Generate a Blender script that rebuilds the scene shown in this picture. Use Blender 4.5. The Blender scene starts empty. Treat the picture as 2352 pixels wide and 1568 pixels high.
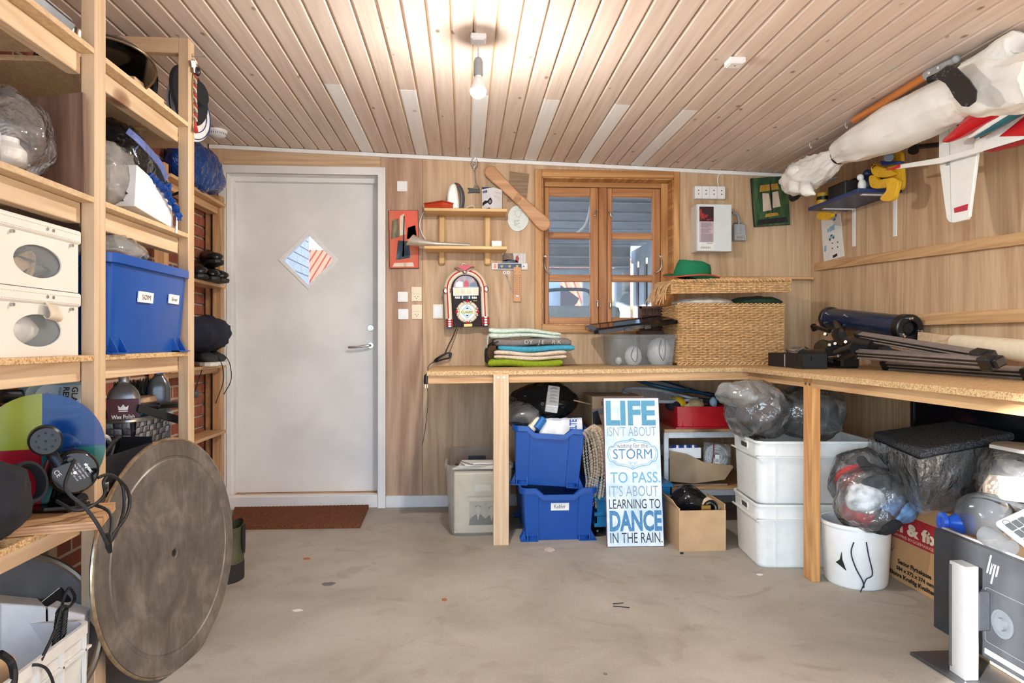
import bpy, bmesh, math, random
from math import cos, sin
from mathutils import Vector, Matrix, Euler, noise
PI = math.pi
SC = bpy.context.scene
COL = SC.collection
R = math.radians
rnd = random.Random(7)
# -- camera, sky, sun, exposure
FPX = 1568.0          
CAMZ = 1.05
YAW = R(4.0)
cam_d = bpy.data.cameras.new('camera')
cam_d.sensor_width = 36.0
cam_d.lens = 36.0 * FPX / 2352.0
cam_d.clip_start = 0.05
cam = bpy.data.objects.new('camera', cam_d)
COL.objects.link(cam)
cam.location = (0,0, CAMZ)
cam.rotation_euler = (PI / 2,0,-YAW)
SC.camera = cam
world = bpy.data.worlds.new('sky')
SC.world = world
world.use_nodes = True
wn = world.node_tree
wn.nodes.clear()
w_out = wn.nodes.new('ShaderNodeOutputWorld')
w_bg = wn.nodes.new('ShaderNodeBackground')
w_sky = wn.nodes.new('ShaderNodeTexSky')
w_sky.sky_type = 'HOSEK_WILKIE'
w_sky.turbidity = 3.5
w_sky.ground_albedo = 0.4
w_hsv = wn.nodes.new('ShaderNodeHueSaturation')
w_hsv.inputs['Saturation'].default_value = 0.6
w_bg.inputs['Strength'].default_value = 22.0
wn.links.new(w_sky.outputs['Color'], w_hsv.inputs['Color'])
w_mul = wn.nodes.new('ShaderNodeVectorMath')        
w_mul.operation = 'MULTIPLY'
w_mul.inputs[1].default_value = (.77,1.0,1.34)
wn.links.new(w_hsv.outputs['Color'], w_mul.inputs[0])
wn.links.new(w_mul.outputs[0], w_bg.inputs['Color'])
wn.links.new(w_bg.outputs['Background'], w_out.inputs['Surface'])
SUN_DIR = Vector((0.74,0.65,-0.31)).normalized()    
w_sky.sun_direction = -SUN_DIR
sun_d = bpy.data.lights.new('sun', 'SUN')
sun_d.energy = 21.0
sun_d.angle = R(1.2)
sun_d.color = (1.0,0.98,0.96)
sun = bpy.data.objects.new('sun', sun_d)
COL.objects.link(sun)
sun.rotation_euler = SUN_DIR.to_track_quat('-Z', 'Y').to_euler()
sun.location = (-6,-6,6)
SC.view_settings.view_transform = 'Standard'
SC.view_settings.look = 'None'
SC.view_settings.gamma = 1.0
SC.view_settings.use_curve_mapping = False
SC.view_settings.exposure = 0.30
BULB_STRENGTH = 1750.0
# -- pixel rays (frame 2352 x 1568) -> points on a plane of the room
CA, SA = cos(YAW), sin(YAW)
def ray(px, py):
 u = (px - 1176.0) / FPX
 v = (784.0 - py) / FPX
 return Vector((SA + u * CA, CA - u * SA, v))
def PY(px, py, Y):
 d = ray(px, py); t = Y / d.y
 return Vector((d.x * t, Y, CAMZ + d.z * t))
def PX(px, py, X):
 d = ray(px, py); t = X / d.x
 return Vector((X, d.y * t, CAMZ + d.z * t))
def PZ(px, py, Z):
 d = ray(px, py); t = (Z - CAMZ) / d.z
 return Vector((d.x * t, d.y * t, Z))
# -- room measures (metres)
YB = 4.365        
XR = 2.285        
XL = -1.58        
YF = -0.6         
def zceil(x):
 return 2.2237 - 0.0323 * x
# -- objects
moved = Matrix.Translation
WM = {}
def link(o):
 COL.objects.link(o)
 return o
def tag(o, label=None, cat=None, group=None, kind=None):
 if label: o['label'] = label
 if cat: o['category'] = cat
 if group: o['group'] = group
 if kind: o['kind'] = kind
 return o
def thing(name, label, cat, loc=(0,0,0), rot=(0,0,0), group=None, kind=None):
 o = bpy.data.objects.new(name, None)
 o.empty_display_size = 0.05
 o.location = loc
 o.rotation_euler = rot
 WM[o] = moved(Vector(loc)) @ Euler(rot).to_matrix().to_4x4()
 tag(o, label, cat, group, kind)
 return link(o)
def copy_tree(o, parent=None):
 c = o.copy()
 COL.objects.link(c)
 c.parent = parent
 for ch in list(o.children):
  copy_tree(ch, c)
 return c
def frame(o, x, y):
 x = Vector(x).normalized(); y = Vector(y)
 y = (y - x * y.dot(x)).normalized()
 z = x.cross(y)
 m = Matrix.Identity(4)
 for i, a in enumerate((x, y, z)):
  m[0][i], m[1][i], m[2][i] = a
 m.translation = Vector(o)
 return m
def rotz(a, loc=(0,0,0)):
 return moved(Vector(loc)) @ Matrix.Rotation(a, 4, 'Z')
def trs(loc, rx=0, ry=0, rz=0):
 return moved(Vector(loc)) @ Euler((rx, ry, rz)).to_matrix().to_4x4()
_text_cache = {}
def text_geo(body, off=0.0):
 if (body, off) in _text_cache: return _text_cache[body, off]
 cu = bpy.data.curves.new('lettering', 'FONT')
 cu.body = body
 cu.resolution_u = 3
 cu.offset = off
 ob = bpy.data.objects.new('lettering', cu)
 me = ob.to_mesh()
 vs = [v.co.copy() for v in me.vertices]
 fs = [tuple(p.vertices) for p in me.polygons]
 ob.to_mesh_clear()
 bpy.data.objects.remove(ob)
 bpy.data.curves.remove(cu)
 x0 = min(v.x for v in vs); x1 = max(v.x for v in vs)
 y0 = min(v.y for v in vs); y1 = max(v.y for v in vs)
 _text_cache[body, off] = (vs, fs, x0, x1, y0, y1)
 return _text_cache[body, off]
class M:
 """Collects faces; build() links them as one mesh object."""
 def __init__(s):
  s.v = []; s.f = []; s.mi = []; s.T = Matrix.Identity(4); s.m = 0
 def at(s, T):
  s.T = T; return s
 def mat(s, i):
  s.m = i; return s
 def add(s, vs, fs):
  n = len(s.v); T = s.T
  s.v.extend(T @ Vector(v) for v in vs)
  for f in fs:
   s.f.append(tuple(i + n for i in f)); s.mi.append(s.m)
  return s
 def hexa(s, p):      # 8 corners: bottom 4 (ccw), top 4
  return s.add(p, [(3,2,1,0),(4,5,6,7),(0,1,5,4),(1,2,6,5),(2,3,7,6),(3,0,4,7)])
 def box(s, x0, x1, y0, y1, z0, z1, b=0.0):
  if x0 > x1: x0, x1 = x1, x0
  if y0 > y1: y0, y1 = y1, y0
  if z0 > z1: z0, z1 = z1, z0
  b = min(b, (x1 - x0) * .45,(y1 - y0) * .45,(z1 - z0) * .45)
  if b <= 0:
   return s.hexa([(x0, y0, z0),(x1, y0, z0),(x1, y1, z0),(x0, y1, z0),(x0, y0, z1),(x1, y0, z1),(x1, y1, z1),(x0, y1, z1)])
  X = (x0, x1); Y = (y0, y1); Z = (z0, z1)
  vs = []; idx = {}
  for i in (0,1):
   for j in (0,1):
    for k in (0,1):
     sx = b if i == 0 else -b; sy = b if j == 0 else -b; sz = b if k == 0 else -b
     idx[i, j, k, 0] = len(vs); vs.append((X[i], Y[j] + sy, Z[k] + sz))
     idx[i, j, k, 1] = len(vs); vs.append((X[i] + sx, Y[j], Z[k] + sz))
     idx[i, j, k, 2] = len(vs); vs.append((X[i] + sx, Y[j] + sy, Z[k]))
  fs = []
  def q(*ks): fs.append(tuple(idx[k] for k in ks))
  q((0,0,0,0),(0,0,1,0),(0,1,1,0),(0,1,0,0)); q((1,0,0,0),(1,1,0,0),(1,1,1,0),(1,0,1,0))
  q((0,0,0,1),(1,0,0,1),(1,0,1,1),(0,0,1,1)); q((0,1,0,1),(0,1,1,1),(1,1,1,1),(1,1,0,1))
  q((0,0,0,2),(0,1,0,2),(1,1,0,2),(1,0,0,2)); q((0,0,1,2),(1,0,1,2),(1,1,1,2),(0,1,1,2))
  for a in (0,1):
   for c in (0,1):
    q((0, a, c, 1),(1, a, c, 1),(1, a, c, 2),(0, a, c, 2))
    q((a, 0, c, 0),(a, 1, c, 0),(a, 1, c, 2),(a, 0, c, 2))
    q((a, c, 0,0),(a, c, 1,0),(a, c, 1,1),(a, c, 0,1))
  for i in (0,1):
   for j in (0,1):
    for k in (0,1):
     q((i, j, k, 0),(i, j, k, 1),(i, j, k, 2))
  return s.add(vs, fs)
 def taper(s, x0, x1, y0, y1, z0, z1, dx, dy): 
  return s.hexa([(x0 + dx, y0 + dy, z0),(x1 - dx, y0 + dy, z0),(x1 - dx, y1 - dy, z0),(x0 + dx, y1 - dy, z0),
      (x0, y0, z1),(x1, y0, z1),(x1, y1, z1),(x0, y1, z1)])
 def prism(s, poly, z0, z1):
  n = len(poly)
  vs = [(x, y, z0) for x, y in poly] + [(x, y, z1) for x, y in poly]
  fs = [tuple(range(n - 1,-1,-1)), tuple(range(n, 2 * n))]
  for i in range(n):
   j = (i + 1) % n
   fs.append((i, j, n + j, n + i))
  return s.add(vs, fs)
 def flat(s, poly, z=0.0):
  return s.add([(x, y, z) for x, y in poly], [tuple(range(len(poly)))])
 def ring(s, outer, inner, z0, z1): 
  n = len(outer)
  vs = [(x, y, z0) for x, y in outer] + [(x, y, z0) for x, y in inner] + [(x, y, z1) for x, y in outer] + [(x, y, z1) for x, y in inner]
  fs = []
  for i in range(n):
   j = (i + 1) % n
   fs += [(j, i, n + i, n + j),(2 * n + i, 2 * n + j, 3 * n + j, 3 * n + i),(i, j, 2 * n + j, 2 * n + i),(n + j, n + i, 3 * n + i, 3 * n + j)]
  return s.add(vs, fs)
 def rows(s, rows, closed=True, caps=True):
  n = len(rows[0]); vs = [p for r in rows for p in r]; fs = []
  for a in range(len(rows) - 1):
   for i in range(n if closed else n - 1):
    j = (i + 1) % n
    fs.append((a * n + i, a * n + j, (a + 1) * n + j, (a + 1) * n + i))
  if caps and closed:
   fs.append(tuple(range(n - 1,-1,-1)))
   k = (len(rows) - 1) * n
   fs.append(tuple(range(k, k + n)))
  return s.add(vs, fs)
 def cyl(s, p0, p1, r0, r1=None, n=16, caps=True):
  r1 = r0 if r1 is None else r1
  p0 = Vector(p0); p1 = Vector(p1); d = (p1 - p0).normalized()
  a = d.orthogonal().normalized(); b = d.cross(a)
  rr = []
  for p, r in ((p0, r0),(p1, r1)):
   rr.append([p + (a * cos(2 * PI * i / n) + b * sin(2 * PI * i / n)) * r for i in range(n)])
  return s.rows(rr, True, caps)
 def tube(s, pts, r, n=8, closed=False, caps=True, flat=1.0):
  pts = [Vector(p) for p in pts]; k = len(pts)
  rad = r if isinstance(r, (list, tuple)) else [r] * k
  tang = []
  for i in range(k):
   if closed: t = pts[(i + 1) % k] - pts[i - 1]
   elif i == 0: t = pts[1] - pts[0]
   elif i == k - 1: t = pts[-1] - pts[-2]
   else: t = pts[i + 1] - pts[i - 1]
   if t.length < 1e-9: t = Vector((0,0,1))
   tang.append(t.normalized())
  a = tang[0].orthogonal().normalized(); rr = []
  for i in range(k):
   t = tang[i]
   a = a - t * a.dot(t)
   a = a.normalized() if a.length > 1e-6 else t.orthogonal().normalized()
   b = t.cross(a)
   rr.append([pts[i] + (a * cos(2 * PI * j / n) + b * flat * sin(2 * PI * j / n)) * rad[i] for j in range(n)])
  if closed: rr.append(rr[0])
  return s.rows(rr, True, caps and not closed)
 def lathe(s, prof, n=24, caps=True):
  rr = [[(r * cos(2 * PI * i / n), r * sin(2 * PI * i / n), z) for i in range(n)] for r, z in prof]
  return s.rows(rr, True, caps)
 def ball(s, c, r, nu=16, nv=10, fn=None):
  c = Vector(c)
  if not isinstance(r, (tuple, list)): r = (r, r, r)
  rr = []
  for j in range(nv + 1):
   th = PI * j / nv
   th = min(max(th, 0.03), PI - 0.03)
   row = []
   for i in range(nu):
    ph = 2 * PI * i / nu
    d = Vector((sin(th) * cos(ph), sin(th) * sin(ph),-cos(th)))
    p = Vector((d.x * r[0], d.y * r[1], d.z * r[2]))
    if fn: p = fn(p, d)
    row.append(c + p)
   rr.append(row)
  return s.rows(rr)
 def sheet(s, fn, nu, nv, th=0.0):
  vs = []; fs = []
  for j in range(nv + 1):
   for i in range(nu + 1):
    vs.append(Vector(fn(i / nu, j / nv)))
  w = nu + 1
  for j in range(nv):
   for i in range(nu):
    a = j * w + i
    fs.append((a, a + 1, a + w + 1, a + w))
  s.add(vs, fs)
  if th:
   vs2 = [v - Vector((0,0, th)) for v in vs]
   fs2 = [tuple(reversed(f)) for f in fs]
   n = len(vs)
   edge = [i for i in range(w)] + [j * w + nu for j in range(1, nv + 1)] + [nv * w + i for i in range(nu - 1,-1,-1)] + [j * w for j in range(nv - 1,0,-1)]
   s.add(vs2, fs2)
   ev = [vs[i] for i in edge] + [vs2[i] for i in edge]
   m = len(edge)
   s.add(ev, [(i, m + i, m + (i + 1) % m, (i + 1) % m) for i in range(m)])
  return s
 def text(s, body, T, w=None, h=None, cx=0.0, y=0.0, x=None, z=0.0, bold=0.0):
  """lettering in the xy plane of T; fitted to width w / cap height h; cx = centre (or x = left edge), y = base line"""
  vs, fs, x0, x1, y0, y1 = text_geo(body, round(bold * .62 / h, 3) if bold and h else 0.0)
  ky = (h / max(y1,1e-6)) if h else (w / (x1 - x0))
  kx = (w / (x1 - x0)) if w else ky
  off = (cx - (x0 + x1) * .5 * kx) if x is None else (x - x0 * kx)
  old = s.T; s.T = T
  s.add([(v.x * kx + off, v.y * ky + y, z) for v in vs], fs)
  s.T = old
  return s
 def build(s, name, mat, parent=None, smooth=None, sub=0, bevel=0.0, kind=None, world=True):
  me = bpy.data.meshes.new(name)
  inv = None
  root = parent
  while root is not None and root not in WM:
   root = root.parent
  if root is not None and world:
   inv = WM[root].inverted()
  me.from_pydata([tuple(inv @ v) if inv else tuple(v) for v in s.v], [], s.f)
  mats = mat if isinstance(mat, (list, tuple)) else [mat]
  for m_ in mats: me.materials.append(m_)
  if len(mats) > 1:
   me.polygons.foreach_set('material_index', s.mi)
  bm = bmesh.new(); bm.from_mesh(me)
  bmesh.ops.recalc_face_normals(bm, faces=bm.faces)
  bm.to_mesh(me); bm.free()
  if smooth:
   me.polygons.foreach_set('use_smooth', [True] * len(me.polygons))
   me.set_sharp_from_angle(angle=R(smooth if smooth is not True else 40))
  me.update()
  o = bpy.data.objects.new(name, me)
  COL.objects.link(o)
  if parent is not None: o.parent = parent
  if bevel:
   b = o.modifiers.new('bevel', 'BEVEL'); b.width = bevel; b.segments = 2; b.limit_method = 'ANGLE'; b.angle_limit = R(40)
  if sub:
   d = o.modifiers.new('sub', 'SUBSURF'); d.levels = sub; d.render_levels = sub
  if kind: o['kind'] = kind
  return o
def circle(r, n, cx=0, cy=0, a0=0.0, ry=None):
 ry = r if ry is None else ry
 return [(cx + r * cos(a0 + 2 * PI * i / n), cy + ry * sin(a0 + 2 * PI * i / n)) for i in range(n)]
def rrect(w, h, r, n=4, cx=0, cy=0):
 pts = []
 for sx, sy, a in ((1,1,0),(-1,1, PI / 2),(-1,-1, PI),(1,-1,3 * PI / 2)):
  for k in range(n + 1):
   t = a + PI / 2 * k / n
   pts.append((cx + sx * (w / 2 - r) + r * cos(t), cy + sy * (h / 2 - r) + r * sin(t)))
 return pts
def spath(pts, k=6, closed=False):
 pts = [Vector(p) for p in pts]; n = len(pts); out = []
 rng = range(n if closed else n - 1)
 for i in rng:
  p1 = pts[i]; p2 = pts[(i + 1) % n]
  p0 = pts[i - 1] if (i > 0 or closed) else p1
  p3 = pts[(i + 2) % n] if (i + 2 < n or closed) else p2
  for j in range(k):
   t = j / k
   out.append(0.5 * ((2 * p1) + (p2 - p0) * t + (2 * p0 - 5 * p1 + 4 * p2 - p3) * t * t + (3 * p1 - p0 - 3 * p2 + p3) * t ** 3))
 if not closed: out.append(pts[-1])
 return out
def crumple(seed, amp, freq, sharp=True):
 off = Vector((seed * 13.1, seed * 7.7, seed * 3.3))
 def fn(p, d):
  q = p * freq + off
  n1 = noise.noise(q)
  n2 = noise.noise(q * 2.3 + Vector((5,1,2)))
  if sharp:
   n1 = 1 - 2 * abs(n1) ** .7; n2 = 1 - 2 * abs(n2) ** .7
  return p + d * amp * (n1 * .65 + n2 * .35)
 return fn
# -- materials
def S(r, g, b):
 def f(c):
  c /= 255.0
  return c / 12.92 if c <= .04045 else ((c + .055) / 1.055) ** 2.4
 return (f(r), f(g), f(b),1.0)
def new_mat(name):
 m = bpy.data.materials.new(name); m.use_nodes = True
 nt = m.node_tree; nt.nodes.clear()
 out = nt.nodes.new('ShaderNodeOutputMaterial')
 bs = nt.nodes.new('ShaderNodeBsdfPrincipled')
 nt.links.new(bs.outputs[0], out.inputs[0])
 return m, nt, bs, out
def nd(nt, typ, **kw):
 n = nt.nodes.new('ShaderNode' + typ)
 for k, v in kw.items():
  if k in n.inputs: n.inputs[k].default_value = v
  else: setattr(n, k, v)
 return n
def ramp(nt, fac, stops):
 r = nt.nodes.new('ShaderNodeValToRGB')
 e = r.color_ramp.elements
 while len(e) < len(stops): e.new(.5)
 for i, (p, c) in enumerate(stops):
  e[i].position = p; e[i].color = c if len(c) == 4 else (*c, 1)
 nt.links.new(fac, r.inputs[0])
 return r.outputs[0]
def mixc(nt, fac, a, b, mode='MIX'):
 m = nt.nodes.new('ShaderNodeMix'); m.data_type = 'RGBA'; m.blend_type = mode
 for sock, val in ((m.inputs[0], fac),(m.inputs[6], a),(m.inputs[7], b)):
  if hasattr(val, 'links'): nt.links.new(val, sock)
  else: sock.default_value = val
 return m.outputs[2]
def math_(nt, op, a, b=0.0):
 m = nt.nodes.new('ShaderNodeMath'); m.operation = op
 for sock, val in ((m.inputs[0], a),(m.inputs[1], b)):
  if hasattr(val, 'links'): nt.links.new(val, sock)
  else: sock.default_value = val
 return m.outputs[0]
def coords(nt, scale=(1,1,1), rand=True):
 tc = nt.nodes.new('ShaderNodeTexCoord')
 v = tc.outputs['Object']
 if rand:
  oi = nt.nodes.new('ShaderNodeObjectInfo')
  mul = math_(nt, 'MULTIPLY', oi.outputs['Random'], 37.0)
  add = nt.nodes.new('ShaderNodeVectorMath'); add.operation = 'ADD'
  nt.links.new(v, add.inputs[0]); nt.links.new(mul, add.inputs[1])
  v = add.outputs[0]
 mp = nt.nodes.new('ShaderNodeMapping')
 mp.inputs['Scale'].default_value = scale
 nt.links.new(v, mp.inputs[0])
 return mp.outputs[0]
def bump(nt, bs, h, strength=.3, dist=.002):
 b = nt.nodes.new('ShaderNodeBump')
 b.inputs['Strength'].default_value = strength; b.inputs['Distance'].default_value = dist
 nt.links.new(h, b.inputs['Height']); nt.links.new(b.outputs[0], bs.inputs['Normal'])
def plain(name, c, rough=.5, metal=0.0, var=.06, spec=.5, bumpy=0.0, scale=30.0, coat=0.0, emis=None):
 """even colour with a slight mottling"""
 m, nt, bs, out = new_mat(name)
 v = coords(nt)
 n = nd(nt, 'TexNoise', Scale=scale, Detail=4.0)
 nt.links.new(v, n.inputs['Vector'])
 d = tuple(max(0, x * (1 - var * 2.2)) for x in c[:3]) + (1,)
 l = tuple(min(1, x * (1 + var)) for x in c[:3]) + (1,)
 col = ramp(nt, n.outputs[0], [(.3, d),(.65, l)])
 nt.links.new(col, bs.inputs['Base Color'])
 bs.inputs['Roughness'].default_value = rough
 bs.inputs['Metallic'].default_value = metal
 bs.inputs['Specular IOR Level'].default_value = spec
 if coat:
  bs.inputs['Coat Weight'].default_value = coat
 if bumpy: bump(nt, bs, n.outputs[0], bumpy, .002)
 return m
AX = {'X': 0, 'Y': 1, 'Z': 2}
def wood(name, light, dark, axis='Z', grain=55.0, figure=7.0, knots=0.0, rough=.55, var=.12, spec=.35, knotcol=None, stretch=.05, figamt=.6):
 m, nt, bs, out = new_mat(name)
 sc = [1.0,1.0,1.0]; sc[AX[axis]] = stretch
 v = coords(nt, tuple(sc))
 warp = nd(nt, 'TexNoise', Scale=3.0, Detail=2.0)
 nt.links.new(v, warp.inputs['Vector'])
 wv = nt.nodes.new('ShaderNodeVectorMath'); wv.operation = 'MULTIPLY_ADD'
 nt.links.new(warp.outputs['Color'], wv.inputs[0]); wv.inputs[1].default_value = (.12,.12,.12); nt.links.new(v, wv.inputs[2])
 fine = nd(nt, 'TexNoise', Scale=grain, Detail=5.0, Roughness=.65)
 nt.links.new(wv.outputs[0], fine.inputs['Vector'])
 fig = nd(nt, 'TexNoise', Scale=figure, Detail=2.0, Distortion=.6)
 nt.links.new(wv.outputs[0], fig.inputs['Vector'])
 sine = math_(nt, 'SINE', math_(nt, 'MULTIPLY', fig.outputs[0], 60.0))
 figv = math_(nt, 'MULTIPLY_ADD', sine, .5);
 figv.node.inputs[2].default_value = .5
 big = nd(nt, 'TexNoise', Scale=figure * .35, Detail=1.0)
 nt.links.new(v, big.inputs['Vector'])
 f1 = math_(nt, 'MULTIPLY', fine.outputs[0], 1.0 - figamt * .5)
 f2 = math_(nt, 'MULTIPLY', figv, figamt * .35)
 f3 = math_(nt, 'ADD', math_(nt, 'ADD', f1, f2), math_(nt, 'MULTIPLY', big.outputs[0], .25))
 col = ramp(nt, f3, [(.38, dark),(.80, light)])
 oi = nt.nodes.new('ShaderNodeObjectInfo')
 hs = nt.nodes.new('ShaderNodeHueSaturation')
 mr = nd(nt, 'MapRange'); mr.inputs[3].default_value = 1 - var; mr.inputs[4].default_value = 1 + var * .7
 nt.links.new(oi.outputs['Random'], mr.inputs[0])
 nt.links.new(mr.outputs[0], hs.inputs['Value']); nt.links.new(col, hs.inputs['Color'])
 col = hs.outputs[0]
 if knots:
  sk = [1.0,1.0,1.0]; sk[AX[axis]] = .55
  vk = coords(nt, tuple(sk))
  vo = nd(nt, 'TexVoronoi', Scale=knots, Randomness=1.0)
  nt.links.new(vk, vo.inputs['Vector'])
  wn_ = nd(nt, 'TexNoise', Scale=knots * 6, Detail=1.0)
  nt.links.new(vk, wn_.inputs['Vector'])
  dd = math_(nt, 'ADD', vo.outputs['Distance'], math_(nt, 'MULTIPLY', math_(nt, 'SUBTRACT', wn_.outputs[0], .5),.06))
  kf = ramp(nt, dd, [(.04,(.9,.9,.9,1)),(.085,(.6,.6,.6,1)),(.12,(0,0,0,1))])
  ksep = nt.nodes.new('ShaderNodeSeparateColor'); nt.links.new(vo.outputs['Color'], ksep.inputs[0])
  kf = math_(nt, 'MULTIPLY', kf, math_(nt, 'GREATER_THAN', ksep.outputs[0], .45))
  kc = knotcol or tuple(x * .35 for x in dark[:3]) + (1,)
  col = mixc(nt, kf, col, kc)
 nt.links.new(col, bs.inputs['Base Color'])
 bs.inputs['Roughness'].default_value = rough
 bs.inputs['Specular IOR Level'].default_value = spec
 bump(nt, bs, fine.outputs[0], .12,.001)
 return m
def chip(name):
 """chipboard: pale flakes"""
 m, nt, bs, out = new_mat(name)
 v = coords(nt)
 vo = nd(nt, 'TexVoronoi', Scale=260.0); nt.links.new(v, vo.inputs['Vector'])
 n = nd(nt, 'TexNoise', Scale=40.0, Detail=4.0); nt.links.new(v, n.inputs['Vector'])
 sep = nt.nodes.new('ShaderNodeSeparateColor'); nt.links.new(vo.outputs['Color'], sep.inputs[0])
 c1 = ramp(nt, sep.outputs[0], [(.0, S(158,118,74)),(.3, S(203,165,116)),(1.0, S(226,196,150))])
 c2 = ramp(nt, n.outputs[0], [(.3,(.86,.84,.8,1)),(.7,(1,1,1,1))])
 nt.links.new(mixc(nt, 1.0, c1, c2, 'MULTIPLY'), bs.inputs['Base Color'])
 bs.inputs['Roughness'].default_value = .7
 bump(nt, bs, sep.outputs[0], .2,.001)
 return m
def film(name, tint=(1,1,1,1), alpha=.45, gloss=.5, scale=9.0, rough=.12, milk=0.0, bumpst=.9):
 """thin crinkled plastic film"""
 m, nt, bs, out = new_mat(name)
 nt.nodes.remove(bs)
 v = coords(nt)
 n = nd(nt, 'TexNoise', Scale=scale, Detail=3.0, Roughness=.5, Distortion=.4); nt.links.new(v, n.inputs['Vector'])
 b = nt.nodes.new('ShaderNodeBump'); b.inputs['Strength'].default_value = bumpst; b.inputs['Distance'].default_value = .035
 nt.links.new(n.outputs[0], b.inputs['Height'])
 tr = nt.nodes.new('ShaderNodeBsdfTransparent'); tr.inputs[0].default_value = tint
 gl = nt.nodes.new('ShaderNodeBsdfGlossy'); gl.inputs['Roughness'].default_value = rough
 df = nt.nodes.new('ShaderNodeBsdfDiffuse'); df.inputs[0].default_value = tuple(.85 * x for x in tint[:3]) + (1,)
 tl = nt.nodes.new('ShaderNodeBsdfTranslucent'); tl.inputs[0].default_value = tuple(.85 * x for x in tint[:3]) + (1,)
 for k in (gl, df, tl): nt.links.new(b.outputs[0], k.inputs['Normal'])
 fr = nt.nodes.new('ShaderNodeFresnel'); fr.inputs[0].default_value = 1.5
 nt.links.new(b.outputs[0], fr.inputs['Normal'])
 body = nt.nodes.new('ShaderNodeMixShader'); body.inputs[0].default_value = .4
 nt.links.new(df.outputs[0], body.inputs[1]); nt.links.new(tl.outputs[0], body.inputs[2])
 fac = math_(nt, 'ADD', math_(nt, 'MULTIPLY', ramp(nt, n.outputs[0], [(.5,(0,0,0,1)),(.75,(1,1,1,1))]),.22),(1 - alpha) * .8)
 m1 = nt.nodes.new('ShaderNodeMixShader'); nt.links.new(fac, m1.inputs[0])
 nt.links.new(tr.outputs[0], m1.inputs[1]); nt.links.new(body.outputs[0], m1.inputs[2])
 m2 = nt.nodes.new('ShaderNodeMixShader')
 nt.links.new(math_(nt, 'MULTIPLY', fr.outputs[0], gloss * 2), m2.inputs[0])
 nt.links.new(m1.outputs[0], m2.inputs[1]); nt.links.new(gl.outputs[0], m2.inputs[2])
 nt.links.new(m2.outputs[0], out.inputs[0])
 return m
def clearplastic(name, c, opacity=.35, rough=.2):
 """thin walled clear or frosted plastic"""
 m, nt, bs, out = new_mat(name)
 v = coords(nt)
 n = nd(nt, 'TexNoise', Scale=14.0, Detail=3.0); nt.links.new(v, n.inputs['Vector'])
 bs.inputs['Base Color'].default_value = c
 bs.inputs['Roughness'].default_value = rough
 tr = nt.nodes.new('ShaderNodeBsdfTransparent'); tr.inputs[0].default_value = tuple(min(1,.6 + .4 * x) for x in c[:3]) + (1,)
 mx = nt.nodes.new('ShaderNodeMixShader')
 lw = nt.nodes.new('ShaderNodeLayerWeight'); lw.inputs[0].default_value = .35
 fac = math_(nt, 'ADD', math_(nt, 'MULTIPLY', lw.outputs['Facing'], .3), math_(nt, 'MULTIPLY_ADD', n.outputs[0], .15))
 fac.node.inputs[1].links[0].from_node.inputs[2].default_value = opacity - .08
 nt.links.new(fac, mx.inputs[0]); nt.links.new(tr.outputs[0], mx.inputs[1]); nt.links.new(bs.outputs[0], mx.inputs[2])
 nt.links.new(mx.outputs[0], out.inputs[0])
 return m
def paneglass(name):
 m, nt, bs, out = new_mat(name)
 nt.nodes.remove(bs)
 tr = nt.nodes.new('ShaderNodeBsdfTransparent'); tr.inputs[0].default_value = (.93,.96,.96,1)
 gl = nt.nodes.new('ShaderNodeBsdfGlossy'); gl.inputs['Roughness'].default_value = .02
 v = coords(nt); n = nd(nt, 'TexNoise', Scale=25.0, Detail=5.0); nt.links.new(v, n.inputs['Vector'])
 fr = nt.nodes.new('ShaderNodeFresnel'); fr.inputs[0].default_value = 1.45
 df = nt.nodes.new('ShaderNodeBsdfDiffuse'); df.inputs[0].default_value = (.8,.8,.8,1)
 m0 = nt.nodes.new('ShaderNodeMixShader')
 nt.links.new(ramp(nt, n.outputs[0], [(.45,(.02,.02,.02,1)),(.8,(.12,.12,.12,1))]), m0.inputs[0])
 nt.links.new(tr.outputs[0], m0.inputs[1]); nt.links.new(df.outputs[0], m0.inputs[2])
 mx = nt.nodes.new('ShaderNodeMixShader')
 nt.links.new(fr.outputs[0], mx.inputs[0]); nt.links.new(m0.outputs[0], mx.inputs[1]); nt.links.new(gl.outputs[0], mx.inputs[2])
 nt.links.new(mx.outputs[0], out.inputs[0])
 return m
def emit(name, c, strength):
 m, nt, bs, out = new_mat(name)
 bs.inputs['Base Color'].default_value = c
 bs.inputs['Emission Color'].default_value = c
 bs.inputs['Emission Strength'].default_value = strength
 return m
PINE_L, PINE_D = S(224,198,164), S(198,166,130)
pine = {a: wood('pine_' + a, PINE_L, PINE_D, a, knots=3.2, knotcol=S(120,78,48)) for a in 'XYZ'}
larch = {a: wood('larch_' + a, S(220,180,132), S(182,136,92), a, knots=2.5, knotcol=S(104,62,38)) for a in 'XYZ'}
sashwood = {a: wood('sash_' + a, S(206,150,98), S(164,106,64), a, knots=1.5, rough=.4) for a in 'XYZ'}
trimwood = {a: wood('trim_' + a, S(218,168,108), S(176,122,70), a, figure=5, figamt=.9, rough=.4) for a in 'XYZ'}
ply = {a: wood('plywood_' + a, S(218,188,152), S(182,148,114), a, grain=60, figure=3.0, rough=.6, var=.05, stretch=.06, figamt=.55) for a in 'XYZ'}
plyb = wood('plywood_brown', S(178,146,118), S(128,96,74), 'Z', grain=40, figure=4.0, rough=.6, var=.08, stretch=.07, figamt=.75)
plank_m = wood('ceiling_plank', S(234,216,201), S(213,192,175), 'Y', grain=45, figure=6, knots=11.0, var=.055, rough=.6, knotcol=S(136,108,84), figamt=.35)
plank_w = wood('ceiling_plank_white', S(252,251,249), S(242,240,237), 'Y', grain=45, figure=6, knots=7.0, var=.02, rough=.6, knotcol=S(196,184,170), figamt=.3)
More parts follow.
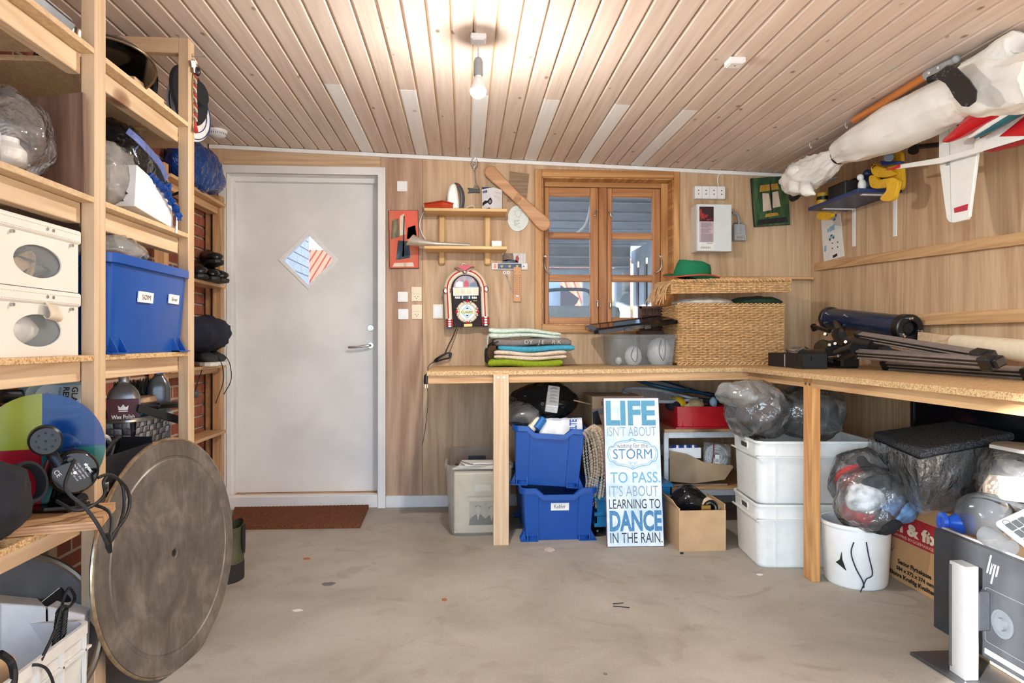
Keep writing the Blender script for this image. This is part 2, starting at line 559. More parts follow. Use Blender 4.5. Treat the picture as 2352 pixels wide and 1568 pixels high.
groove_m = wood('ceiling_groove', S(236,206,160), S(190,152,108), 'Y', var=0)
oak_l = wood('shelf_birch', S(232,194,132), S(206,162,100), 'X', figure=5, rough=.4)
oak_z = wood('shelf_birch_upright', S(226,186,124), S(200,154,92), 'Z', figure=5, rough=.4)
paddle_m = wood('paddle_wood', S(206,156,112), S(172,120,80), 'X', figure=5, rough=.45)
darkply = wood('dark_board', S(136,104,86), S(88,62,50), 'Z', grain=60, rough=.6)
chip_m = chip('chipboard')
white_p = plain('white_paint', S(240,239,236),.45, var=.02)
white_dirty = plain('white_paint_worn', S(234,232,228),.45, var=.05, scale=3.0)
white_pl = plain('white_plastic', S(240,240,238),.35, var=.015)
cream_pl = plain('cream_plastic', S(240,224,192),.35, var=.015)
grey_pl = plain('grey_plastic', S(150,154,156),.4)
lgrey_pl = plain('light_grey_plastic', S(196,198,198),.4)
dgrey_pl = plain('dark_grey_plastic', S(72,76,80),.45)
black_pl = plain('black_plastic', S(20,20,22),.35)
black_gl = plain('black_gloss', S(12,12,14),.12)
black_mat = plain('black_matt', S(24,24,26),.75)
black_cloth = plain('black_cloth', S(26,27,32),.95, bumpy=.3, scale=120)
navy_cloth = plain('navy_cloth', S(26,30,46),.95, bumpy=.3, scale=60)
chrome = plain('chrome', S(225,225,226),.16,1.0)
steel = plain('steel', S(190,190,188),.32,1.0, var=.08)
brass_m = plain('brass', S(196,160,90),.3,1.0)
blue_pl = plain('blue_plastic', S(20,78,160),.32, var=.05, scale=8)
teal_pl = plain('teal_plastic', S(26,118,168),.35, var=.04)
red_pl = plain('red_plastic', S(206,34,44),.3, var=.05)
red_m = plain('red_gloss', S(200,30,36),.2)
green_felt = plain('green_felt', S(24,118,80),.95, bumpy=.2, scale=160)
yellow_m = plain('yellow_paint', S(230,180,40),.4)
cardb = plain('cardboard', S(198,162,120),.85, var=.05, scale=14)
cardb_d = plain('cardboard_dull', S(176,148,116),.85, var=.08, scale=8)
paper = plain('paper', S(240,238,232),.8, var=.02)
ink = plain('black_ink', S(28,26,28),.7, var=0)
ink_grey = plain('grey_ink', S(130,128,128),.7, var=0)
rubber = plain('rubber', S(22,22,24),.55)
canvas_m = plain('white_canvas', S(240,238,230),.85, var=.05, scale=5, bumpy=.25)
cream_m = plain('cream_cloth', S(232,214,184),.9, var=.05)
film_c = film('clear_film', alpha=.83, scale=14, gloss=.9, rough=.08)
film_m = film('milky_film', alpha=.60, tint=(.96,.95,.92,1), scale=9)
film_b = film('black_film', tint=S(40,40,42), alpha=.05, gloss=.5, scale=12)
clear_m = clearplastic('clear_box_plastic', S(222,226,228),.10,.12)
frost_m = clearplastic('frosted_plastic', S(236,232,222),.42,.35)
glass_m = paneglass('pane_glass')
# -- the room
def BX(px): return PY(px, 784, YB).x
def BZ(px, py): return PY(px, py, YB).z
FB = frame((0, YB, 0),(1,0,0),(0,0,1))      
FR = frame((XR, 0,0),(0,-1,0),(0,0,1))     
def struct(o):
 o['kind'] = 'structure'; return o
m, nt, bs, out = new_mat('concrete')
v = coords(nt, rand=False)
n1 = nd(nt, 'TexNoise', Scale=1.6, Detail=6.0, Roughness=.6, Distortion=.4); nt.links.new(v, n1.inputs['Vector'])
n2 = nd(nt, 'TexNoise', Scale=90.0, Detail=4.0); nt.links.new(v, n2.inputs['Vector'])
n3 = nd(nt, 'TexNoise', Scale=4.2, Detail=3.0, Distortion=1.6); nt.links.new(v, n3.inputs['Vector'])
n4 = nd(nt, 'TexVoronoi', Scale=26.0); nt.links.new(v, n4.inputs['Vector'])
c = ramp(nt, n1.outputs[0], [(.3, S(150,142,129)),(.5, S(168,160,147)),(.7, S(182,175,163))])
st = ramp(nt, n3.outputs[0], [(.28,(.80,.77,.73,1)),(.42,(1,1,1,1)),(.62,(1,1,1,1)),(.72,(.88,.86,.83,1))])
c = mixc(nt, .75, c, st, 'MULTIPLY')
c = mixc(nt, .35, c, ramp(nt, n2.outputs[0], [(.3,(.7,.7,.7,1)),(.7,(1,1,1,1))]), 'MULTIPLY')
sp = ramp(nt, n4.outputs['Distance'], [(.02,(1,1,1,1)),(.05,(0,0,0,1))])
sepn = nt.nodes.new('ShaderNodeSeparateColor'); nt.links.new(n4.outputs['Color'], sepn.inputs[0])
sp = math_(nt, 'MULTIPLY', sp, math_(nt, 'GREATER_THAN', sepn.outputs[0], .72))
c = mixc(nt, sp, c, S(92,84,74))
nt.links.new(c, bs.inputs['Base Color']); bs.inputs['Roughness'].default_value = .75
bump(nt, bs, n2.outputs[0], .15,.002)
concrete = m
struct(M().box(XL - .1, XR + .1, YF - .2, YB + .25,-.1,0).build('floor', concrete))
DX0, DX1, DZ1 = BX(519), BX(870), BZ(700,400)
WX0, WX1, WZ0, WZ1 = BX(1243.6), BX(1547), BZ(1400,747), BZ(1400,408.5)
wm = M().at(FB)
zt = lambda x: zceil(x) + .03
for x0, x1, a, b in ((XL - .1, DX0,0, None),(DX0, DX1, DZ1, None),(DX1, WX0,0, None),(WX0, WX1,0, WZ0),(WX0, WX1, WZ1, None),(WX1, XR + .1,0, None)):
 z1 = (zt(x0), zt(x1)) if b is None else (b, b)
 wm.prism([(x0, a),(x1, a),(x1, z1[1]),(x0, z1[0])], -.16,-.008)
wall_back = struct(wm.build('wall_back', plyb))
def bpanel(poly, mt=None, fr=FB):
 return M().at(fr).prism(poly, -.008,0).build('plywood_panel', mt or ply['Z'], wall_back)
g = .0012
s874, s887, s971 = BX(874), BX(886.5), BX(971)
w0, w1, wt, wb = BX(1229), BX(1558), BZ(1400,393), BZ(1400,763)
dt = BZ(700,384)
bpanel([(XL, 0),(BX(513),0),(BX(513), zt(BX(513))),(XL, zt(XL))])
bpanel([(BX(513) + g, dt),(s874 - g, dt),(s874 - g, zt(s874)),(BX(513) + g, zt(BX(513)))], ply['X'])
bpanel([(s887,.07),(s971 - g, .07),(s971 - g, zt(s971)),(s874 + g, zt(s874)),(s874 + g, dt),(s887, dt)], wood('plywood_pink', S(204,172,144), S(164,130,106), 'Z', grain=50, figure=2.2, rough=.6, var=.03, stretch=.08, figamt=.75))
bpanel([(s971 + g, .07),(w0,.07),(w0, zt(w0)),(s971 + g, zt(s971))])
bpanel([(w0, wt),(w1, wt),(w1, zt(w1)),(w0, zt(w0))])
bpanel([(w0 + g, .07),(w1,.07),(w1, wb),(w0 + g, wb)])
xs = [w1 + g, BX(1686), BX(1857), XR]
for a, b in zip(xs, xs[1:]):
 bpanel([(a + g, .07),(b, .07),(b, zt(b)),(a + g, zt(a))])
wall_right = struct(M().box(XR + .008, XR + .15, YF, YB + .15,0,2.35).build('wall_right', plyb))
ys = [YB, 3.98,2.91,1.70,.5, YF]
for a, b in zip(ys, ys[1:]):
 M().at(FR).prism([(-a + g, .02),(-b, .02),(-b, zceil(XR) + .02),(-a + g, zceil(XR) + .02)], -.008,0).build('plywood_panel', ply['Z'], wall_right)
m, nt, bs, out = new_mat('brickwork')
tcb = nt.nodes.new('ShaderNodeTexCoord')
sx = nt.nodes.new('ShaderNodeSeparateXYZ'); nt.links.new(tcb.outputs['Object'], sx.inputs[0])
cb = nt.nodes.new('ShaderNodeCombineXYZ'); nt.links.new(sx.outputs[1], cb.inputs[0]); nt.links.new(sx.outputs[2], cb.inputs[1])
br = nd(nt, 'TexBrick', Scale=1.0); nt.links.new(cb.outputs[0], br.inputs['Vector'])
br.inputs['Color1'].default_value = S(150,86,64); br.inputs['Color2'].default_value = S(128,70,52); br.inputs['Mortar'].default_value = S(182,168,150)
br.inputs['Mortar Size'].default_value = .006; br.inputs['Brick Width'].default_value = .24; br.inputs['Row Height'].default_value = .067
nt.links.new(br.outputs[0], bs.inputs['Base Color']); bs.inputs['Roughness'].default_value = .9
brick_wall_m = m
mortar = plain('mortar', S(190,178,160),.95, var=.1, bumpy=.5)
brick_m = plain('brick', S(158,92,68),.9, var=.14, bumpy=.4, scale=18)
struct(M().box(XL - .2, XL - .005, YF, 3.9,0,2.4).build('wall_left', brick_wall_m))
wl = struct(M().box(XL - .2, XL - .012,3.9, YB + .15,0,2.4).build('wall_left_mortar', mortar))
wl.name = 'wall_left.001'
first = None
for row in range(33):
 z0 = .004 + row * .067
 y = 3.9 + (.12 if row % 2 else 0)
 segs = [(3.9,4.01)] if row % 2 else []
 while y < YB - .02:
  segs.append((y, min(y + .228, YB))); y += .24
 for a, b in segs:
  bk = M().box(XL - .03, XL + rnd.uniform(-.002,.002), a, b, z0, z0 + .055,.003)
  bk.build('brick', brick_m, wl)
struct(M().box(XL - .2, XR + .2, YF - .2, YF, 2.08,2.6).build('trim_9', white_p))
struct(M().box(XL - .5, XL - .1, YF - .2, YF, 0,2.4).build('wall_front', white_p))
struct(M().box(XR, XR + .5, YF - .2, YF, 0,2.4).build('wall_front.001', white_p))
drive_m = plain('driveway', S(190,190,190),.9, var=.08, scale=6)
struct(M().box(-14,14,-16, YF - .2,-.14,-.04).build('ground_front', drive_m))
cm = M()
x0, x1 = XL - .15, XR + .15
cm.hexa([(x0, YF, zceil(x0) + .011),(x1, YF, zceil(x1) + .011),(x1, YB + .1, zceil(x1) + .011),(x0, YB + .1, zceil(x0) + .011),
   (x0, YF, zceil(x0) + .1),(x1, YF, zceil(x1) + .1),(x1, YB + .1, zceil(x1) + .1),(x0, YB + .1, zceil(x0) + .1)])
ceiling = struct(cm.build('ceiling', groove_m))
struct(M().box(XL - .5, XR + .5, YF - .2, YB + .2,2.36,2.5).build('ceiling_deck', plyb)).name = 'ceiling.001'
PW = .0863
def plank(k, ya, yb, mt, ch=.0075):
 xa = -.657 + PW * k + .004; xb = xa + PW - .006
 sec = [(0,.0105),(0,.006),(ch, 0),(xb - xa - ch * .5,0),(xb - xa, .004),(xb - xa, .0105)]
 rr = []
 for yy in (ya, yb):
  rr.append([(xa + sx_, yy, zceil(xa + sx_) + sz_) for sx_, sz_ in sec])
 M().rows(rr).build('plank', mt, ceiling)
white_k = {0: 3.22,4: 3.24,8: 3.25,12: 3.26,16: 3.27,20: 3.29}
for k in range(-11,34):
 if k in white_k:
  plank(k, YF, white_k[k] - .002, plank_m); plank(k, white_k[k], YB - .012, plank_w)
 else:
  plank(k, YF, YB - .012, plank_m)
tm = M()
xa, xb = XL, XR
tm.hexa([(xa, YB - .014, zceil(xa) - .026),(xb, YB - .014, zceil(xb) - .026),(xb, YB, zceil(xb) - .026),(xa, YB, zceil(xa) - .026),
   (xa, YB - .014, zceil(xa) - .002),(xb, YB - .014, zceil(xb) - .002),(xb, YB, zceil(xb) - .002),(xa, YB, zceil(xa) - .002)])
struct(tm.build('trim_1', white_p, bevel=.003))
struct(M().box(s887, XR, YB - .014, YB + .006,0,.075,.003).build('baseboard_back', white_dirty))
# -- door
door = struct(bpy.data.objects.new('door_1', None)); link(door)
WM[door] = Matrix.Identity(4)
ox0, ox1, oz1 = BX(503), BX(886), BZ(700,382.5)
ix0, ix1, iz1 = BX(520), BX(868.3), BZ(700,400.5)
M().at(FB).prism([(ox0,0),(ix0,0),(ix0, iz1),(ix1, iz1),(ix1,0),(ox1,0),(ox1, oz1),(ox0, oz1)], 0,.016).build('door_casing', white_dirty, door, bevel=.002)
jm = M()
D = .135
jm.box(ix0 - .02, ix0, YB - .01, YB + D + .05,.06, iz1).box(ix1, ix1 + .02, YB - .01, YB + D + .05,.06, iz1)
jm.box(ix0 - .02, ix1 + .02, YB - .01, YB + D + .05, iz1, iz1 + .02)
jm.box(ix0, ix0 + .016, YB + .085, YB + D + .05,.06, iz1).box(ix1 - .016, ix1, YB + .085, YB + D + .05,.06, iz1)
jm.box(ix0 + .016, ix1 - .016, YB + .085, YB + D + .05, iz1 - .028, iz1)
jm.build('door_jamb', white_dirty, door)
LY = YB + D
lp = lambda px, py: PY(px, py, LY)
dcx, dcz = lp(709,597).x, lp(709,597).z
hw = lp(767,597).x - dcx + .002
fo = lp(778.5,597).x - dcx
FL = frame((0, LY, 0),(1,0,0),(0,0,1))
lx0, lx1, lz0, lz1 = ix0 + .012, ix1 - .002, lp(700,1129).z, iz1 - .024
lm = M().at(FL)
T_, B_, L_, R_ = (dcx, dcz + hw),(dcx, dcz - hw),(dcx - hw, dcz),(dcx + hw, dcz)
lm.prism([(lx0, lz0), B_, L_, (lx0, dcz)][:1] + [(dcx, lz0), B_, L_, (lx0, dcz)], -.045,0)
lm.prism([(dcx, lz0),(lx1, lz0),(lx1, dcz), R_, B_], -.045,0)
lm.prism([(lx0, dcz), L_, T_, (dcx, lz1),(lx0, lz1)], -.045,0)
lm.prism([R_, (lx1, dcz),(lx1, lz1),(dcx, lz1), T_], -.045,0)
lm.build('door_leaf', white_dirty, door)
dia = lambda r: [(dcx + r, dcz),(dcx, dcz + r),(dcx - r, dcz),(dcx, dcz - r)]
lfm = M().at(FL).ring(dia(fo), dia(hw - .004),-.002,.008).build('pane_frame', white_p, door, bevel=.002)
M().at(FL).flat(dia(hw + .01),-.024).build('pane', glass_m, door)
hm = M().at(FL)
for py_, rr_ in ((793,.021),(753,.021)):
 c_ = lp(851.5, py_)
 hm.at(FL @ moved((c_.x, c_.z, 0))).lathe([(rr_, 0),(rr_, .004),(rr_ - .003,.007),(.001,.007)], 28)
c_ = lp(851.5,793); e_ = lp(803,797)
hm.at(FL).tube(spath([(c_.x, c_.z, 0),(c_.x, c_.z, .035),(c_.x - .012, c_.z - .001,.05),(e_.x + .05, e_.z, .052),(e_.x, e_.z, .05)], 5),.0088,12)
c_ = lp(851.5,753)
hm.at(FL).box(c_.x - .006, c_.x + .006, c_.z - .012, c_.z + .012,.006,.022,.003)
hd = hm.build('handle', chrome, door, smooth=True)
tag(hd, 'brushed metal lever handle and lock rosette')
M().box(ix0 + .002, ix1, YB + .02, LY + .04,.075, lp(700,1136).z + .016,.004).build('threshold', larch['X'], door)
M().box(ix0 + .0, ix1 + .0, YB - .004, YB + .06,0.0,.082,.004).build('door_sill', white_dirty, door)
# -- window
win = struct(bpy.data.objects.new('window_1', None)); link(win)
WM[win] = Matrix.Identity(4)
def wbar(name, x0, x1, z0, z1, ya, yb, ax, mats=trimwood, b=.003):
 return M().box(x0, x1, ya, yb, z0, z1, b).build(name, mats[ax], win)
tw0, tw1, tt, tb = BX(1227.6), BX(1559), BZ(1400,392.5), BZ(1400,765)
wbar('window_casing', tw0, WX0 + .002, tb, tt - .0, YB - .018, YB + .002, 'Z')
wbar('window_casing', WX1 - .002, tw1, tb, tt - .0, YB - .018, YB + .002, 'Z')
wbar('window_casing', WX0 + .002, WX1 - .002, WZ1 - .002, tt, YB - .0185, YB + .002, 'X')
wbar('window_casing', WX0 + .002, WX1 - .002, tb, WZ0 + .002, YB - .0185, YB + .002, 'X')
WD = .11
wy = YB + WD
rv = M()
rv.box(WX0 + .0005, WX0 + .008, YB - .005, wy + .05, WZ0, WZ1).box(WX1 - .008, WX1 - .0005, YB - .005, wy + .05, WZ0, WZ1)
rv.box(WX0, WX1, YB - .005, wy + .05, WZ1 - .008, WZ1 - .0005).box(WX0, WX1, YB - .005, wy + .05, WZ0 + .0005, WZ0 + .008)
rv.build('window_reveal', trimwood['Y'], win)
q = lambda px, py=600: PY(px, py, wy)
fx0, fx1 = WX0, WX1
fz0, fz1 = WZ0, WZ1
sx0, sx1 = q(1250).x, q(1517.5).x
sz1, sz0 = q(1400,431).z, q(1400,745).z
mx0, mx1 = q(1375).x, q(1394).x
wbar('window_frame', fx0, sx0, fz0, fz1, wy - .01, wy + .05, 'Z', trimwood)
wbar('window_frame', sx1, fx1, fz0, fz1, wy - .01, wy + .05, 'Z', trimwood)
wbar('window_frame', sx0, sx1, sz1, fz1, wy - .01, wy + .05, 'X', trimwood)
wbar('window_frame', sx0, sx1, fz0, sz0, wy - .01, wy + .05, 'X', trimwood)
wbar('mullion', mx0, mx1, sz0, sz1, wy - .012, wy + .05, 'Z', sashwood, .006)
def sash(a, b, pa, pb):
 s = M().box(a, a + .001, wy + .02, wy + .021, sz0, sz0 + .001)
 xs_ = (q(pa).x, q(pb).x)
 zs = [(q(1400,729).z, q(1400,647).z),(q(1400,631).z, q(1400,549).z),(q(1400,534).z, q(1400,452).z)]
 sm = M()
 sm.box(a, xs_[0], wy, wy + .04, sz0 + .001, sz1 - .002,.004).box(xs_[1], b, wy, wy + .04, sz0 + .001, sz1 - .002,.004)
 sm.mat(1)
 edges = [sz0 + .001, zs[0][0], zs[0][1], zs[1][0], zs[1][1], zs[2][0], zs[2][1], sz1 - .002]
 for i in range(0,8,2):
  sm.box(xs_[0], xs_[1], wy + .001, wy + .039, edges[i], edges[i + 1], .004)
 so = sm.build('sash', [sashwood['Z'], sashwood['X']], win)
 for z0, z1 in zs:
  M().at(frame((0, wy + .025,0),(1,0,0),(0,0,1))).flat([(xs_[0] - .003, z0 - .003),(xs_[1] + .003, z0 - .003),(xs_[1] + .003, z1 + .003),(xs_[0] - .003, z1 + .003)]).build('pane', glass_m, so)
sash(sx0 + .002, mx0 - .002,1261,1356)
sash(mx1 + .003, sx1 - .002,1406,1499)
hk = M()
for px_, py_, d_ in ((1369,488,-1),(1398.5,490,1),(1372,696,0),(1401,698,0)):
 p = q(px_, py_)
 hk.cyl((p.x, wy + .002, p.z + .012),(p.x, wy - .016, p.z + .012),.006, n=10)
 hk.tube([(p.x, wy - .014, p.z + .014),(p.x - .006 * d_ * -1, wy - .02, p.z),(p.x - .012 * -d_, wy - .022, p.z - .022)], [.005,.006,.005], 8)
 hk.ball((p.x - .012 * -d_, wy - .022, p.z - .024),.007,8,6)
hk.build('latch', steel, win, smooth=True)
for sgn, px_ in ((1,1251.5),(-1,1515)):
 st_ = M()
 a = q(px_, 590)
 st_.cyl((a.x, wy + .003, a.z),(a.x, wy - .018, a.z),.007, n=10)
 st_.tube(spath([(a.x, wy - .016, a.z),(a.x - .006 * sgn, wy - .03, a.z - .04),(a.x + .003 * sgn, wy - .035, a.z - .085),(a.x + .03 * sgn, wy - .03, a.z - .108),(a.x + .04 * sgn, wy - .03, a.z - .1)], 5),.0042,8)
 st_.build('window_stay', steel, win, smooth=True)
def rail(name, p0, p1, h, d, mt):
 a = PX(*p0, XR - d); b = PX(*p1, XR - d)
 dirv = (b - a); a2 = a + dirv * -0.0; b2 = a + dirv * 1.9
 ra = []
 for p in (a2, b2):
  ra.append([(XR - d, p.y, p.z),(XR - d, p.y, p.z - h),(XR - .0005, p.y, p.z - h),(XR - .0005, p.y, p.z)])
 o = M().rows(ra).build(name, mt, bevel=.002)
 return struct(o)
rail('trim_2', (1869,604),(2340,534),.05,.022, larch['Y'])
rail('trim_3', (1872,733),(2345,708),.057,.036, larch['Y'])
lz = BZ(1760,641)
struct(M().box(BX(1645), BX(1857), YB - .07, YB, lz - .006, lz + .012,.002).build('trim_4', larch['X']))
# -- outside the window and the door: carport, fence, roofs
gal = plain('painted_boards_grey', S(150,156,162),.7, var=.06, scale=6)
galw = plain('painted_boards_white', S(176,182,188),.6, var=.05, scale=6)
roof_m = plain('roof_tiles', S(172,86,62),.8, var=.06, scale=10)
blockw = plain('white_blocks', S(206,196,182),.85, var=.03, scale=10)
struct(M().box(-14,14, YB + .2,26,-.15,-.05).build('ground_back', drive_m))
carport = thing('carport', 'grey carport roof on beams and posts seen through the window', 'carport', (2.2,6.2,0))
M().box(.3,4.4,4.56,8.6,2.27,2.3).build('roof_deck', gal, carport)  # extra width past the seams added to shade the fence
for i in range(8):
 M().box(.3,2.9,4.9 + i * .48,4.93 + i * .48,2.256,2.27).build('roof_seam', galw, carport)
for yy, z0, z1, mt in ((8.5,2.24,2.27, galw),(8.52,2.12,2.24, gal),(8.5,2.10,2.12, galw),(8.54,2.0,2.10, gal),(8.5,1.985,2.0, galw),(8.6,1.88,1.985, gal)):
 M().box(.2,2.1, yy, yy + .06, z0, z1).build('beam', mt, carport)
M().box(1.98,2.16,8.78,8.92,-.05,2.27).build('post', gal, carport)
M().box(1.50,1.60,8.55,8.65,-.05,1.9).build('post', galw, carport)
M().tube(spath([(.98,5.2,2.27),(.97,5.2,2.1),(.93,5.2,1.95),(.86,5.2,1.88)], 6),.010,8).build('cable', white_pl, carport, smooth=True)
fence = thing('slat_fence', 'pale grey upright board fence beyond the right half of the window', 'fence', (2.2,7,-.05))
for i in range(20):
 y = 4.75 + i * .2
 M().box(2.2 - (i % 2) * .025,2.225 - (i % 2) * .025, y, y + .13,-.05,2.08).build('board', galw, fence)
M().box(2.165,2.2,4.7,8.75,2.06,2.22).build('rail', galw, fence)
M().box(2.226,2.27,4.7,8.75,-.05,2.0).build('back_board', gal, fence)  # sheet added behind the boards so the gaps turn dark
for i in range(4):
 M().box(2.3 + i * .16,2.43 + i * .16,10.6,10.63,-.05,2.3).build('board', larch['Z'], fence)
def tiled_roof(name, label, x0, x1, y0, z0, depth, rise, pitch=.16):
 t = thing(name, label, 'house', ((x0 + x1) / 2, y0 + depth / 2,-.05))
 M().box(x0 + .1, x1 - .1, y0 + .3, y0 + depth, -.05, z0 + .02).build('house_wall', blockw, t)
 r = M().hexa([(x0, y0, z0 - .06),(x1, y0, z0 - .06),(x1, y0 + depth, z0 + rise - .06),(x0, y0 + depth, z0 + rise - .06),
     (x0, y0, z0),(x1, y0, z0),(x1, y0 + depth, z0 + rise),(x0, y0 + depth, z0 + rise)]).build('roof', roof_m, t)
 n = int((x1 - x0) / pitch)
 for i in range(n):
  xx = x0 + (i + .5) * pitch
  M().cyl((xx, y0, z0 - .012),(xx, y0 + depth, z0 + rise - .012), pitch * .22, n=8).build('tile_row', roof_m, r)
 return t
tiled_roof('house', 'house with a sunlit red tiled roof beyond the carport', -2.0,4.6,14.0,.9,5.0,2.6,.22)
tiled_roof('house', 'house with a red tiled roof seen through the diamond pane of the door', -8,-2.5,13.0,1.3,4.5,2.05,.15)
nb = thing('block_wall', 'white painted block wall beside the house, seen through the diamond pane', 'wall', (-2.4,7.5,-.05))
BLX = -2.1
M().box(BLX - .2, BLX - .012,5.2,9.45,-.05,3.6).build('mortar_bed', plain('block_joint', S(150,150,156),.9), nb)
for r_ in range(20):
 z0 = .9 + r_ * .115
 y = 5.2 - (.2 if r_ % 2 else 0)
 while y < 9.45:
  a = max(5.2, y); b = min(9.45, y + .388)
  if b - a > .03: M().box(BLX - .05, BLX, a, b, z0, z0 + .103,.003).build('block', blockw, nb)
  y += .4
wh = thing('shed', 'white shed with a dark gable left of the sunlit roof, outside the window', 'shed', (1.4,10.8,-.05))
M().box(1.2,1.50,10.6,11.6,-.05,2.0).build('wall', galw, wh)
M().hexa([(1.5,10.5,1.4),(1.75,10.5,1.65),(1.75,11.5,1.65),(1.5,11.5,1.4),(1.5,10.5,1.92),(1.78,10.5,1.72),(1.78,11.5,1.72),(1.5,11.5,1.92)]).build('gable', plain('dark_slate', S(96,70,66),.8), wh)
tr_ = thing('trailer', 'grey covered trailer with a black rail parked outside the window', 'trailer', (1.1,6.6,-.05))
M().taper(.5,1.45,6.2,7.4,.35,1.38,.06,.06).build('cover', plain('grey_tarpaulin', S(150,146,140),.7, bumpy=.3), tr_, bevel=.06)
M().tube(spath([(.74,6.3,1.36),(.76,6.3,1.5),(.85,6.3,1.53),(1.12,6.3,1.53),(1.18,6.3,1.47),(1.17,6.3,1.36)], 5),.016,8).build('rail', black_pl, tr_, smooth=True)
for xx in (.6,1.35):
 M().cyl((xx - .08,6.9,.26),(xx + .08,6.9,.26),.31, n=20).build('wheel', rubber, tr_, smooth=True)
# -- pendant bulb
bp = PY(1098.5,205,2.62)
lampx, lampy = bp.x, bp.y
lz0 = zceil(lampx)
pend = thing('pendant_lamp', 'bare lit bulb in a grey socket hanging from a white ceiling rose', 'lamp', (lampx, lampy, lz0))
M().box(lampx - .03, lampx + .03, lampy - .03, lampy + .03, lz0 - .022, lz0,.004).box(lampx - .023, lampx + .023, lampy - .023, lampy + .023, lz0 - .025, lz0 - .02,.001).build('ceiling_rose', white_pl, pend)
M().tube([(lampx, lampy, lz0 - .02),(lampx, lampy, bp.z + .12)], .003,8).build('cord', lgrey_pl, pend)
M().at(moved((lampx, lampy, bp.z))).lathe([(.004,.124),(.013,.118),(.018,.105),(.0185,.055),(.017,.052),(.001,.052)], 24).build('socket', grey_pl, pend, smooth=True)
bulb_m = emit('bulb_glow', (1.0,.965,.91,1), BULB_STRENGTH)
M().at(moved((lampx, lampy, bp.z))).lathe([(.0125,.056),(.0135,.044),(.018,.032),(.0225,.022)], 24, False).build('bulb_neck', white_pl, pend, smooth=60)
LB = moved((lampx, lampy, bp.z - .002))     
M().at(LB).lathe([(.0225,.024),(.0285,.012),(.031,-.002)], 24, False).build('bulb_shell', white_pl, pend, smooth=60)  # opaque upper half added to hold the bulb's light off the ceiling
M().at(LB).lathe([(.031,-.002),(.0285,-.015),(.021,-.025),(.011,-.0305),(.001,-.0315)], 24).build('bulb', bulb_m, pend, smooth=60)
# -- timber shelving on the left
SX = -1.03; SB = -1.57; PT = .038
Y1, Y1b, Y2, Y2b = 1.985,2.044,2.635,2.69
shelf = thing('shelving_unit', 'tall open shelving unit of planed pine posts, beams and boards along the brick wall', 'shelves', (-1.3,2.2,0))
def sbox(name, x0, x1, y0, y1, z0, z1, mt, b=.002):
 return M().box(x0, x1, y0, y1, z0, z1, b).build(name, mt, shelf)
for (ya, yb, ztop) in ((1.34,1.40,2.22),(Y1, Y1b, 2.235),(Y2, Y2b, 2.187)):
 sbox('post', SX - PT, SX, ya, yb, 0, ztop, pine['Z'])
 sbox('rear_post', SB, SB + PT, ya, yb, 0, ztop, pine['Z'])
sbox('cross_beam', SB + PT, SX - PT, Y2, Y2 + PT, 2.13,2.187, pine['X'])
EDGE = wood('board_edge', S(218,190,150), S(184,150,112), 'Y', grain=120, figamt=.2, stretch=.5)
for zb in (1.853,1.437,.996,.569):
 for (ya, yb) in ((1.40, Y1),(Y1b, Y2)):
  M().mat(0).box(SB, SX, ya + .0005, yb - .0005, zb, zb + .016,.001).build('shelf_board', chip_m if zb < 1.0 else EDGE, shelf)
  sbox('front_beam', SX - 2 * PT, SX - PT - .0005, ya - .0, yb, zb - .0575, zb - .0005, pine['Y'])
  sbox('rear_beam', SB, SB + PT, ya, yb, zb - .0575, zb - .0005, pine['Y'])
 M().box(SB, -1.14, Y2b, 2.93, zb, zb + .016,.001).build('shelf_board', EDGE, shelf)
ZA, ZBd, ZC, ZD = 1.869,1.453,1.012,.585
pa = PZ(229,1197,.606); pb = PZ(0,1216,.606)
ex = (pa - pb).normalized(); ey = Vector((-ex.y, ex.x, 0))
Tp = frame((pa.x, pa.y, .586), ex, ey)
pl = thing('plywood_sheet', 'loose plywood sheet on the lowest shelf under the black motor', 'board', (pa.x, pa.y, .586))
pm = M().at(Tp)
for i in range(5):
 pm.mat(i % 2).box(-.40,-.001 * (i % 2),.001 * (i % 2),.22,.004 * i, .004 * i + .004)
pm.build('sheet', [larch['X'], wood('ply_dark', S(196,150,112), S(160,112,78), 'X', figamt=.2)], pl)
# -- top shelf
t = thing('baking_tray', 'grey metal baking tray at the near end of the top shelf', 'tray', (-1.2,1.72, ZA))
a = M()
a.taper(-1.42,-1.06,1.46,1.945, ZA, ZA + .045,.015,.015)
a.build('pan', plain('grey_tin', S(138,142,146),.35,.6), t)
M().at(moved((-1.24,1.70, ZA + .046))).ring(rrect(.37,.49,.03,3), rrect(.33,.45,.02,3),0,.004).build('rim', steel, t)
t = thing('roasting_dish', 'white roasting dish with black inside, on the baking tray', 'dish', (-1.2,1.7, ZA + .055))
T0 = trs((-1.23,1.70, ZA + .052), R(0),0, R(6))
M().at(T0).ring(rrect(.28,.42,.06,5), rrect(.255,.395,.05,5),0,.06).build('dish_wall', white_pl, t, smooth=True)
M().at(T0).prism(rrect(.26,.40,.05,5),0.002,.012).build('dish_floor', black_gl, t)
t = thing('steel_pot', 'small shiny steel pot behind the tall post on the top shelf', 'pot', (-1.17,2.13, ZA))
M().at(moved((-1.17,2.13, ZA))).lathe([(.05,0),(.052,.09),(.056,.095),(.056,.1),(.05,.1),(.048,.01),(.001,.01)], 24).build('pot_body', chrome, t, smooth=True)
M().at(moved((-1.17,2.13, ZA))).tube([(-.05,0,.08),(-.07,0,.1),(-.16,0,.11)], .008,8).build('handle', black_pl, t, smooth=True)
t = thing('black_pan', 'big round black pan tilted forward on the top shelf', 'pan', (-1.16,2.3, ZA))
c = Vector((-1.2,2.33, ZA + .085))
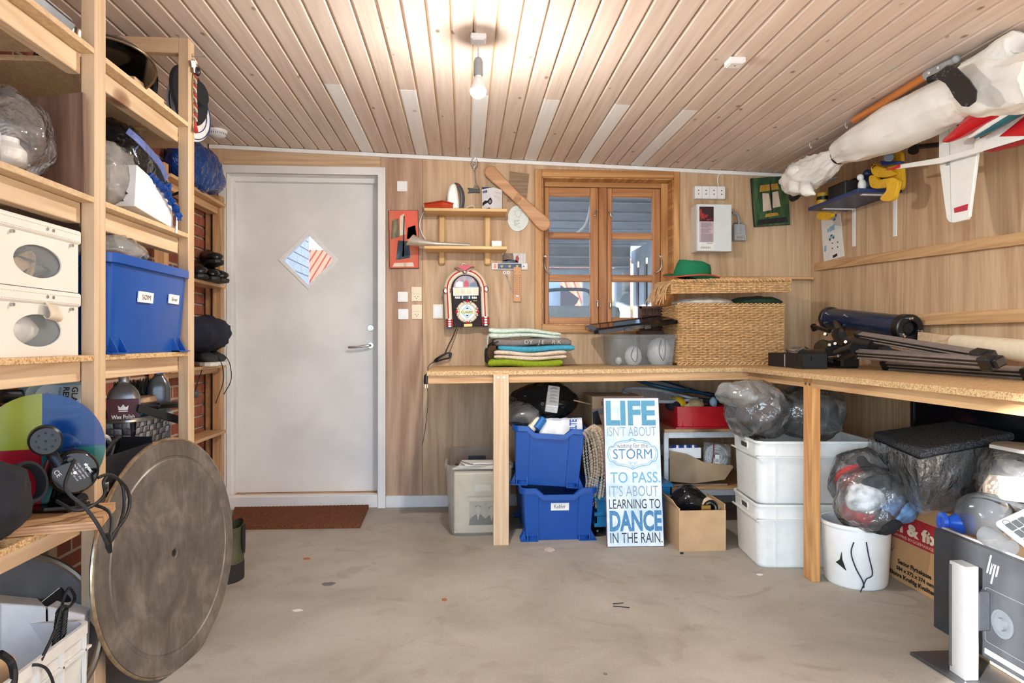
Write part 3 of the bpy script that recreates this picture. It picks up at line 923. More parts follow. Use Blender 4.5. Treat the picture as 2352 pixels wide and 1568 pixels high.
Tn = frame(c, Vector((.25,1,-.14)), Vector((.8,-.15,.16))) @ Matrix.Scale(.92,4)
M().at(Tn).lathe([(.001,-.028),(.15,-.028),(.178,.004),(.186,.006),(.184,-.004),(.155,-.036),(.001,-.036)], 40).build('pan_body', black_gl, t, smooth=50)
M().at(Tn).tube(circle(.186,40) and [(x, y, .005) for x, y in circle(.186,40)], .0045,6, True).build('rim', plain('worn_rim', S(120,104,84),.3,.8), t, smooth=True)
t = thing('storage_tub', 'clear plastic lidded tub holding shiny tins on the top shelf', 'tub', (-1.25,2.52, ZA))
M().taper(-1.42,-1.2,2.42,2.66, ZA + .03, ZA + .19,.01,.01).build('tub_body', frost_m, t, bevel=.01)
M().box(-1.43,-1.19,2.41,2.67, ZA + .19, ZA + .205,.004).build('lid', frost_m, t)
for i in range(2):
 t2 = thing('tin', ('shiny tin at the front of the clear tub on the top shelf', 'shiny tin at the back of the clear tub on the top shelf')[i], 'tin', (-1.26 - .1 * i, 2.5, ZA + .034), group='tins in the clear tub')
 M().at(moved((-1.265 - .09 * i, 2.5 + .05 * i, ZA + .034))).lathe([(.001,0),(.042,0),(.042,.13),(.038,.134),(.001,.134)], 20).build('can', chrome, t2, smooth=True)
t = thing('pine_tray', 'pale pine tray standing in front of the clear tub', 'tray', (-1.13,2.53, ZA))
M().box(-1.13,-1.115,2.40,2.628, ZA, ZA + .082,.002).box(-1.3,-1.13,2.40,2.412, ZA, ZA + .082).box(-1.3,-1.13,2.616,2.628, ZA, ZA + .082).box(-1.3,-1.13,2.412,2.616, ZA, ZA + .01).build('tray_box', pine['Y'], t)
t = thing('sling_bag', 'dark red and black bag hanging beyond the clear tub', 'bag', (-1.25,2.76, ZA))
M().ball((-1.3,2.78, ZA + .13),(.07,.09,.13),20,14, crumple(3,.012,14)).build('bag_body', plain('maroon_cloth', S(88,22,30),.9), t, smooth=60)
M().tube(spath([(-1.23,2.72, ZA + .02),(-1.21,2.76, ZA + .15),(-1.23,2.80, ZA + .24),(-1.3,2.84, ZA + .2),(-1.3,2.86, ZA + .02)], 6),.012,8).build('strap', black_cloth, t, smooth=True)
nl = thing('nail', 'thin nail sticking out of the second post below the ceiling', 'nail', (SX, 2.66,2.12))
p = Vector((SX, 2.662,2.128))
M().cyl(p + Vector((-.01,0,0)), p + Vector((.045,.004,.004)),.0022, n=8).cyl(p + Vector((.045,.004,.004)), p + Vector((.047,.004,.004)),.0045, n=10).build('shank', steel, nl)
t = thing('braided_cord', 'red and grey braided cord with a white tag hanging from the nail', 'cord', (SX + .01,2.66,2.12))
cols = [plain('string_red', S(178,60,44),.9), plain('string_grey', S(120,116,106),.9), plain('string_cream', S(206,190,160),.9)]
for k in range(3):
 pts = []
 for i in range(46):
  a_ = i * .9 + k * 2.1
  pts.append((SX + .012 + .0045 * cos(a_),2.668 + .0045 * sin(a_ * 1.0) + .003 * sin(i * .2),2.12 - .0052 * i))
 M().tube(pts, .0032,6).build('strand', cols[k], t, smooth=True)
fr_ = M()
for i in range(14):
 a_ = i * .45
 fr_.tube([(SX + .012,2.668,1.888),(SX + .014 + .006 * cos(a_),2.668 + .014 * sin(a_),1.85 - .01 * rnd.random())], .0018,5)
fr_.build('tassel', cols[0], t, kind='stuff')
M().at(frame((SX + .016,2.648,2.095),(0,1,.35),(0,-.35,1))).flat([(-.03,-.014),(.02,-.008),(.022,.012),(-.03,.01)]).flat([(-.01,-.03),(.016,-.034),(.018,-.008),(-.006,-.006)], -.002).build('tag', paper, t)
M().ball((SX + .018,2.672,2.075),(.012,.012,.018),10,8).build('bead', black_pl, t, smooth=True)
t = thing('plank_shelf', 'narrow pine shelf rack for shoes fixed to the brick wall beside the door', 'shelves', (-1.53,4.0,0))
M().box(-1.534,-1.484,4.285,4.345,0, BZ(500,455),.002).build('post', larch['Z'], t)
M().box(-1.57,-1.555,4.27,4.35,0, BZ(500,490),.001).build('batten', plain('old_batten', S(170,124,82),.8, var=.12), t)
M().box(-1.534,-1.484,3.5,3.55,0, BZ(500,455),.002).build('post', larch['Z'], t)
def sz3(px, py, x=-1.46): return PX(px, py, x).z
SH = []
for nm, zz in (('a', sz3(499,460)),('b', sz3(500,652)),('c', sz3(499,838)),('d', sz3(496,994))):
 M().box(-1.575,-1.45,3.5,4.28, zz - .018, zz, .002).build('shelf_board', larch['Y'], t); SH.append(zz)
M().box(-1.56,-1.50,3.5,4.28, SH[0] - .06, SH[0] - .018,.002).build('beam', larch['Y'], t)
M().box(-1.56,-1.50,3.5,4.28, SH[2] - .05, SH[2] - .018,.002).build('beam', larch['Y'], t)
bag_blue = film('blue_tarp', tint=S(20,90,190), alpha=.0, gloss=.45, scale=22)
t = thing('tarp_bag', 'bulging crinkled blue tarpaulin bag on the shoe rack by the door top', 'bag', (-1.42,3.95, SH[0]))
cb_ = PX(455,390,-1.43)
fnc = crumple(5,.024,6)
M().ball((-1.485,3.92, SH[0] + .122),(.10,.30,.125),48,30, fnc).build('bag_body', bag_blue, t, smooth=70)
t = thing('sun_hat', 'black round hat leaning at the ceiling beyond the second post', 'hat', (-1.32,3.3,1.9))
M().at(frame((-1.13,2.88,2.055),(0.25,1,0),(-.10,0,1)) @ Matrix.Scale(.8,4)).lathe([(.001,.0),(.14,.0),(.15,.006),(.14,.02),(.07,.03),(.06,.08),(.001,.085)], 36).build('hat_body', black_cloth, t, smooth=True)
t = thing('enamel_plate', 'white enamel plate with blue rings standing behind the black hat', 'plate', (-1.38,3.6,1.9))
Tpl = frame((-1.17,3.0,2.035),(0.35,1,0),(-.1,0,1)) @ Matrix.Scale(.84,4)
M().at(Tpl).lathe([(.001,.02),(.09,.02),(.1,.012),(.15,.004),(.155,-.002),(.15,0),(.001,.012)][::-1], 40).build('plate', plain('enamel', S(238,238,236),.2), t, smooth=True)
rg = M().at(Tpl)
for r_ in (.112,.145):
 rg.tube([(x, y, .012 if r_ < .13 else .008) for x, y in circle(r_, 48)], .0025,6, True)
rg.build('rings', plain('enamel_blue', S(30,54,120),.2), t)
t = thing('wall_plank', 'dark shelf plank carrying the hat and plate high up by the brick wall', 'plank', (-1.4,3.5,1.8))
M().box(-1.575,-1.2,2.7,2.98,1.885,1.903,.002).build('plank', larch['Y'], t)
# -- second shelf
t = thing('clear_bag', 'clear crinkled bag of white jars at the near end of the second shelf', 'bag', (-1.15,1.8, ZBd))
M().ball((-1.16,1.81, ZBd + .115),(.10,.135,.118),40,26, crumple(1,.014,10)).build('film', film_c, t, smooth=70)
for i, (y_, h_) in enumerate(((1.73,.13),(1.83,.11))):
 t2 = thing('white_jar', ('taller white jar inside the clear bag on the second shelf', 'shorter white jar inside the clear bag on the second shelf')[i], 'jar', (-1.17, y_, ZBd + .01), group='jars in the clear bag')
 M().at(moved((-1.17, y_, ZBd + .006))).lathe([(.001,0),(.042,0),(.046,.02),(.046, h_ - .03),(.03, h_ - .012),(.03, h_),(.001, h_)], 22).build('jar_body', white_pl, t2, smooth=True)
t = thing('brown_board', 'dark brown offcut of board standing on the second shelf beside the first post', 'board', (-1.2,1.96, ZBd))
q0 = PY(10,237,1.955); q1 = PY(197,215,1.955)
M().at(frame((0,1.962,0),(1,0,0),(0,0,1))).prism([(-1.43, ZBd),(-1.036, ZBd),(-1.042, q1.z),(-1.43, q0.z - .02)], 0,.018).build('panel', darkply, t)
t = thing('wire_basket', 'chromed wire basket rim showing behind the brown board', 'basket', (-1.3,1.9, ZBd))
wb_ = M()
for zz, rr_ in ((ZBd + .29,.12),(ZBd + .2,.11),(ZBd + .1,.1),(ZBd + .003,.09)):
 wb_.tube([(-1.38 + x, 2.13 + y, zz) for x, y in circle(rr_, 32)], .0028,6, True)
for i in range(16):
 a_ = 2 * PI * i / 16
 wb_.tube([(-1.38 + .12 * cos(a_),2.13 + .12 * sin(a_), ZBd + .29),(-1.38 + .09 * cos(a_),2.13 + .09 * sin(a_), ZBd + .003)], .002,5)
wb_.build('wires', chrome, t, smooth=True)
t = thing('frying_pan', 'black frying pan hanging under the top shelf at the frame edge', 'pan', (-1.2,1.75,1.8))
M().at(frame((-1.32,1.72,1.70),(0,1,0),(0,0,1))).lathe([(.001,0),(.12,0),(.14,.03),(.136,.03),(.118,.005),(.001,.005)], 36).build('pan_body', black_gl, t, smooth=True)
M().tube([(-1.315,1.62,1.79),(-1.315,1.55,1.85)], .009,8).build('handle', black_pl, t)
t = thing('glass_jar', 'clear glass jar behind the bag of white jars', 'jar', (-1.3,1.75, ZBd))
M().at(moved((-1.33,1.80, ZBd))).lathe([(.001,.002),(.05,.002),(.052,.16),(.04,.19),(.04,.21),(.037,.21),(.037,.19),(.048,.158),(.046,.006),(.001,.006)], 24).build('jar_body', clear_m, t, smooth=True)
t = thing('black_sack', 'shiny black plastic sack under the second bay of the top shelf', 'sack', (-1.22,2.45,1.6))
c = PX(290,335,-1.2)
M().ball((c.x - .03, c.y + .0,1.665),(.10,.17,.155),44,28, crumple(9,.02,11)).build('sack_body', film_b, t, smooth=70)
t = thing('clear_sack', 'clear bag of grey scraps under the black sack', 'sack', (-1.16,2.33, ZBd))
M().ball((-1.16,2.30, ZBd + .12),(.09,.17,.12),40,26, crumple(12,.016,12)).build('sack_film', film_m, t, smooth=70)
M().ball((-1.18,2.32, ZBd + .08),(.06,.12,.075),16,10, crumple(13,.01,14)).build('scraps', dgrey_pl, t, smooth=60)
t = thing('shrink_wrapped_box', 'long white shrink-wrapped box tilted on the second shelf', 'box', (-1.08,2.42, ZBd))
xf = -1.045; wv = .085
n0, n1 = PX(310,473, xf), PX(315,378, xf)
f0, f1 = PX(398,529, xf), PX(394,449, xf)
n0.z = max(n0.z, ZBd + .003); f0.z = ZBd + .002
off = Vector((-wv, .0,0))
M().hexa([n0, f0, f0 + off, n0 + off, n1, f1, f1 + off, n1 + off]).build('box_body', plain('wrapped_white', S(236,236,236),.22, var=.04, bumpy=.5, scale=14), t, bevel=.003)
Tg = frame(n0 + off * .5 + Vector((0,-.0015,.02)),(1,0,0), n1 - n0)
gl_ = M().at(Tg)
gl_.flat([(.004,.012),(.022,.02),(.008,.03)]).flat([(-.012,.0),(-.002,.0),(-.002,.012),(-.012,.012)]).ring([(x + .010, y + .045) for x, y in circle(.009,14)], [(x + .010, y + .045) for x, y in circle(.0068,14)], 0,.0004).flat([(.006,.043),(.014,.043),(.010,.05)], .0005)
gl_.ring([(x - .0, y + .0) for x, y in circle(.011,3, a0=PI / 2)], [(x - .0, y + .0) for x, y in circle(.007,3, a0=PI / 2)], 0,.0004)
gl_.build('printed_marks', ink, t)
t = thing('plastic_strap', 'translucent lavender plastic strips trailing over the sacks', 'strap', (-1.1,2.45,1.6))
lav = film('lavender_film', tint=S(150,170,235), alpha=.25, gloss=.3, scale=16)
def ribbon(pts, w, d):
 rows = []
 for p_ in pts:
  p_ = Vector(p_); d_ = Vector(d)
  rows.append([p_ - d_ * w, p_ + d_ * w, p_ + d_ * w + Vector((.0015,0,.001)), p_ - d_ * w + Vector((.0015,0,.001))])
 return rows
rp = [PX(*a_) for a_ in ((292,300,-1.10),(318,322,-1.08),(345,350,-1.07),(368,378,-1.06),(376,395,-1.055),(383,412,-1.055))]
M().rows(ribbon(spath(rp, 4),.016,(0,.7,.7))).build('strip', lav, t, smooth=True)
rp = [PX(*a_) for a_ in ((333,305,-1.10),(322,330,-1.09),(308,345,-1.08))]
M().rows(ribbon(spath(rp, 4),.012,(0,.6,.8))).build('strip', lav, t, smooth=True)
t = thing('black_hat', 'black felt hat and bags in the dark end of the second shelf', 'hat', (-1.28,2.75, ZBd))
M().ball((-1.27,2.76, ZBd + .16),(.10,.15,.16),28,18, crumple(21,.02,9)).build('crown', black_cloth, t, smooth=60)
t2 = M().at(trs((-1.2,2.77, ZBd + .14), R(20), R(-25),0)).lathe([(.001,0),(.15,0),(.16,.006),(.15,.01),(.001,.01)], 30).build('brim', black_cloth, t, smooth=True)
t = thing('blue_straps', 'knotted blue plastic bag handles hanging over the white box', 'strap', (-1.04,2.55,1.6))
bs_ = [PX(*a_) for a_ in ((341,402,-1.05),(358,416,-1.04),(372,428,-1.032),(384,446,-1.030),(396,466,-1.028),(408,488,-1.026),(410,506,-1.026))]
M().tube(spath(bs_, 5), [.012 + .004 * sin(i * 1.7) for i in range(31)], 8, flat=.55).build('handle', bag_blue, t, smooth=60)
bs_ = [PX(*a_) for a_ in ((368,432,-1.034),(380,426,-1.03),(389,424,-1.03),(386,440,-1.03))]
M().tube(spath(bs_, 5),.008,7, flat=.6).build('knot', bag_blue, t, smooth=60)
t = thing('white_strip', 'white paper strip hanging at the front of the second shelf', 'strip', (-1.03,2.6, ZBd))
M().at(frame(PX(406,536,-1.028),(0,1,0),(0,0,1))).flat([(-.012,0),(.008,.002),(.01,.05),(-.002,.06)]).build('strip', paper, t)
# -- third shelf: white boxes with oval windows, blue crate
leather = plain('white_leatherette', S(224,219,209),.5, var=.03, scale=5)
def oval_box(z0, z1, label, win_mat, tab, seed):
 t = thing('storage_box', label, 'box', (-1.22,1.74, z0), group='white boxes with oval windows')
 x0, x1, y0, y1 = -1.42,-1.05,1.50,1.94
 zl = z1 - .036
 zc = {0: 1.077,1: 1.2475}[tab]
 n = 32
 ov = [(1.767 + .096 * cos(2 * PI * i / n + PI / 4), zc + .040 * sin(2 * PI * i / n + PI / 4)) for i in range(n)]
 rc = []
 for i in range(n):
  a_ = 2 * PI * i / n + PI / 4
  cx, cy = cos(a_), sin(a_)
  k = 1 / max(abs(cx), abs(cy))
  ux, uy = cx * k, cy * k
  rc.append((y0 + (ux + 1) / 2 * (y1 - y0), z0 + (uy + 1) / 2 * (z1 - z0 - .004)))
 FX = frame((x1,0,0),(0,1,0),(0,0,1))
 M().at(FX).ring(rc, ov, -.005,0).build('front', leather, t, bevel=.001)
 M().box(x0, x1 - .005, y1 - .005, y1, z0, z1 - .004).box(x0, x1 - .005, y0, y0 + .005, z0, z1 - .004).box(x0, x0 + .005, y0, y1, z0, z1 - .004).box(x0, x1 - .005, y0, y1, z0, z0 + .005).build('body', leather, t)
 lid = M().box(x0 - .004, x1 + .006, y0 - .004, y1 + .005, zl, z1,.004)
 lo = lid.build('lid', leather, t)
 st_ = M()
 for i in range(44):
  yy = y0 + i * .01
  st_.box(x1 + .006, x1 + .0068, yy, yy + .006, z1 - .012, z1 - .0108)
  st_.box(x1 + .006, x1 + .0068, yy, yy + .006, zl + .006, zl + .0072)
 st_.build('stitching', plain('thread', S(190,182,168),.8), lo, kind='stuff')
 sd = M()
 for yy, zz in ((1.79, zl + .018),(1.815, zl + .018),(1.90, zl - .008),(1.66, zl - .008)):
  sd.cyl((x1 - .002, yy, zz),(x1 + .0085, yy, zz),.0042, n=10)
 sd.build('stud', steel, t)
 M().at(frame((x1 - .007,0,0),(0,1,0),(0,0,1))).flat([(1.767 + .1 * cos(2 * PI * i / 32), zc + .044 * sin(2 * PI * i / 32)) for i in range(32)]).build('window_film', clear_m, t)
 if tab == 0:
  tb_ = [(x1 + .008,1.80, zl + .004),(x1 + .018,1.80, zl - .012),(x1 + .022,1.80, zl - .03),(x1 + .012,1.80, zl - .038),(x1 + .004,1.80, zl - .03)]
  rr_ = [[p_ + Vector((0,-.024,0)), p_ + Vector((0,.024,-.006)), p_ + Vector((.003,.024,-.006)), p_ + Vector((.003,-.024,0))] for p_ in spath(tb_, 4)]
  M().rows(rr_).build('pull_tab', plain('beige_leather', S(206,192,168),.6), t, smooth=True)
 return t
oval_box(ZC, 1.18, 'lower white leatherette storage box with a pull tab and white cloth behind its oval window', None, 0,1)
oval_box(1.182,1.35, 'upper white leatherette storage box with dark clutter behind its oval window', None, 1,2)
t = thing('white_linen', 'white linen folded inside the lower white box', 'cloth', (-1.25,1.75, ZC + .006))
M().ball((-1.22,1.75, ZC + .07),(.14,.17,.06),24,14, crumple(31,.01,12)).build('cloth', paper, t, smooth=60)
t = thing('cable_tangle', 'tangle of grey cables and dark clutter inside the upper white box', 'cable', (-1.2,1.75,1.19))
rr2 = random.Random(3)
for k, mt in enumerate((dgrey_pl, grey_pl, cardb_d, black_pl)):
 pts = [(-1.10 - rr2.random() * .05,1.62 + rr2.random() * .28,1.20 + rr2.random() * .09) for i in range(9)]
 M().tube(spath(pts, 5),.006 + .002 * k, 7).build('cable', mt, t, smooth=True)
M().box(-1.36,-1.17,1.56,1.9,1.19,1.29).build('black_case', black_mat, t)
M().at(trs((-1.11,1.78,1.245), R(25),0,0)).box(-.01,.01,-.035,.035,-.02,.02).build('card_box', cardb_d, t)
def blue_crate(label, L, W, H, T, lid=False, group='blue plastic crates', flip=False):
 """crate of length L (local x), width W (local y), height H; the -y long/short side faces local -y"""
 t = bpy.data.objects.new('storage_crate', None); link(t)
 t.matrix_world = T; t.location = T.translation; t.rotation_euler = T.to_euler()
 WM[t] = T.copy(); tag(t, label, 'crate', group)
 d = .025
 def per(l, w, r=.035):
  out_ = []
  c = rrect(l, w, r, 3)
  out_ += c[0:8]
  out_ += [(-l / 2, w * .30),(-l / 2, w * .20),(-l / 2,-w * .20),(-l / 2,-w * .30)]
  out_ += c[8:16]
  out_ += [(l / 2,-w * .30),(l / 2,-w * .20),(l / 2, w * .20),(l / 2, w * .30)]
  return out_
 dipi = {9,10,21,22}
 rows = []
 for (w, l, z, dip) in ((W - 2 * d, L - 2 * d, 0,0),(W - .012, L - .012, H - .06,.6),(W - .01, L - .01, H - .03,1),(W + .018, L + .018, H - .028,1),(W + .018, L + .018, H, 1),(W - .006, L - .006, H, 1),(W - 2 * d - .008, L - 2 * d - .008,.006,0)):
  rows.append([(x, y, z - (.034 * dip if i in dipi else 0)) for i, (x, y) in enumerate(per(l, w))])
 M().at(T).rows(rows).build('crate_body', blue_pl, t, smooth=35)
 for sx in (-1,1):
  for sy in (-1,1):
   fins = M().at(T)
   for k in (0,1):
    xx = sx * (L / 2 - d - .008 - .055 * k)
    y0 = sy * (W / 2 - d); y1 = sy * (W / 2 + .004)
    fins.add([(xx - .002, y0,0),(xx - .002, y1,0),(xx - .002, y0 + sy * .004,.05),(xx + .002, y0,0),(xx + .002, y1,0),(xx + .002, y0 + sy * .004,.05)],
       [(0,1,2),(5,4,3),(0,3,4,1),(1,4,5,2),(2,5,3,0)])
    yy = sy * (W / 2 - d - .008 - .055 * k)
    x0 = sx * (L / 2 - d); x1 = sx * (L / 2 + .004)
    fins.add([(x0, yy - .002,0),(x1, yy - .002,0),(x0 + sx * .004, yy - .002,.05),(x0, yy + .002,0),(x1, yy + .002,0),(x0 + sx * .004, yy + .002,.05)],
       [(0,1,2),(5,4,3),(0,3,4,1),(1,4,5,2),(2,5,3,0)])
   fins.box(sx * (L / 2 - .09), sx * (L / 2 + .004), sy * (W / 2 - .09), sy * (W / 2 + .004),0,.004)
   fins.build('foot_rib', blue_pl, t)
 for sx in (-1,1):    
  for sy in (-1,1):
   y0, y1 = sy * W * .27, sy * (W / 2 - .012)
   M().at(T).hexa([(sx * (L / 2 - d + .005), y0 * .94,.02),(sx * (L / 2 - d + .005), y1 * .93,.02),(sx * (L / 2 - d - .01), y1 * .93,.02),(sx * (L / 2 - d - .01), y0 * .94,.02),
      (sx * (L / 2 + .003), y0, H - .03),(sx * (L / 2 + .003), y1, H - .03),(sx * (L / 2 - .02), y1, H - .03),(sx * (L / 2 - .02), y0, H - .03)]).build('corner_rib', blue_pl, t, bevel=.003)
 return t
Tc = frame((-1.225,2.347, ZC + .001),(0,1,0),(-1,0,0))
crate = blue_crate('big blue crate on the third shelf with two handwritten white labels', .555,.40,.298, Tc, group=None)
FXc = lambda px, py, x: frame(PX(px, py, x),(0,1,0),(.085,0,1))
def paper_label(parent, c0, c1, x, text, hgt, tilt=.085):
 a_ = PX(*c0, x); b_ = PX(*c1, x)
 T = frame((x, (a_.y + b_.y) / 2,(a_.z + b_.z) / 2),(0,1,0),(tilt, 0,1))
 w, h = abs(b_.y - a_.y), abs(a_.z - b_.z)
 lb = M().at(T).box(-w / 2, w / 2,-h / 2, h / 2,-.004,.0008).build('label', paper, parent)
 M().text(text, T, w=w * .6, h=hgt, cx=0, y=-hgt / 2, z=.0014).build('handwriting', ink, lb)
paper_label(crate, (319,668),(352,697),-1.0285, 'SØM', .016)
paper_label(crate, (389,675),(411,699),-1.0285, 'Skruer', .013)
t = thing('white_carrier_bag', 'crumpled white plastic bag lying on the big blue crate', 'bag', (-1.12,2.25,1.31))
M().ball((-1.13,2.24,1.335),(.1,.15,.05),44,24, crumple(41,.016,13)).build('bag_body', film_m, t, smooth=70)
t = thing('jar', 'jar with a brown lid behind the blue crate, nearer of the two', 'jar', (-1.3,2.78, ZC))
M().at(moved((-1.3,2.80, ZC))).lathe([(.001,0),(.05,0),(.052,.26),(.046,.28),(.001,.28)], 20).build('jar_body', plain('jam', S(206,178,120),.3), t, smooth=True)
M().at(moved((-1.3,2.80, ZC + .28))).lathe([(.05,0),(.05,.035),(.046,.04),(.001,.04)], 20).build('lid', plain('brown_lid', S(70,44,34),.3), t, smooth=True)
c_ = copy_tree(t); c_.location = Vector(t.location) + Vector((.03,.11,-.01)); c_['label'] = 'jar with a brown lid beside the second post, farther of the two'
# -- lowest shelf, near bay: colour wheel lamp
t = thing('colour_wheel', 'black spotlight motor with a four-colour transparent wheel on the lowest shelf', 'lamp', (-1.08,1.86,.61))
wc = PX(96,1030,-1.12)
Tw = frame(wc, Vector((1,.42,0)),(0,0.05,1))
gels = [clearplastic('gel_blue', S(14,74,150),.55,.15), clearplastic('gel_yellow', S(186,194,60),.5,.15), clearplastic('gel_red', S(170,22,40),.55,.15), clearplastic('gel_teal', S(16,130,128),.55,.15)]
for k in range(4):
 n = 14
 arc = [(.146 * cos(PI / 2 * (k + i / n)),.146 * sin(PI / 2 * (k + i / n))) for i in range(n + 1)]
 M().at(Tw).prism([(0,0)] + arc, -.001,.001).build('gel', gels[k], t)
fcn = PX(172,1085,-1.0)
ax_ = (Vector((1.0,-1.25,-.22))).normalized()
Tm = frame(fcn - ax_ * .0, ax_.cross((0,0,1)) * -1,(0,0,1))
Tm = frame(fcn, Vector((0,0,1)).cross(ax_),(0,0,1))
mm = M().at(Tm)
mm.lathe([(.001,.0),(.050,.0),(.056,-.006),(.0585,-.014),(.0585,-.075),(.052,-.10),(.04,-.12),(.001,-.12)], 36)
mm.build('motor_housing', black_gl, t, smooth=40)
kc = PX(105,1013,-1.03)
ak = Vector((.62,-1.0,.05)).normalized()
Tk = frame(kc, Vector((0,0,1)).cross(ak),(0,0,1))
kn = M().at(Tk).lathe([(.001,0),(.032,0),(.037,-.005),(.038,-.032),(.03,-.04),(.001,-.04)], 28)
kn.build('knob', black_pl, t, smooth=40)
hl = M().at(Tk)
for i in range(8):
 a_ = 2 * PI * i / 8
 hl.prism(circle(.003,8,.020 * cos(a_),.020 * sin(a_)),-.001,.0006)
hl.cyl((0,0,0),(0,0,.002),.003, n=8)
hl.build('knob_hole', ink, t)
M().tube([kc - ak * .03 + Vector((.0,.01,-.02)), kc - ak * .035 + Vector((.03,0,-.06)), fcn - ax_ * .06 + Vector((0,0,.045))], .014,8, flat=.5).build('bracket', black_pl, t, smooth=True)
tx = M()
Tt = Tm @ Matrix.Rotation(R(-58),4, 'Z')
tx.text('skytec', Tt, h=.008, cx=.008, y=.027, z=.0006, bold=.0006)
for i, s_ in enumerate(('Color Disc Motor', 'Par36 230V~50Hz', 'max. 2 W  IP20', 'Art.no. 151.610')):
 tx.text(s_, Tt, h=.0042, cx=.006 - .001 * i, y=.016 - i * .008, z=.0006)
tx.text('CE', Tt, h=.011, cx=-.022, y=-.036, z=.0006)
tx.build('lettering', white_pl, t)
M().at(Tm).cyl((-.012,.036,0),(-.012,.036,.012),.007, n=12).build('cable_gland', black_pl, t)
M().at(Tm).lathe([(.001,.002),(.004,.002),(.004,0)], 10).build('screw', steel, t)
M().box(wc.x - .02, wc.x + .1,1.84,1.92,.606,.618,.003).tube([(wc.x + .03,1.88,.61),(wc.x + .06,1.865,.68)], .008,8).build('foot', black_gl, t)
cabl = [fcn + ax_ * .012 + Vector((-.004,.0,.034)), PX(150,1110,-.955), PX(160,1135,-.94), PX(195,1165,-.91), PX(225,1205,-.88), PX(247,1250,-.865)]
M().tube(spath(cabl, 7),.0045,8).build('cable', rubber, t, smooth=True)
t = thing('power_cable', 'black looped power cable hanging from the lowest shelf over the round table top', 'cable', (-.95,1.8,.61))
lp_ = [(130,1150,-1.0),(175,1172,-.95),(215,1160,-.93),(240,1135,-.92),(238,1105,-.92),(255,1090,-.92),(280,1112,-.91),(285,1160,-.90),(276,1200,-.89),(262,1232,-.88),(252,1245,-.875),(262,1225,-.88),(290,1185,-.89),(298,1150,-.90),(290,1120,-.905),(268,1098,-.91),(245,1090,-.92),(225,1097,-.93)]
M().tube(spath([PX(*a_) for a_ in lp_], 6),.0042,8).build('cable', rubber, t, smooth=True)
lp_ = [(100,1170,-1.02),(160,1166,-.98),(215,1160,-.94),(250,1175,-.90),(256,1205,-.885),(250,1240,-.875)]
M().tube(spath([PX(*a_) for a_ in lp_], 6),.0042,8).build('cable', rubber, t, smooth=True)
M().tube([PX(246,1225,-.872), PX(250,1255,-.87), PX(253,1268,-.87)], [.007,.008,.005], 8).build('cable_tie', black_pl, t, smooth=True)
t = thing('black_plug', 'black mains plug with steel pins on the plywood sheet', 'plug', (-.98,1.8,.61))
p0 = PZ(188,1150,.63);
M().cyl(p0 + Vector((-.06,.02,0)), p0,.019,.021,16).build('plug_body', black_pl, t, smooth=True)
M().cyl(p0 + Vector((0,-.008,.005)), p0 + Vector((.022,-.014,.004)),.0028, n=8).cyl(p0 + Vector((0,.008,-.004)), p0 + Vector((.022,.002,-.006)),.0028, n=8).build('pin', chrome, t)
t = thing('black_pouch', 'crumpled black fabric pouch at the near end of the lowest shelf', 'pouch', (-1.02,1.65,.607))
M().ball((-1.07,1.585,.685),(.085,.115,.085),48,32, crumple(51,.024,8)).build('pouch_body', black_cloth, t, smooth=70)
M().at(frame((-1.02,1.67,.72), Vector((.35,1,0)), Vector((-.3,0,1)))).ring(circle(.045,20, ry=.05), circle(.039,20, ry=.043),-.02,.012).build('cuff', black_cloth, t, smooth=True)
t = thing('glass_cleaner', 'clear bottle of glass cleaner with a pale blue label, lying behind the colour wheel', 'bottle', (-1.28,1.9,.70))
g0 = PX(60,905,-1.22);
Tb = frame(g0 + Vector((.06,.07,-.012)), Vector((.55,.83,-.06)), Vector((.05,-.02,1)))
M().at(Tb).rows([[(x, y * 1.0, z) for x, y in rrect(.20,.085,.038,5)] for z in (-.045,.0)]).build('bottle_body', clearplastic('cleaner_plastic', S(150,190,206),.5,.15), t, smooth=40)
M().at(Tb).flat(rrect(.15,.066,.03,5),.001).build('label', plain('label_blue', S(168,186,200),.5, var=.02), t)
gx = M()
gx.text('GLAS', Tb @ Matrix.Rotation(R(-90),4, 'Z'), h=.017, cx=.0, y=.022, z=.0018, bold=.0006)
gx.text('RENS', Tb @ Matrix.Rotation(R(-90),4, 'Z'), h=.017, cx=.0, y=-.002, z=.0018, bold=.0006)
gx.text('SPEJLE & GLAS', Tb @ Matrix.Rotation(R(-90),4, 'Z'), h=.006, cx=.0, y=-.014, z=.0018)
gx.text('750 ml', Tb @ Matrix.Rotation(R(-90),4, 'Z'), h=.006, cx=.0, y=-.05, z=.0018)
gx.build('lettering', ink, t, kind='stuff')
M().at(Tb).cyl((-.1,0,-.02),(-.15,0,-.02),.018, n=16).build('cap', black_pl, t)
M().box(-1.35,-1.10,1.86,1.97,.587,.60).build('rest', cardb_d, t) if False else None
t = thing('scrub_brush', 'blue bristled scrubbing brush beside the first post on the lowest shelf', 'brush', (-1.2,2.0,.78))
b0 = PX(165,915,-1.2)
brm = M()
for i in range(12):
 for j in range(5):
  px_ = b0 + Vector((-.04 + .012 * j, -.06 + .012 * i, 0))
  brm.cyl(px_, px_ + Vector((.01 * rnd.uniform(-1,1),-.004,-.045)),.0045,.003,5)
brm.build('bristles', plain('blue_bristle', S(20,44,120),.6), t, kind='stuff')
M().at(trs(b0 + Vector((-.02,0,.012)),0,0,0)).box(-.035,.035,-.08,.08,-.012,.012,.006).build('brush_block', black_pl, t)
t = thing('vacuum_nozzle', 'black vacuum nozzle behind the scrubbing brush', 'nozzle', (-1.3,2.0, ZD))
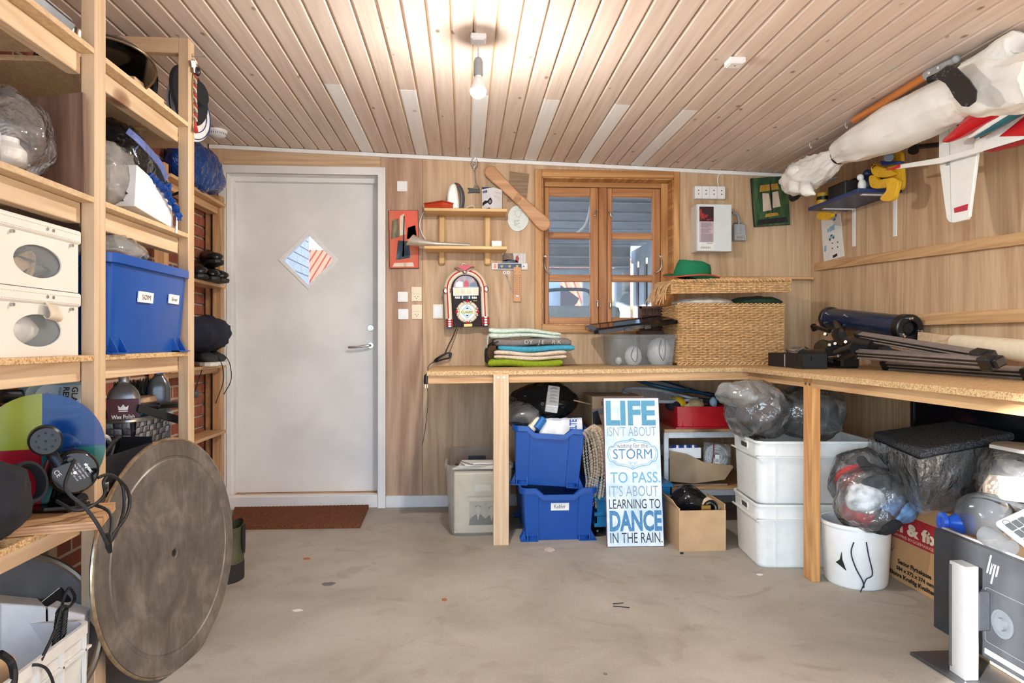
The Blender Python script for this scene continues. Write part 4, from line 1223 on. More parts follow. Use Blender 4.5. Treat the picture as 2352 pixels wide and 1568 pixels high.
M().tube(spath([(-1.35,1.85, ZD + .23),(-1.3,1.93, ZD + .26),(-1.25,2.02, ZD + .245),(-1.22,2.1, ZD + .15),(-1.22,2.12, ZD + .01)], 5),.03,12).build('tube', black_mat, t, smooth=True)
t = thing('shelf_carton', 'dark carton under the glass cleaner on the lowest shelf', 'carton', (-1.35,1.85, ZD))
M().box(-1.5,-1.22,1.7,2.16, ZD + .001, ZD + .19,.004).build('carton_body', black_mat, t)
# -- lowest shelf, far bay: woven basket of cleaning things
t = thing('woven_basket', 'grey woven strap basket with a silver rim on the lowest shelf', 'basket', (-1.3,2.63, ZD))
bx0, bx1, by0, by1, bz0, bz1 = -1.46,-1.15,2.47,2.79, ZD + .002,.768
M().taper(bx0 + .006, bx1 - .006, by0 + .006, by1 - .006, bz0, bz1,.02,.02).build('liner', plain('basket_dark', S(52,52,54),.8), t)
wvm = M(); wvg = M()
def weave(target0, target1, o, du, dv, nu, nv, nrm):
 for i in range(nu):
  for j in range(nv):
   up = (i + j) % 2 == 0
   mm_ = target0 if up else target1
   c_ = o + du * (i + .5) + dv * (j + .5) + nrm * (.004 if up else .002)
   a_, b_ = du * .47, dv * .47
   mm_.add([c_ - a_ - b_, c_ + a_ - b_, c_ + a_ + b_, c_ - a_ + b_, c_ + nrm * .003 - a_ * .5 - b_ * .5, c_ + nrm * .003 + a_ * .5 - b_ * .5, c_ + nrm * .003 + a_ * .5 + b_ * .5, c_ + nrm * .003 - a_ * .5 + b_ * .5],
     [(4,5,6,7),(0,1,5,4),(1,2,6,5),(2,3,7,6),(3,0,4,7)])
H = bz1 - bz0
weave(wvm, wvg, Vector((bx1 - .018, by0 + .012, bz0)), Vector((0,(by1 - by0 - .024) / 11,0)), Vector((.018 / 8,0, H / 8)),11,8, Vector((1,0,0)))
weave(wvm, wvg, Vector((bx0 + .012, by0 + .018, bz0)), Vector(((bx1 - bx0 - .024) / 10,0,0)), Vector((0,-.018 / 8, H / 8)),10,8, Vector((0,-1,0)))
wvm.build('weave', plain('strap_light', S(146,148,152),.5, var=.15), t, kind='stuff')
wvg.build('weave', plain('strap_dark', S(96,94,94),.5, var=.15), t, kind='stuff')
M().tube([((bx0 + bx1) / 2 + x, (by0 + by1) / 2 + y, bz1 + .004) for x, y in rrect(bx1 - bx0 + .01, by1 - by0 + .01,.05,5)], .0085,8, True).build('rim', steel, t, smooth=True)
sd = M()
for yy in (by0 + .08, by0 + .24): sd.cyl((bx1, yy, bz1 - .03),(bx1 + .012, yy, bz1 - .03),.005, n=8)
sd.build('rivet', steel, t)
silver = plain('silver_plastic', S(142,142,144),.3,.55)
def bottle(name, label, loc, w, d, h, capr, caph, body, capm, rz=0, group=None):
 t = thing(name, label, 'bottle', loc, (0,0, rz), group)
 T = trs(loc, 0,0, rz)
 rows = []
 for k, z in ((.9,0),(1,.008),(1, h * .76),(.97, h * .80),(.86, h * .86),(.6, h * .93),(.36, h * .97),(.36, h)):
  rows.append([(x, y, z) for x, y in rrect(w * k, d * k, min(w, d) * k * .42,4)])
 M().at(T).rows(rows).build('bottle_body', body, t, smooth=50)
 M().at(T @ moved((0,0, h))).lathe([(capr, 0),(capr, caph),(capr * .85, caph + .003),(.001, caph + .003)], 20).build('cap', capm, t, smooth=50)
 return t, T
wxp = PX(281,930,-1.215)
zb_ = ZD + .078
t, T = bottle('wax_bottle', 'silver bottle of wax polish with a dark red label in the woven basket', (-1.21, wxp.y + .0, zb_),.105,.06,.245,.017,.03, silver, plain('silver_cap', S(176,178,180),.3,.6), R(22))
Fm = T @ frame((0,-.0305,.13),(1,0,0),(0,0,1))
lb = M().at(Fm).box(-.048,.048,-.06,.055,-.002,.0006).build('label', plain('label_red', S(82,16,26),.4, var=.02), t)
tx = M(); tx.text('Wax Polish', Fm, w=.072, h=.015, cx=0, y=-.016, z=.0012, bold=.0005)
tx.at(Fm)
tx.prism([(-.014,.016),(.014,.016),(.017,.032),(.008,.025),(0,.036),(-.008,.025),(-.017,.032)], .0006,.0014).box(-.014,.014,.010,.013,.0006,.0014)
tx.build('lettering', white_pl, lb)
t, T = bottle('cleaner_bottle', 'dark silver bottle with a bright blue cap at the back of the basket', (-1.19,2.755, zb_),.085,.055,.262,.019,.035, plain('dark_silver', S(96,96,98),.25,.4), plain('cap_blue', S(20,92,190),.3), R(30))
t = thing('dust_brush', 'long black bristled dusting brush lying across the basket', 'brush', (-1.25,2.6,.83))
bm_ = M()
q0 = PX(262,905,-1.24); q1 = PX(362,890,-1.24)
for i in range(60):
 f_ = i / 59
 for j in range(4):
  p_ = q0.lerp(q1, f_) + Vector((rnd.uniform(-.015,.015), rnd.uniform(-.004,.004),-.01 + rnd.uniform(-.01,0)))
  bm_.cyl(p_, p_ + Vector((.012 * rnd.uniform(-1,1.4),.01 * rnd.uniform(-1,1),.045 + .012 * rnd.random())),.0022,.0012,4)
bm_.build('bristles', plain('dark_bristle', S(44,44,44),.6), t, kind='stuff')
M().tube([q0 + Vector((0,0,-.02)), q1 + Vector((0,0,-.02))], .014,10).build('brush_back', black_pl, t, smooth=True)
t = thing('nail_brush', 'beige wooden nail brush between the two bottles in the basket', 'brush', (-1.2,2.6,.78))
nb0 = PX(333,917,-1.19)
M().at(trs(nb0, R(8),0, R(78))).box(-.045,.045,-.022,.022,-.012,.012,.007).build('brush_block', plain('beige_wood', S(196,160,128),.5), t)
M().at(trs(nb0, R(8),0, R(78))).box(-.04,.04,-.018,.018,-.035,-.012).build('bristles', dgrey_pl, t, kind='stuff')
t = thing('broom', 'ribbed black broom handle grip sticking out of the basket', 'handle', (-1.15,2.6,.78))
h0 = PX(320,935,-1.17); h1 = PX(416,928,-1.10)
M().tube([h0, h0.lerp(h1,.4), h0.lerp(h1,.42), h1], [.007,.007,.0125,.0125], 12).build('grip', black_pl, t, smooth=40)
t = thing('dustpan', 'black dustpan with a long flat handle hanging over the basket rim', 'dustpan', (-1.15,2.55,.78))
h0 = PX(316,938,-1.15); h1 = PX(418,966,-1.09)
ext = (h1 - h0).normalized()
Th = frame(h0.lerp(h1,.5), ext, (0,0,1))
L_ = (h1 - h0).length
M().at(Th).prism([(-L_ / 2,-.012),(L_ / 2 - .02,-.015),(L_ / 2,-.008),(L_ / 2,.008),(L_ / 2 - .02,.015),(-L_ / 2,.016)], -.005,.005).build('handle', black_mat, t, bevel=.003)
M().at(Th).prism(rrect(.035,.008,.0035,3, L_ / 2 - .04,0),.0045,.0056).build('slot', ink, t)
M().box(-1.34,-1.19,2.5,2.6,.70,.712,.002).build('pan', black_mat, t)
t = thing('teal_cloth', 'teal microfibre cloth stuffed in the basket', 'cloth', (-1.2,2.68,.74))
M().ball((-1.21,2.64,.752),(.04,.11,.035),24,14, crumple(61,.008,22)).build('cloth', plain('teal_cloth', S(24,92,110),.95, bumpy=.4, scale=90), t, smooth=60)
t = thing('file_box', 'black open file box with a barcode label behind the round table top', 'box', (-1.15,2.35,.585))
w1_ = [PX(245,1055,-1.06), PX(318,1035,-1.06), PX(318,1120,-1.06), PX(245,1145,-1.06)]
M().box(-1.4,-1.066,2.07,2.075, ZD, ZD + .16).box(-1.07,-1.066,2.07,2.42, ZD, ZD + .12).box(-1.4,-1.066,2.415,2.42, ZD, ZD + .14).box(-1.4,-1.396,2.07,2.42, ZD, ZD + .16).box(-1.4,-1.07,2.07,2.42, ZD, ZD + .004).build('box_body', black_mat, t)
lbm = M().at(frame((-1.0655,2.105, ZD + .03),(0,1,0),(0,0,1))).box(-.025,.025,-.014,.014,0,.0006).build('label', paper, t)
bc = M().at(frame((-1.0648,2.105, ZD + .03),(0,1,0),(0,0,1)))
for i in range(12): bc.box(-.02 + .0033 * i, -.02 + .0033 * i + .001 + .001 * (i % 3 == 0),-.006,.011,0,.0003)
bc.build('barcode', ink, lbm)
t = thing('cable_coil', 'coil of black and grey cable in the black file box', 'cable', (-1.15,2.25,.65))
for k, (mt, r_) in enumerate(((rubber, .10),(rubber, .12),(lgrey_pl, .09))):
 M().tube([(-1.2 + r_ * cos(a_) * .8,2.24 + r_ * sin(a_),.68 + .05 * sin(a_ * 2 + k) + .012 * k) for a_ in [2 * PI * i / 40 for i in range(40)]], .007,8, True).build('coil', mt, t, smooth=True)
# -- floor level
t = thing('round_table_top', 'dark second round table top under the lowest shelf', 'table top', (-1.3,1.95,0))
Td = frame((-1.24,1.93,.235), Vector((1,.25,0)), Vector((-.05,.15,1)))
n = 48
disk_m = plain('worn_dark_disc', S(70,62,56),.45,.3, var=.2, scale=9)
M().at(Td).ring(circle(.232, n), circle(.014, n),-.012,0).build('disc', disk_m, t, smooth=40)
M().at(Td).tube([(x, y, -.004) for x, y in circle(.232, n)], .010,8, True).build('rim', plain('worn_rim_metal', S(150,136,118),.35,.9), t, smooth=True)
t = thing('stone_table_top', 'large round worn metal table top with a centre hole leaning on the shelves', 'table top', (-.95,2.28,0))
m, nt, bs, out = new_mat('worn_metal_disc')
v = coords(nt, rand=False)
n1 = nd(nt, 'TexNoise', Scale=7.0, Detail=8.0, Roughness=.65, Distortion=.5); nt.links.new(v, n1.inputs['Vector'])
v2 = coords(nt, (1,1,.12), rand=False)
n2 = nd(nt, 'TexNoise', Scale=60.0, Detail=4.0); nt.links.new(v2, n2.inputs['Vector'])
n3 = nd(nt, 'TexNoise', Scale=3.0, Detail=2.0, Distortion=2.5); nt.links.new(v2, n3.inputs['Vector'])
c = ramp(nt, n1.outputs[0], [(.28, S(88,80,72)),(.5, S(116,107,97)),(.72, S(152,143,131))])
c = mixc(nt, .5, c, ramp(nt, n2.outputs[0], [(.35,(.78,.77,.75,1)),(.65,(1.12,1.1,1.08,1))]), 'MULTIPLY')
c = mixc(nt, ramp(nt, n3.outputs[0], [(.492,(0,0,0,1)),(.5,(.16,.16,.16,1)),(.508,(0,0,0,1))]), c, S(176,164,146))
nt.links.new(c, bs.inputs['Base Color']); bs.inputs['Metallic'].default_value = .35; bs.inputs['Roughness'].default_value = .42
bump(nt, bs, n2.outputs[0], .1,.001)
dl = Vector((-1.012,1.932,0)); dr = Vector((-.885,2.66,0)); dx_ = (dr - dl).normalized()
nrm = Vector((dx_.y, -dx_.x, 0))
Tt_ = frame((dl + dr) / 2 + Vector((.012,-.01,.364)), dx_, Vector((0,0,1)) - nrm * .075)
Rr = .365
n = 96
M().at(Tt_).rows([[(x, y, z) for x, y in circle(r_, n)] for r_, z in ((.012,-.018),(Rr - .03,-.018),(Rr - .004,-.014),(Rr, -.006),(Rr - .002,0),(Rr - .05,0.0),(Rr - .053,-.003),(Rr - .060,-.003),(Rr - .064,0),(.016,0),(.012,-.003),(.012,-.018))], True, False).build('disc', m, t, smooth=30)
M().at(Tt_).tube([(x, y, -.008) for x, y in circle(Rr + .001, n)], .0065,8, True).build('rim', plain('bright_rim', S(196,178,150),.3,.95, var=.2), t, smooth=True)
whc = plain('white_crate', S(226,225,220),.4, var=.03)
t = thing('white_crate', 'white plastic crate of old devices under the shelves at the frame edge', 'crate', (-1.2,1.75,0))
rx = PX(209,1424,-1.0)
cx0, cx1, cy0, cy1, ch = -1.30,-1.0, rx.y - .56, rx.y, rx.z
wl_ = M()
rows = [[((cx0 + cx1) / 2 + x, (cy0 + cy1) / 2 + y, z) for x, y in rrect(cx1 - cx0 - o_, cy1 - cy0 - o_, .02,3)] for o_, z in ((.03,0),(.012, ch - .03),(0, ch - .028),(0, ch),(.02, ch),(.03,.01))]
wl_.rows(rows).build('crate_body', whc, t, smooth=40)
rb = M()
for i in range(6): rb.box(cx1 - .008, cx1 + .002, cy0 + .03 + i * .1, cy0 + .035 + i * .1,.02, ch - .028)
rb.box(cx1 - .006, cx1 + .002, cy0, cy1, ch - .07, ch - .064)
rb.build('rib', whc, t)
t = thing('white_device', 'white boxy appliance with a screwed side panel in the white crate', 'appliance', (-1.14,1.72,.2))
dev = plain('off_white_case', S(228,224,216),.4, var=.03)
A_ = PX(0,1385,-1.22); B_ = PX(106,1392,-1.12); C_ = PX(195,1412,-1.03)
dwn = Vector((0.02,-.03,-.17))
M().hexa([A_ + dwn, B_ + dwn, B_ + dwn + Vector((-.12,.12,0)), A_ + dwn + Vector((-.1,.12,0)), A_, B_, B_ + Vector((-.12,.12,.01)), A_ + Vector((-.1,.12,.01))]).build('case', dev, t, bevel=.004)
M().hexa([B_ + dwn + Vector((.002,0,0)), C_ + dwn + Vector((-.01,-.02,0)), C_ + dwn + Vector((-.03,.06,0)), B_ + dwn + Vector((0,.08,0)), B_ + Vector((.002,0,0)), C_, C_ + Vector((-.02,.08,0)), B_ + Vector((0,.08,0))]).build('side_panel', dev, t, bevel=.004)
sc_ = M()
for f_, dz_ in ((.35,-.022),(.78,-.022)):
 p_ = B_.lerp(C_, f_) + Vector((.002,-.004, dz_)); sc_.cyl(p_ + Vector((-.004,.004,0)), p_ + Vector((.002,-.004,0)),.005, n=10)
sc_.build('screw', steel, t)
t = thing('phone_handset', 'black and cream handset panel with a coiled black cord in the white crate', 'phone', (-1.13,1.85,.3))
hp = [PX(80,1392,-1.16), PX(140,1345,-1.12), PX(195,1346,-1.08), PX(192,1365,-1.08), PX(140,1402,-1.10)]
nrm_ = Vector((.3,-.5,.6)).normalized() * .012
M().add(hp + [p_ - nrm_ for p_ in hp], [(0,1,2,3,4),(9,8,7,6,5),(0,5,6,1),(1,6,7,2),(2,7,8,3),(3,8,9,4),(4,9,5,0)]).build('shell', cream_pl, t, bevel=.003)
c_h = sum(hp, Vector()) / 5
M().add([c_h + (p_ - c_h) * .88 + nrm_ * .15 for p_ in hp], [(0,1,2,3,4)]).build('face', black_pl, t)
for k in range(2):
 ct = []
 s0 = PX(136 + 14 * k, 1398,-1.05); s1 = PX(126 + 18 * k, 1485 - 20 * k, -1.02)
 for i in range(150):
  f_ = i / 149; a_ = f_ * 2 * PI * 11
  ct.append(s0.lerp(s1, f_) + Vector((.004 * sin(a_),.010 * cos(a_),.008 * sin(a_))))
 M().tube(ct, .0026,6).build('coiled_cord', rubber, t, smooth=True)
cc = [PX(*a_) for a_ in ((140,1400,-1.06),(150,1365,-1.05),(160,1350,-1.05),(172,1372,-1.05),(160,1392,-1.04),(142,1395,-1.04),(125,1450,-1.02),(95,1515,-1.0))]
M().tube(spath(cc, 6),.0038,7).build('cord', rubber, t, smooth=True)
t = thing('black_cable', 'thick black cable curling over the crate in the bottom corner', 'cable', (-1.05,1.7,.3))
M().tube(spath([PX(*a_) for a_ in ((0,1500,-1.03),(25,1520,-1.02),(32,1560,-1.0),(20,1600,-.99))], 6),.008,8).build('cable', rubber, t, smooth=True)
M().tube(spath([PX(*a_) for a_ in ((55,1548,-1.02),(75,1527,-1.0),(105,1534,-.985),(122,1568,-.98),(122,1600,-.98))], 6),.0035,8).build('cable', rubber, t, smooth=True)
t = thing('sander_pad', 'tan sanding pad with black edge in the bottom corner', 'pad', (-1.08,1.55,.2))
M().at(frame(PX(5,1540,-1.06), Vector((.4,1,0)), Vector((0,0,1)))).lathe([(.001,0),(.03,0),(.036,-.004),(.036,-.03),(.001,-.03)], 24).build('pad', cardb, t, smooth=True)
# -- shoe rack contents by the door
shoe_black = plain('shoe_leather', S(22,22,24),.35, bumpy=.2)
def shoe(label, T, body, sole, L=.28, W=.095, h=.10, group=None, laces=None, name='shoe'):
 t = bpy.data.objects.new(name, None); link(t)
 t.location = T.translation; t.rotation_euler = T.to_euler(); WM[t] = T.copy(); tag(t, label, 'shoe', group)
 rows = []
 for x, w, z1 in ((-.5,.25,.55),(-.47,.62,.86),(-.38,.72,1.0),(-.2,.68,.98),(-.02,.74,.8),(.15,.92,.72),(.32,1.0,.62),(.44,.82,.55),(.5,.4,.4)):
  ring_ = []
  for k in range(12):
   a_ = 2 * PI * k / 12
   ring_.append((x * L, w * W / 2 * cos(a_),.018 + (z1 * h - .018) * (.5 + .5 * sin(a_)) ** .8))
  rows.append(ring_)
 M().at(T).rows(rows).build('upper', body, t, smooth=70)
 so = [(x * L, y * W / 2) for x, y in ((-.51,-.3),(-.47,-.7),(-.2,-.72),(.1,-.9),(.32,-1.05),(.46,-.8),(.53,-.3),(.53,.3),(.46,.8),(.32,1.05),(.1,.9),(-.2,.72),(-.47,.7),(-.51,.3))]
 M().at(T).prism(so, 0,.024).build('sole', sole, t, bevel=.006)
 return t
zb2 = SH[1]
def toe(px, py, x): 
 return PX(px, py, x)
for i, (yy, zz, tilt, lab) in enumerate(((4.17, zb2,0, 'black shoe lying lowest on the second rack board beside the door'),(4.06, zb2 + .0,0, 'glossy black shoe beside the lowest one on the second rack board'),
         (4.16, zb2 + .098,.06, 'black shoe stacked on top of the pair beside the door'),(3.95, zb2 + .002,0, 'black shoe half hidden behind the shelving post'))):
 shoe(lab, trs((-1.475 - .006 * i, yy - .03, zz),0,-tilt, R(-48 - 4 * i)), shoe_black if i != 1 else black_gl, rubber, L=.28, h=.115, group='black shoes on the rack')
t = thing('jacket_roll', 'rolled navy jacket on the third rack board beside the door', 'jacket', (-1.45,4.0, SH[2]))
sh = plain('sneaker_sole', S(226,222,208),.6); snk = plain('sneaker_mesh', S(50,54,52),.85)
for i, yy in enumerate((4.16,4.03)):
 s_ = shoe(('dark sneaker with a thick cream sole, nearest the door on the third rack board', 'dark sneaker with a thick cream sole, second from the door on the third rack board')[i], trs((-1.485, yy - .02, SH[2]),0,0, R(-50)), snk, sh, L=.27, h=.115, name='sneaker')
 lc = spath([(-1.40, yy - .03, SH[2] + .05),(-1.37, yy - .05, SH[2]),(-1.372, yy - .03, SH[2] - .09),(-1.40, yy - .07, SH[2] - .17 - .04 * i)], 6)
 M().tube(lc, .0028,6).build('lace', rubber, s_, smooth=True)
M().ball((-1.47,4.0, SH[2] + .185),(.105,.26,.09),44,28, crumple(71,.022,7)).build('jacket_body', navy_cloth, t, smooth=70)
t = thing('wall_plug', 'dark round plug on a cord beside the brick wall', 'plug', (-1.5,4.0, SH[2] - .2))
pz = PX(449,905,-1.47)
M().ball(pz, (.018,.018,.022),12,8).build('plug_body', dgrey_pl, t, smooth=True)
M().tube(spath([pz + Vector((0,0,.02)), pz + Vector((.01,.0,.06)), pz + Vector((.02,.03,.12)), pz + Vector((.01,.06,.16))], 5),.003,6).build('cord', rubber, t, smooth=True)
bt = PZ(541,1335,.0)
t = thing('rubber_boot', 'olive rubber ankle boot with black sole on the floor behind the round table top', 'boot', (bt.x - .02, bt.y + .05,0))
bo = Vector((bt.x - .035, bt.y + .06,0))
olive = plain('olive_rubber', S(70,72,48),.5)
rows = []
for z, rx_, ry_, ox in ((.0,.052,.075,0),(.03,.056,.08,0),(.06,.052,.072,.002),(.10,.046,.055,.004),(.15,.046,.05,0),(.20,.05,.055,-.004),(.235,.053,.06,-.006)):
 rows.append([(bo.x + ox + rx_ * cos(a_), bo.y + ry_ * sin(a_) - (.02 if z < .08 else 0), z + .004 + (.012 * sin(a_ * 2) if z > .22 else 0)) for a_ in [2 * PI * i / 20 for i in range(20)]])
M().rows(rows, True, False).build('boot_body', olive, t, smooth=70)
M().rows([[(p[0] + (p[0] - bo.x) * .08, p[1] + (p[1] - bo.y) * .08, z_) for p in rows[0]] for z_ in (.0,.075)]).build('sole', plain('boot_sole', S(38,36,34),.8, bumpy=.6, scale=90), t, smooth=50)
gp = M()
for a0 in (-.15, ):
 pts = [(bo.x + .0525 * cos(a_), bo.y + .058 * sin(a_), z_) for a_, z_ in ((-.35,.235),(-.42,.17),(-.25,.115),(.0,.105),(.2,.13),(.3,.19),(.3,.235))]
 c0 = [Vector(p_) + Vector((.004,-.001,0)) for p_ in pts]
 gp.add(c0, [tuple(range(len(c0)))])
gp.build('gusset', black_cloth, t)
# -- on the back wall
def wp(px, py, d=0.0): return PY(px, py, YB - d)
FBd = lambda d: frame((0, YB - d, 0),(1,0,0),(0,0,1))
def plate(name, label, px0, py0, px1, py1, mt, outlet=False, blank=False):
 a = wp(px0, py1,.008); b = wp(px1, py0,.008)
 cx, cz = (a.x + b.x) / 2,(a.z + b.z) / 2; w, h = b.x - a.x, b.z - a.z
 t = thing(name, label, 'outlet' if outlet else 'switch', (cx, YB, cz))
 F = FBd(0) @ moved((cx, cz, 0))
 M().at(F).prism(rrect(w, h, .004,3),0,.009).build('frame', mt, t, bevel=.0015)
 k = .64
 if outlet:
  M().at(F).prism(rrect(w * .70, h * .36,.002,2,0, h * .20),.0085,.0125).build('rocker', mt, t, bevel=.001)
  M().at(F).prism(rrect(w * .70, h * .42,.002,2,0,-h * .205),.0085,.011).build('socket', mt, t, bevel=.001)
  hh = M().at(F)
  for dx, dz in ((-.009,-h * .17),(.009,-h * .17),(0,-h * .29)): hh.prism(circle(.0028,10, dx, dz),.0105,.0114)
  hh.build('socket_hole', ink, t)
 else:
  M().at(F).prism(rrect(w * (k if not blank else .76), h * (k if not blank else .82),.002,2),.0085,.0125).build('rocker', white_pl if not outlet and mt is white_pl else cream_pl if not blank else white_pl, t, bevel=.001)
 return t
plate('light_switch', 'single white switch high on the wall beside the door top', 912,416,935.5,439, white_pl)
plate('light_switch', 'upper white switch with a cream rocker, left of the upper outlet', 913.5,670,937,693, white_pl)
plate('light_switch', 'lower white switch left of the lower outlet', 914.5,709.5,938,733, white_pl)
plate('wall_outlet', 'upper cream wall outlet with a rocker beside the switches', 945,658.5,968.5,692, cream_pl, True)
plate('wall_outlet', 'lower cream wall outlet with a rocker beside the switches', 945.5,699.5,969,732.5, cream_pl, True)
plate('cover_plate', 'cream cover plate with a white centre just left of the jukebox', 994,698.5,1017.5,731.5, cream_pl, False, True)
def painting(name, label, quad, grounds, shapes, edge):
 t = thing(name, label, 'picture', tuple(sum((Vector(q_) for q_ in quad), Vector()) / 4))
 TL, TR, BR, BL = [Vector(q_) for q_ in quad]
 F = frame(BL, TR - TL, TL - BL)
 w = (TR - TL).length; h = (TL - BL).length
 M().at(F).prism([(0,0),(w, 0),(w, h),(0, h)], -.018,0).build('board', edge, t, bevel=.001)
 M().at(F).flat([(.002,.002),(w - .002,.002),(w - .002, h - .002),(.002, h - .002)], .0006).build('ground', grounds, t)
 for i, (mt, poly) in enumerate(shapes):
  M().at(F).prism([(x * w, y * h) for x, y in poly], .0006,.0010 + .0002 * (i % 3)).build('paint_shape', mt, t)
 return t
def streaky(name, a, b, c):
 m, nt, bs, out = new_mat(name)
 v = coords(nt, (1,1,.25))
 n = nd(nt, 'TexNoise', Scale=28.0, Detail=5.0); nt.links.new(v, n.inputs['Vector'])
 nt.links.new(ramp(nt, n.outputs[0], [(.3, a),(.5, b),(.7, c)]), bs.inputs['Base Color'])
 bs.inputs['Roughness'].default_value = .6
 return m
orange_p = streaky('paint_orange', S(196,120,86), S(214,96,66), S(222,88,62))
coral_p = streaky('paint_coral', S(222,92,66), S(230,96,70), S(226,104,80))
blue_p = streaky('paint_blue', S(24,30,40), S(34,54,74), S(92,126,140))
cream_p = streaky('paint_cream', S(200,178,150), S(226,208,184), S(232,216,196))
olive_p = streaky('paint_olive', S(60,58,46), S(104,100,74), S(150,140,104))
dark_p = streaky('paint_dark', S(18,18,20), S(28,28,30), S(40,40,42))
green_p = streaky('paint_green', S(26,52,36), S(48,84,50), S(92,116,62))
ochre_p = streaky('paint_ochre', S(150,112,40), S(186,142,52), S(200,164,80))
d_ = .02
painting('painted_board', 'tall red-orange abstract painted board with dark blue blocks beside the wall shelf',
   (wp(895,482.5, d_), wp(962,482.5, d_), wp(962,616, d_), wp(895,616, d_)), orange_p,
   [(coral_p, [(.55,.45),(.98,.42),(.98,.98),(.5,.98)]),(olive_p, [(.06,.5),(.36,.54),(.32,.86),(.1,.82)]),(blue_p, [(.22,.14),(.72,.18),(.68,.46),(.3,.48)]),
   (olive_p, [(.6,.5),(.94,.54),(.9,.74),(.64,.7)]),(cream_p, [(.36,.56),(.56,.58),(.52,.94),(.38,.9)]),(dark_p, [(.44,.2),(.5,.2),(.54,.9),(.5,.9)]),
   (cream_p, [(.1,.03),(.84,.03),(.8,.1),(.16,.09)])], dark_p)
TLq, TRq, BRq, BLq = wp(1723.5,409,.03), wp(1805.5,404,.03), wp(1816,514,.03), wp(1733.5,520.5,.03)
painting('painted_board', 'green abstract painted board with cream and ochre blocks under the white sail bundle', (TLq, TRq, BRq, BLq), green_p,
   [(ochre_p, [(.2,.7),(.76,.74),(.72,.86),(.24,.84)]),(cream_p, [(.26,.3),(.5,.32),(.46,.66),(.28,.68)]),(cream_p, [(.54,.36),(.76,.38),(.72,.7),(.56,.68)]),
   (dark_p, [(.06,.03),(.94,.05),(.9,.16),(.1,.14)]),(dark_p, [(.5,.2),(.54,.2),(.54,.9),(.5,.9)]),(ochre_p, [(.3,.18),(.7,.2),(.66,.26),(.34,.25)])], dark_p)
wsx0, wsx1 = PY(974,485, YB - .19).x, PY(1165,485, YB - .19).x
wz1b, wz2b = PY(1060,485, YB - .19).z, PY(1060,571.8, YB - .19).z
bth = .0195
t = thing('wall_shelf', 'birch wall shelf of two boards on two upright rails', 'shelf', ((wsx0 + wsx1) / 2, YB, BZ(1060,608)))
for px_ in (1015,1120):
 c_ = wp(px_, 550,.03)
 M().box(c_.x - .0215, c_.x + .0215, YB - .035, YB, BZ(1060,608.5), wz1b, .008).build('upright', oak_z, t)
for zb_ in (wz1b, wz2b):
 M().box(wsx0, wsx1, YB - .19, YB - .0, zb_, zb_ + bth, .003).build('board', oak_l, t)
W1, W2 = wz1b + bth, wz2b + bth
def at_shelf(px, dz, d=.12, base=None): return PY(px, 500, YB - d).x
t = thing('orange_tray', 'shallow orange-red box lid on the upper board of the wall shelf', 'box', (at_shelf(1012,0), YB - .11, W1))
ob = trs((at_shelf(1010,0,.1), YB - .11, W1 + .001),0,0, R(52))
M().at(ob).box(-.06,.06,-.075,.075,0,.034).build('box_body', plain('orange_lacquer', S(206,74,40),.3), t, bevel=.003)
M().at(ob).ring(rrect(.126,.156,.004,2), rrect(.112,.142,.003,2),.034,.042).build('rim', plain('orange_lacquer_dark', S(176,60,34),.3), t)
kx = at_shelf(1044,0,.09)
t = thing('hand_vacuum', 'small white hand vacuum standing upright with a grey handle and red button', 'vacuum', (kx, YB - .09, W1))
FK = frame((kx, YB - .09, W1 + .001),(1,0,0),(0,0,1))
kp = [(-.046,0),(-.047,.04),(-.044,.10),(-.034,.145),(-.02,.164),(.004,.166),(.012,.15),(.02,.11),(.026,.06),(.03,.02),(.03,0)]
M().at(FK).prism(kp, -.035,.035).build('vacuum_body', white_pl, t, bevel=.012, smooth=50)
M().at(FK).tube(spath([(.0,.163,0),(.022,.158,0),(.042,.125,0),(.05,.08,0),(.046,.04,0),(.038,.012,0),(.03,.006,0)], 4),.0115,10, flat=1.5).build('handle', dgrey_pl, t, smooth=True)
M().at(FK).box(.012,.058,0,.02,-.03,.03,.004).build('base', dgrey_pl, t)
M().at(FK @ trs((.024,.157,0),0,0,0)).ball((0,0,0),(.012,.007,.019),12,8).build('button', red_m, t, smooth=True)
M().tube(spath([(kx + .055, YB - .05, W1 + .005),(kx + .075, YB - .05, W1 + .03),(kx + .105, YB - .04, W1 + .045),(kx + .125, YB - .03, W1 + .035),(kx + .1, YB - .03, W1 + .008),(kx + .055, YB - .045, W1 + .005)], 6),.0028,7).build('cord', white_pl, t, smooth=True)
bx_ = at_shelf(1131,0,.10)
t = thing('bulb_box', 'white product box with a blue top flap and black print on the wall shelf', 'box', (bx_, YB - .1, W1))
TB = trs((bx_ - .002, YB - .095, W1 + .001),0,0, R(-43) + PI / 2)
M().at(TB).box(-.045,.045,-.045,.045,0,.136,.001).build('carton', plain('white_card', S(236,236,238),.5, var=.01), t)
M().at(TB).hexa([(-.044,-.045,.136),(.044,-.045,.136),(.044,.044,.136),(-.044,.044,.136),(-.044,-.04,.138),(.044,-.04,.138),(.044,.046,.153),(-.044,.046,.150)]).build('flap', plain('navy_card', S(30,52,104),.5), t)
Fc = TB @ frame((-.0455,0,0),(0,-1,0),(0,0,1))
pr = M().at(Fc)
pr.prism([(-.04,.05),(-.018,.062),(.0,.058),(.024,.075),(.034,.07),(.036,.04),(.024,.03),(.004,.046),(-.02,.04),(-.038,.028)], 0,.0005)
pr.prism(circle(.017,18,.024,.05),.0,.0007)
pr.prism([(-.04,0),(.03,0),(.02,.014),(-.02,.012)], 0,.0005)
pr.build('print', ink, t)
M().at(Fc).prism(circle(.011,16,.024,.05),.0007,.001).prism(circle(.005,12,.024,.05),.001,.0012).build('print', grey_pl, t)
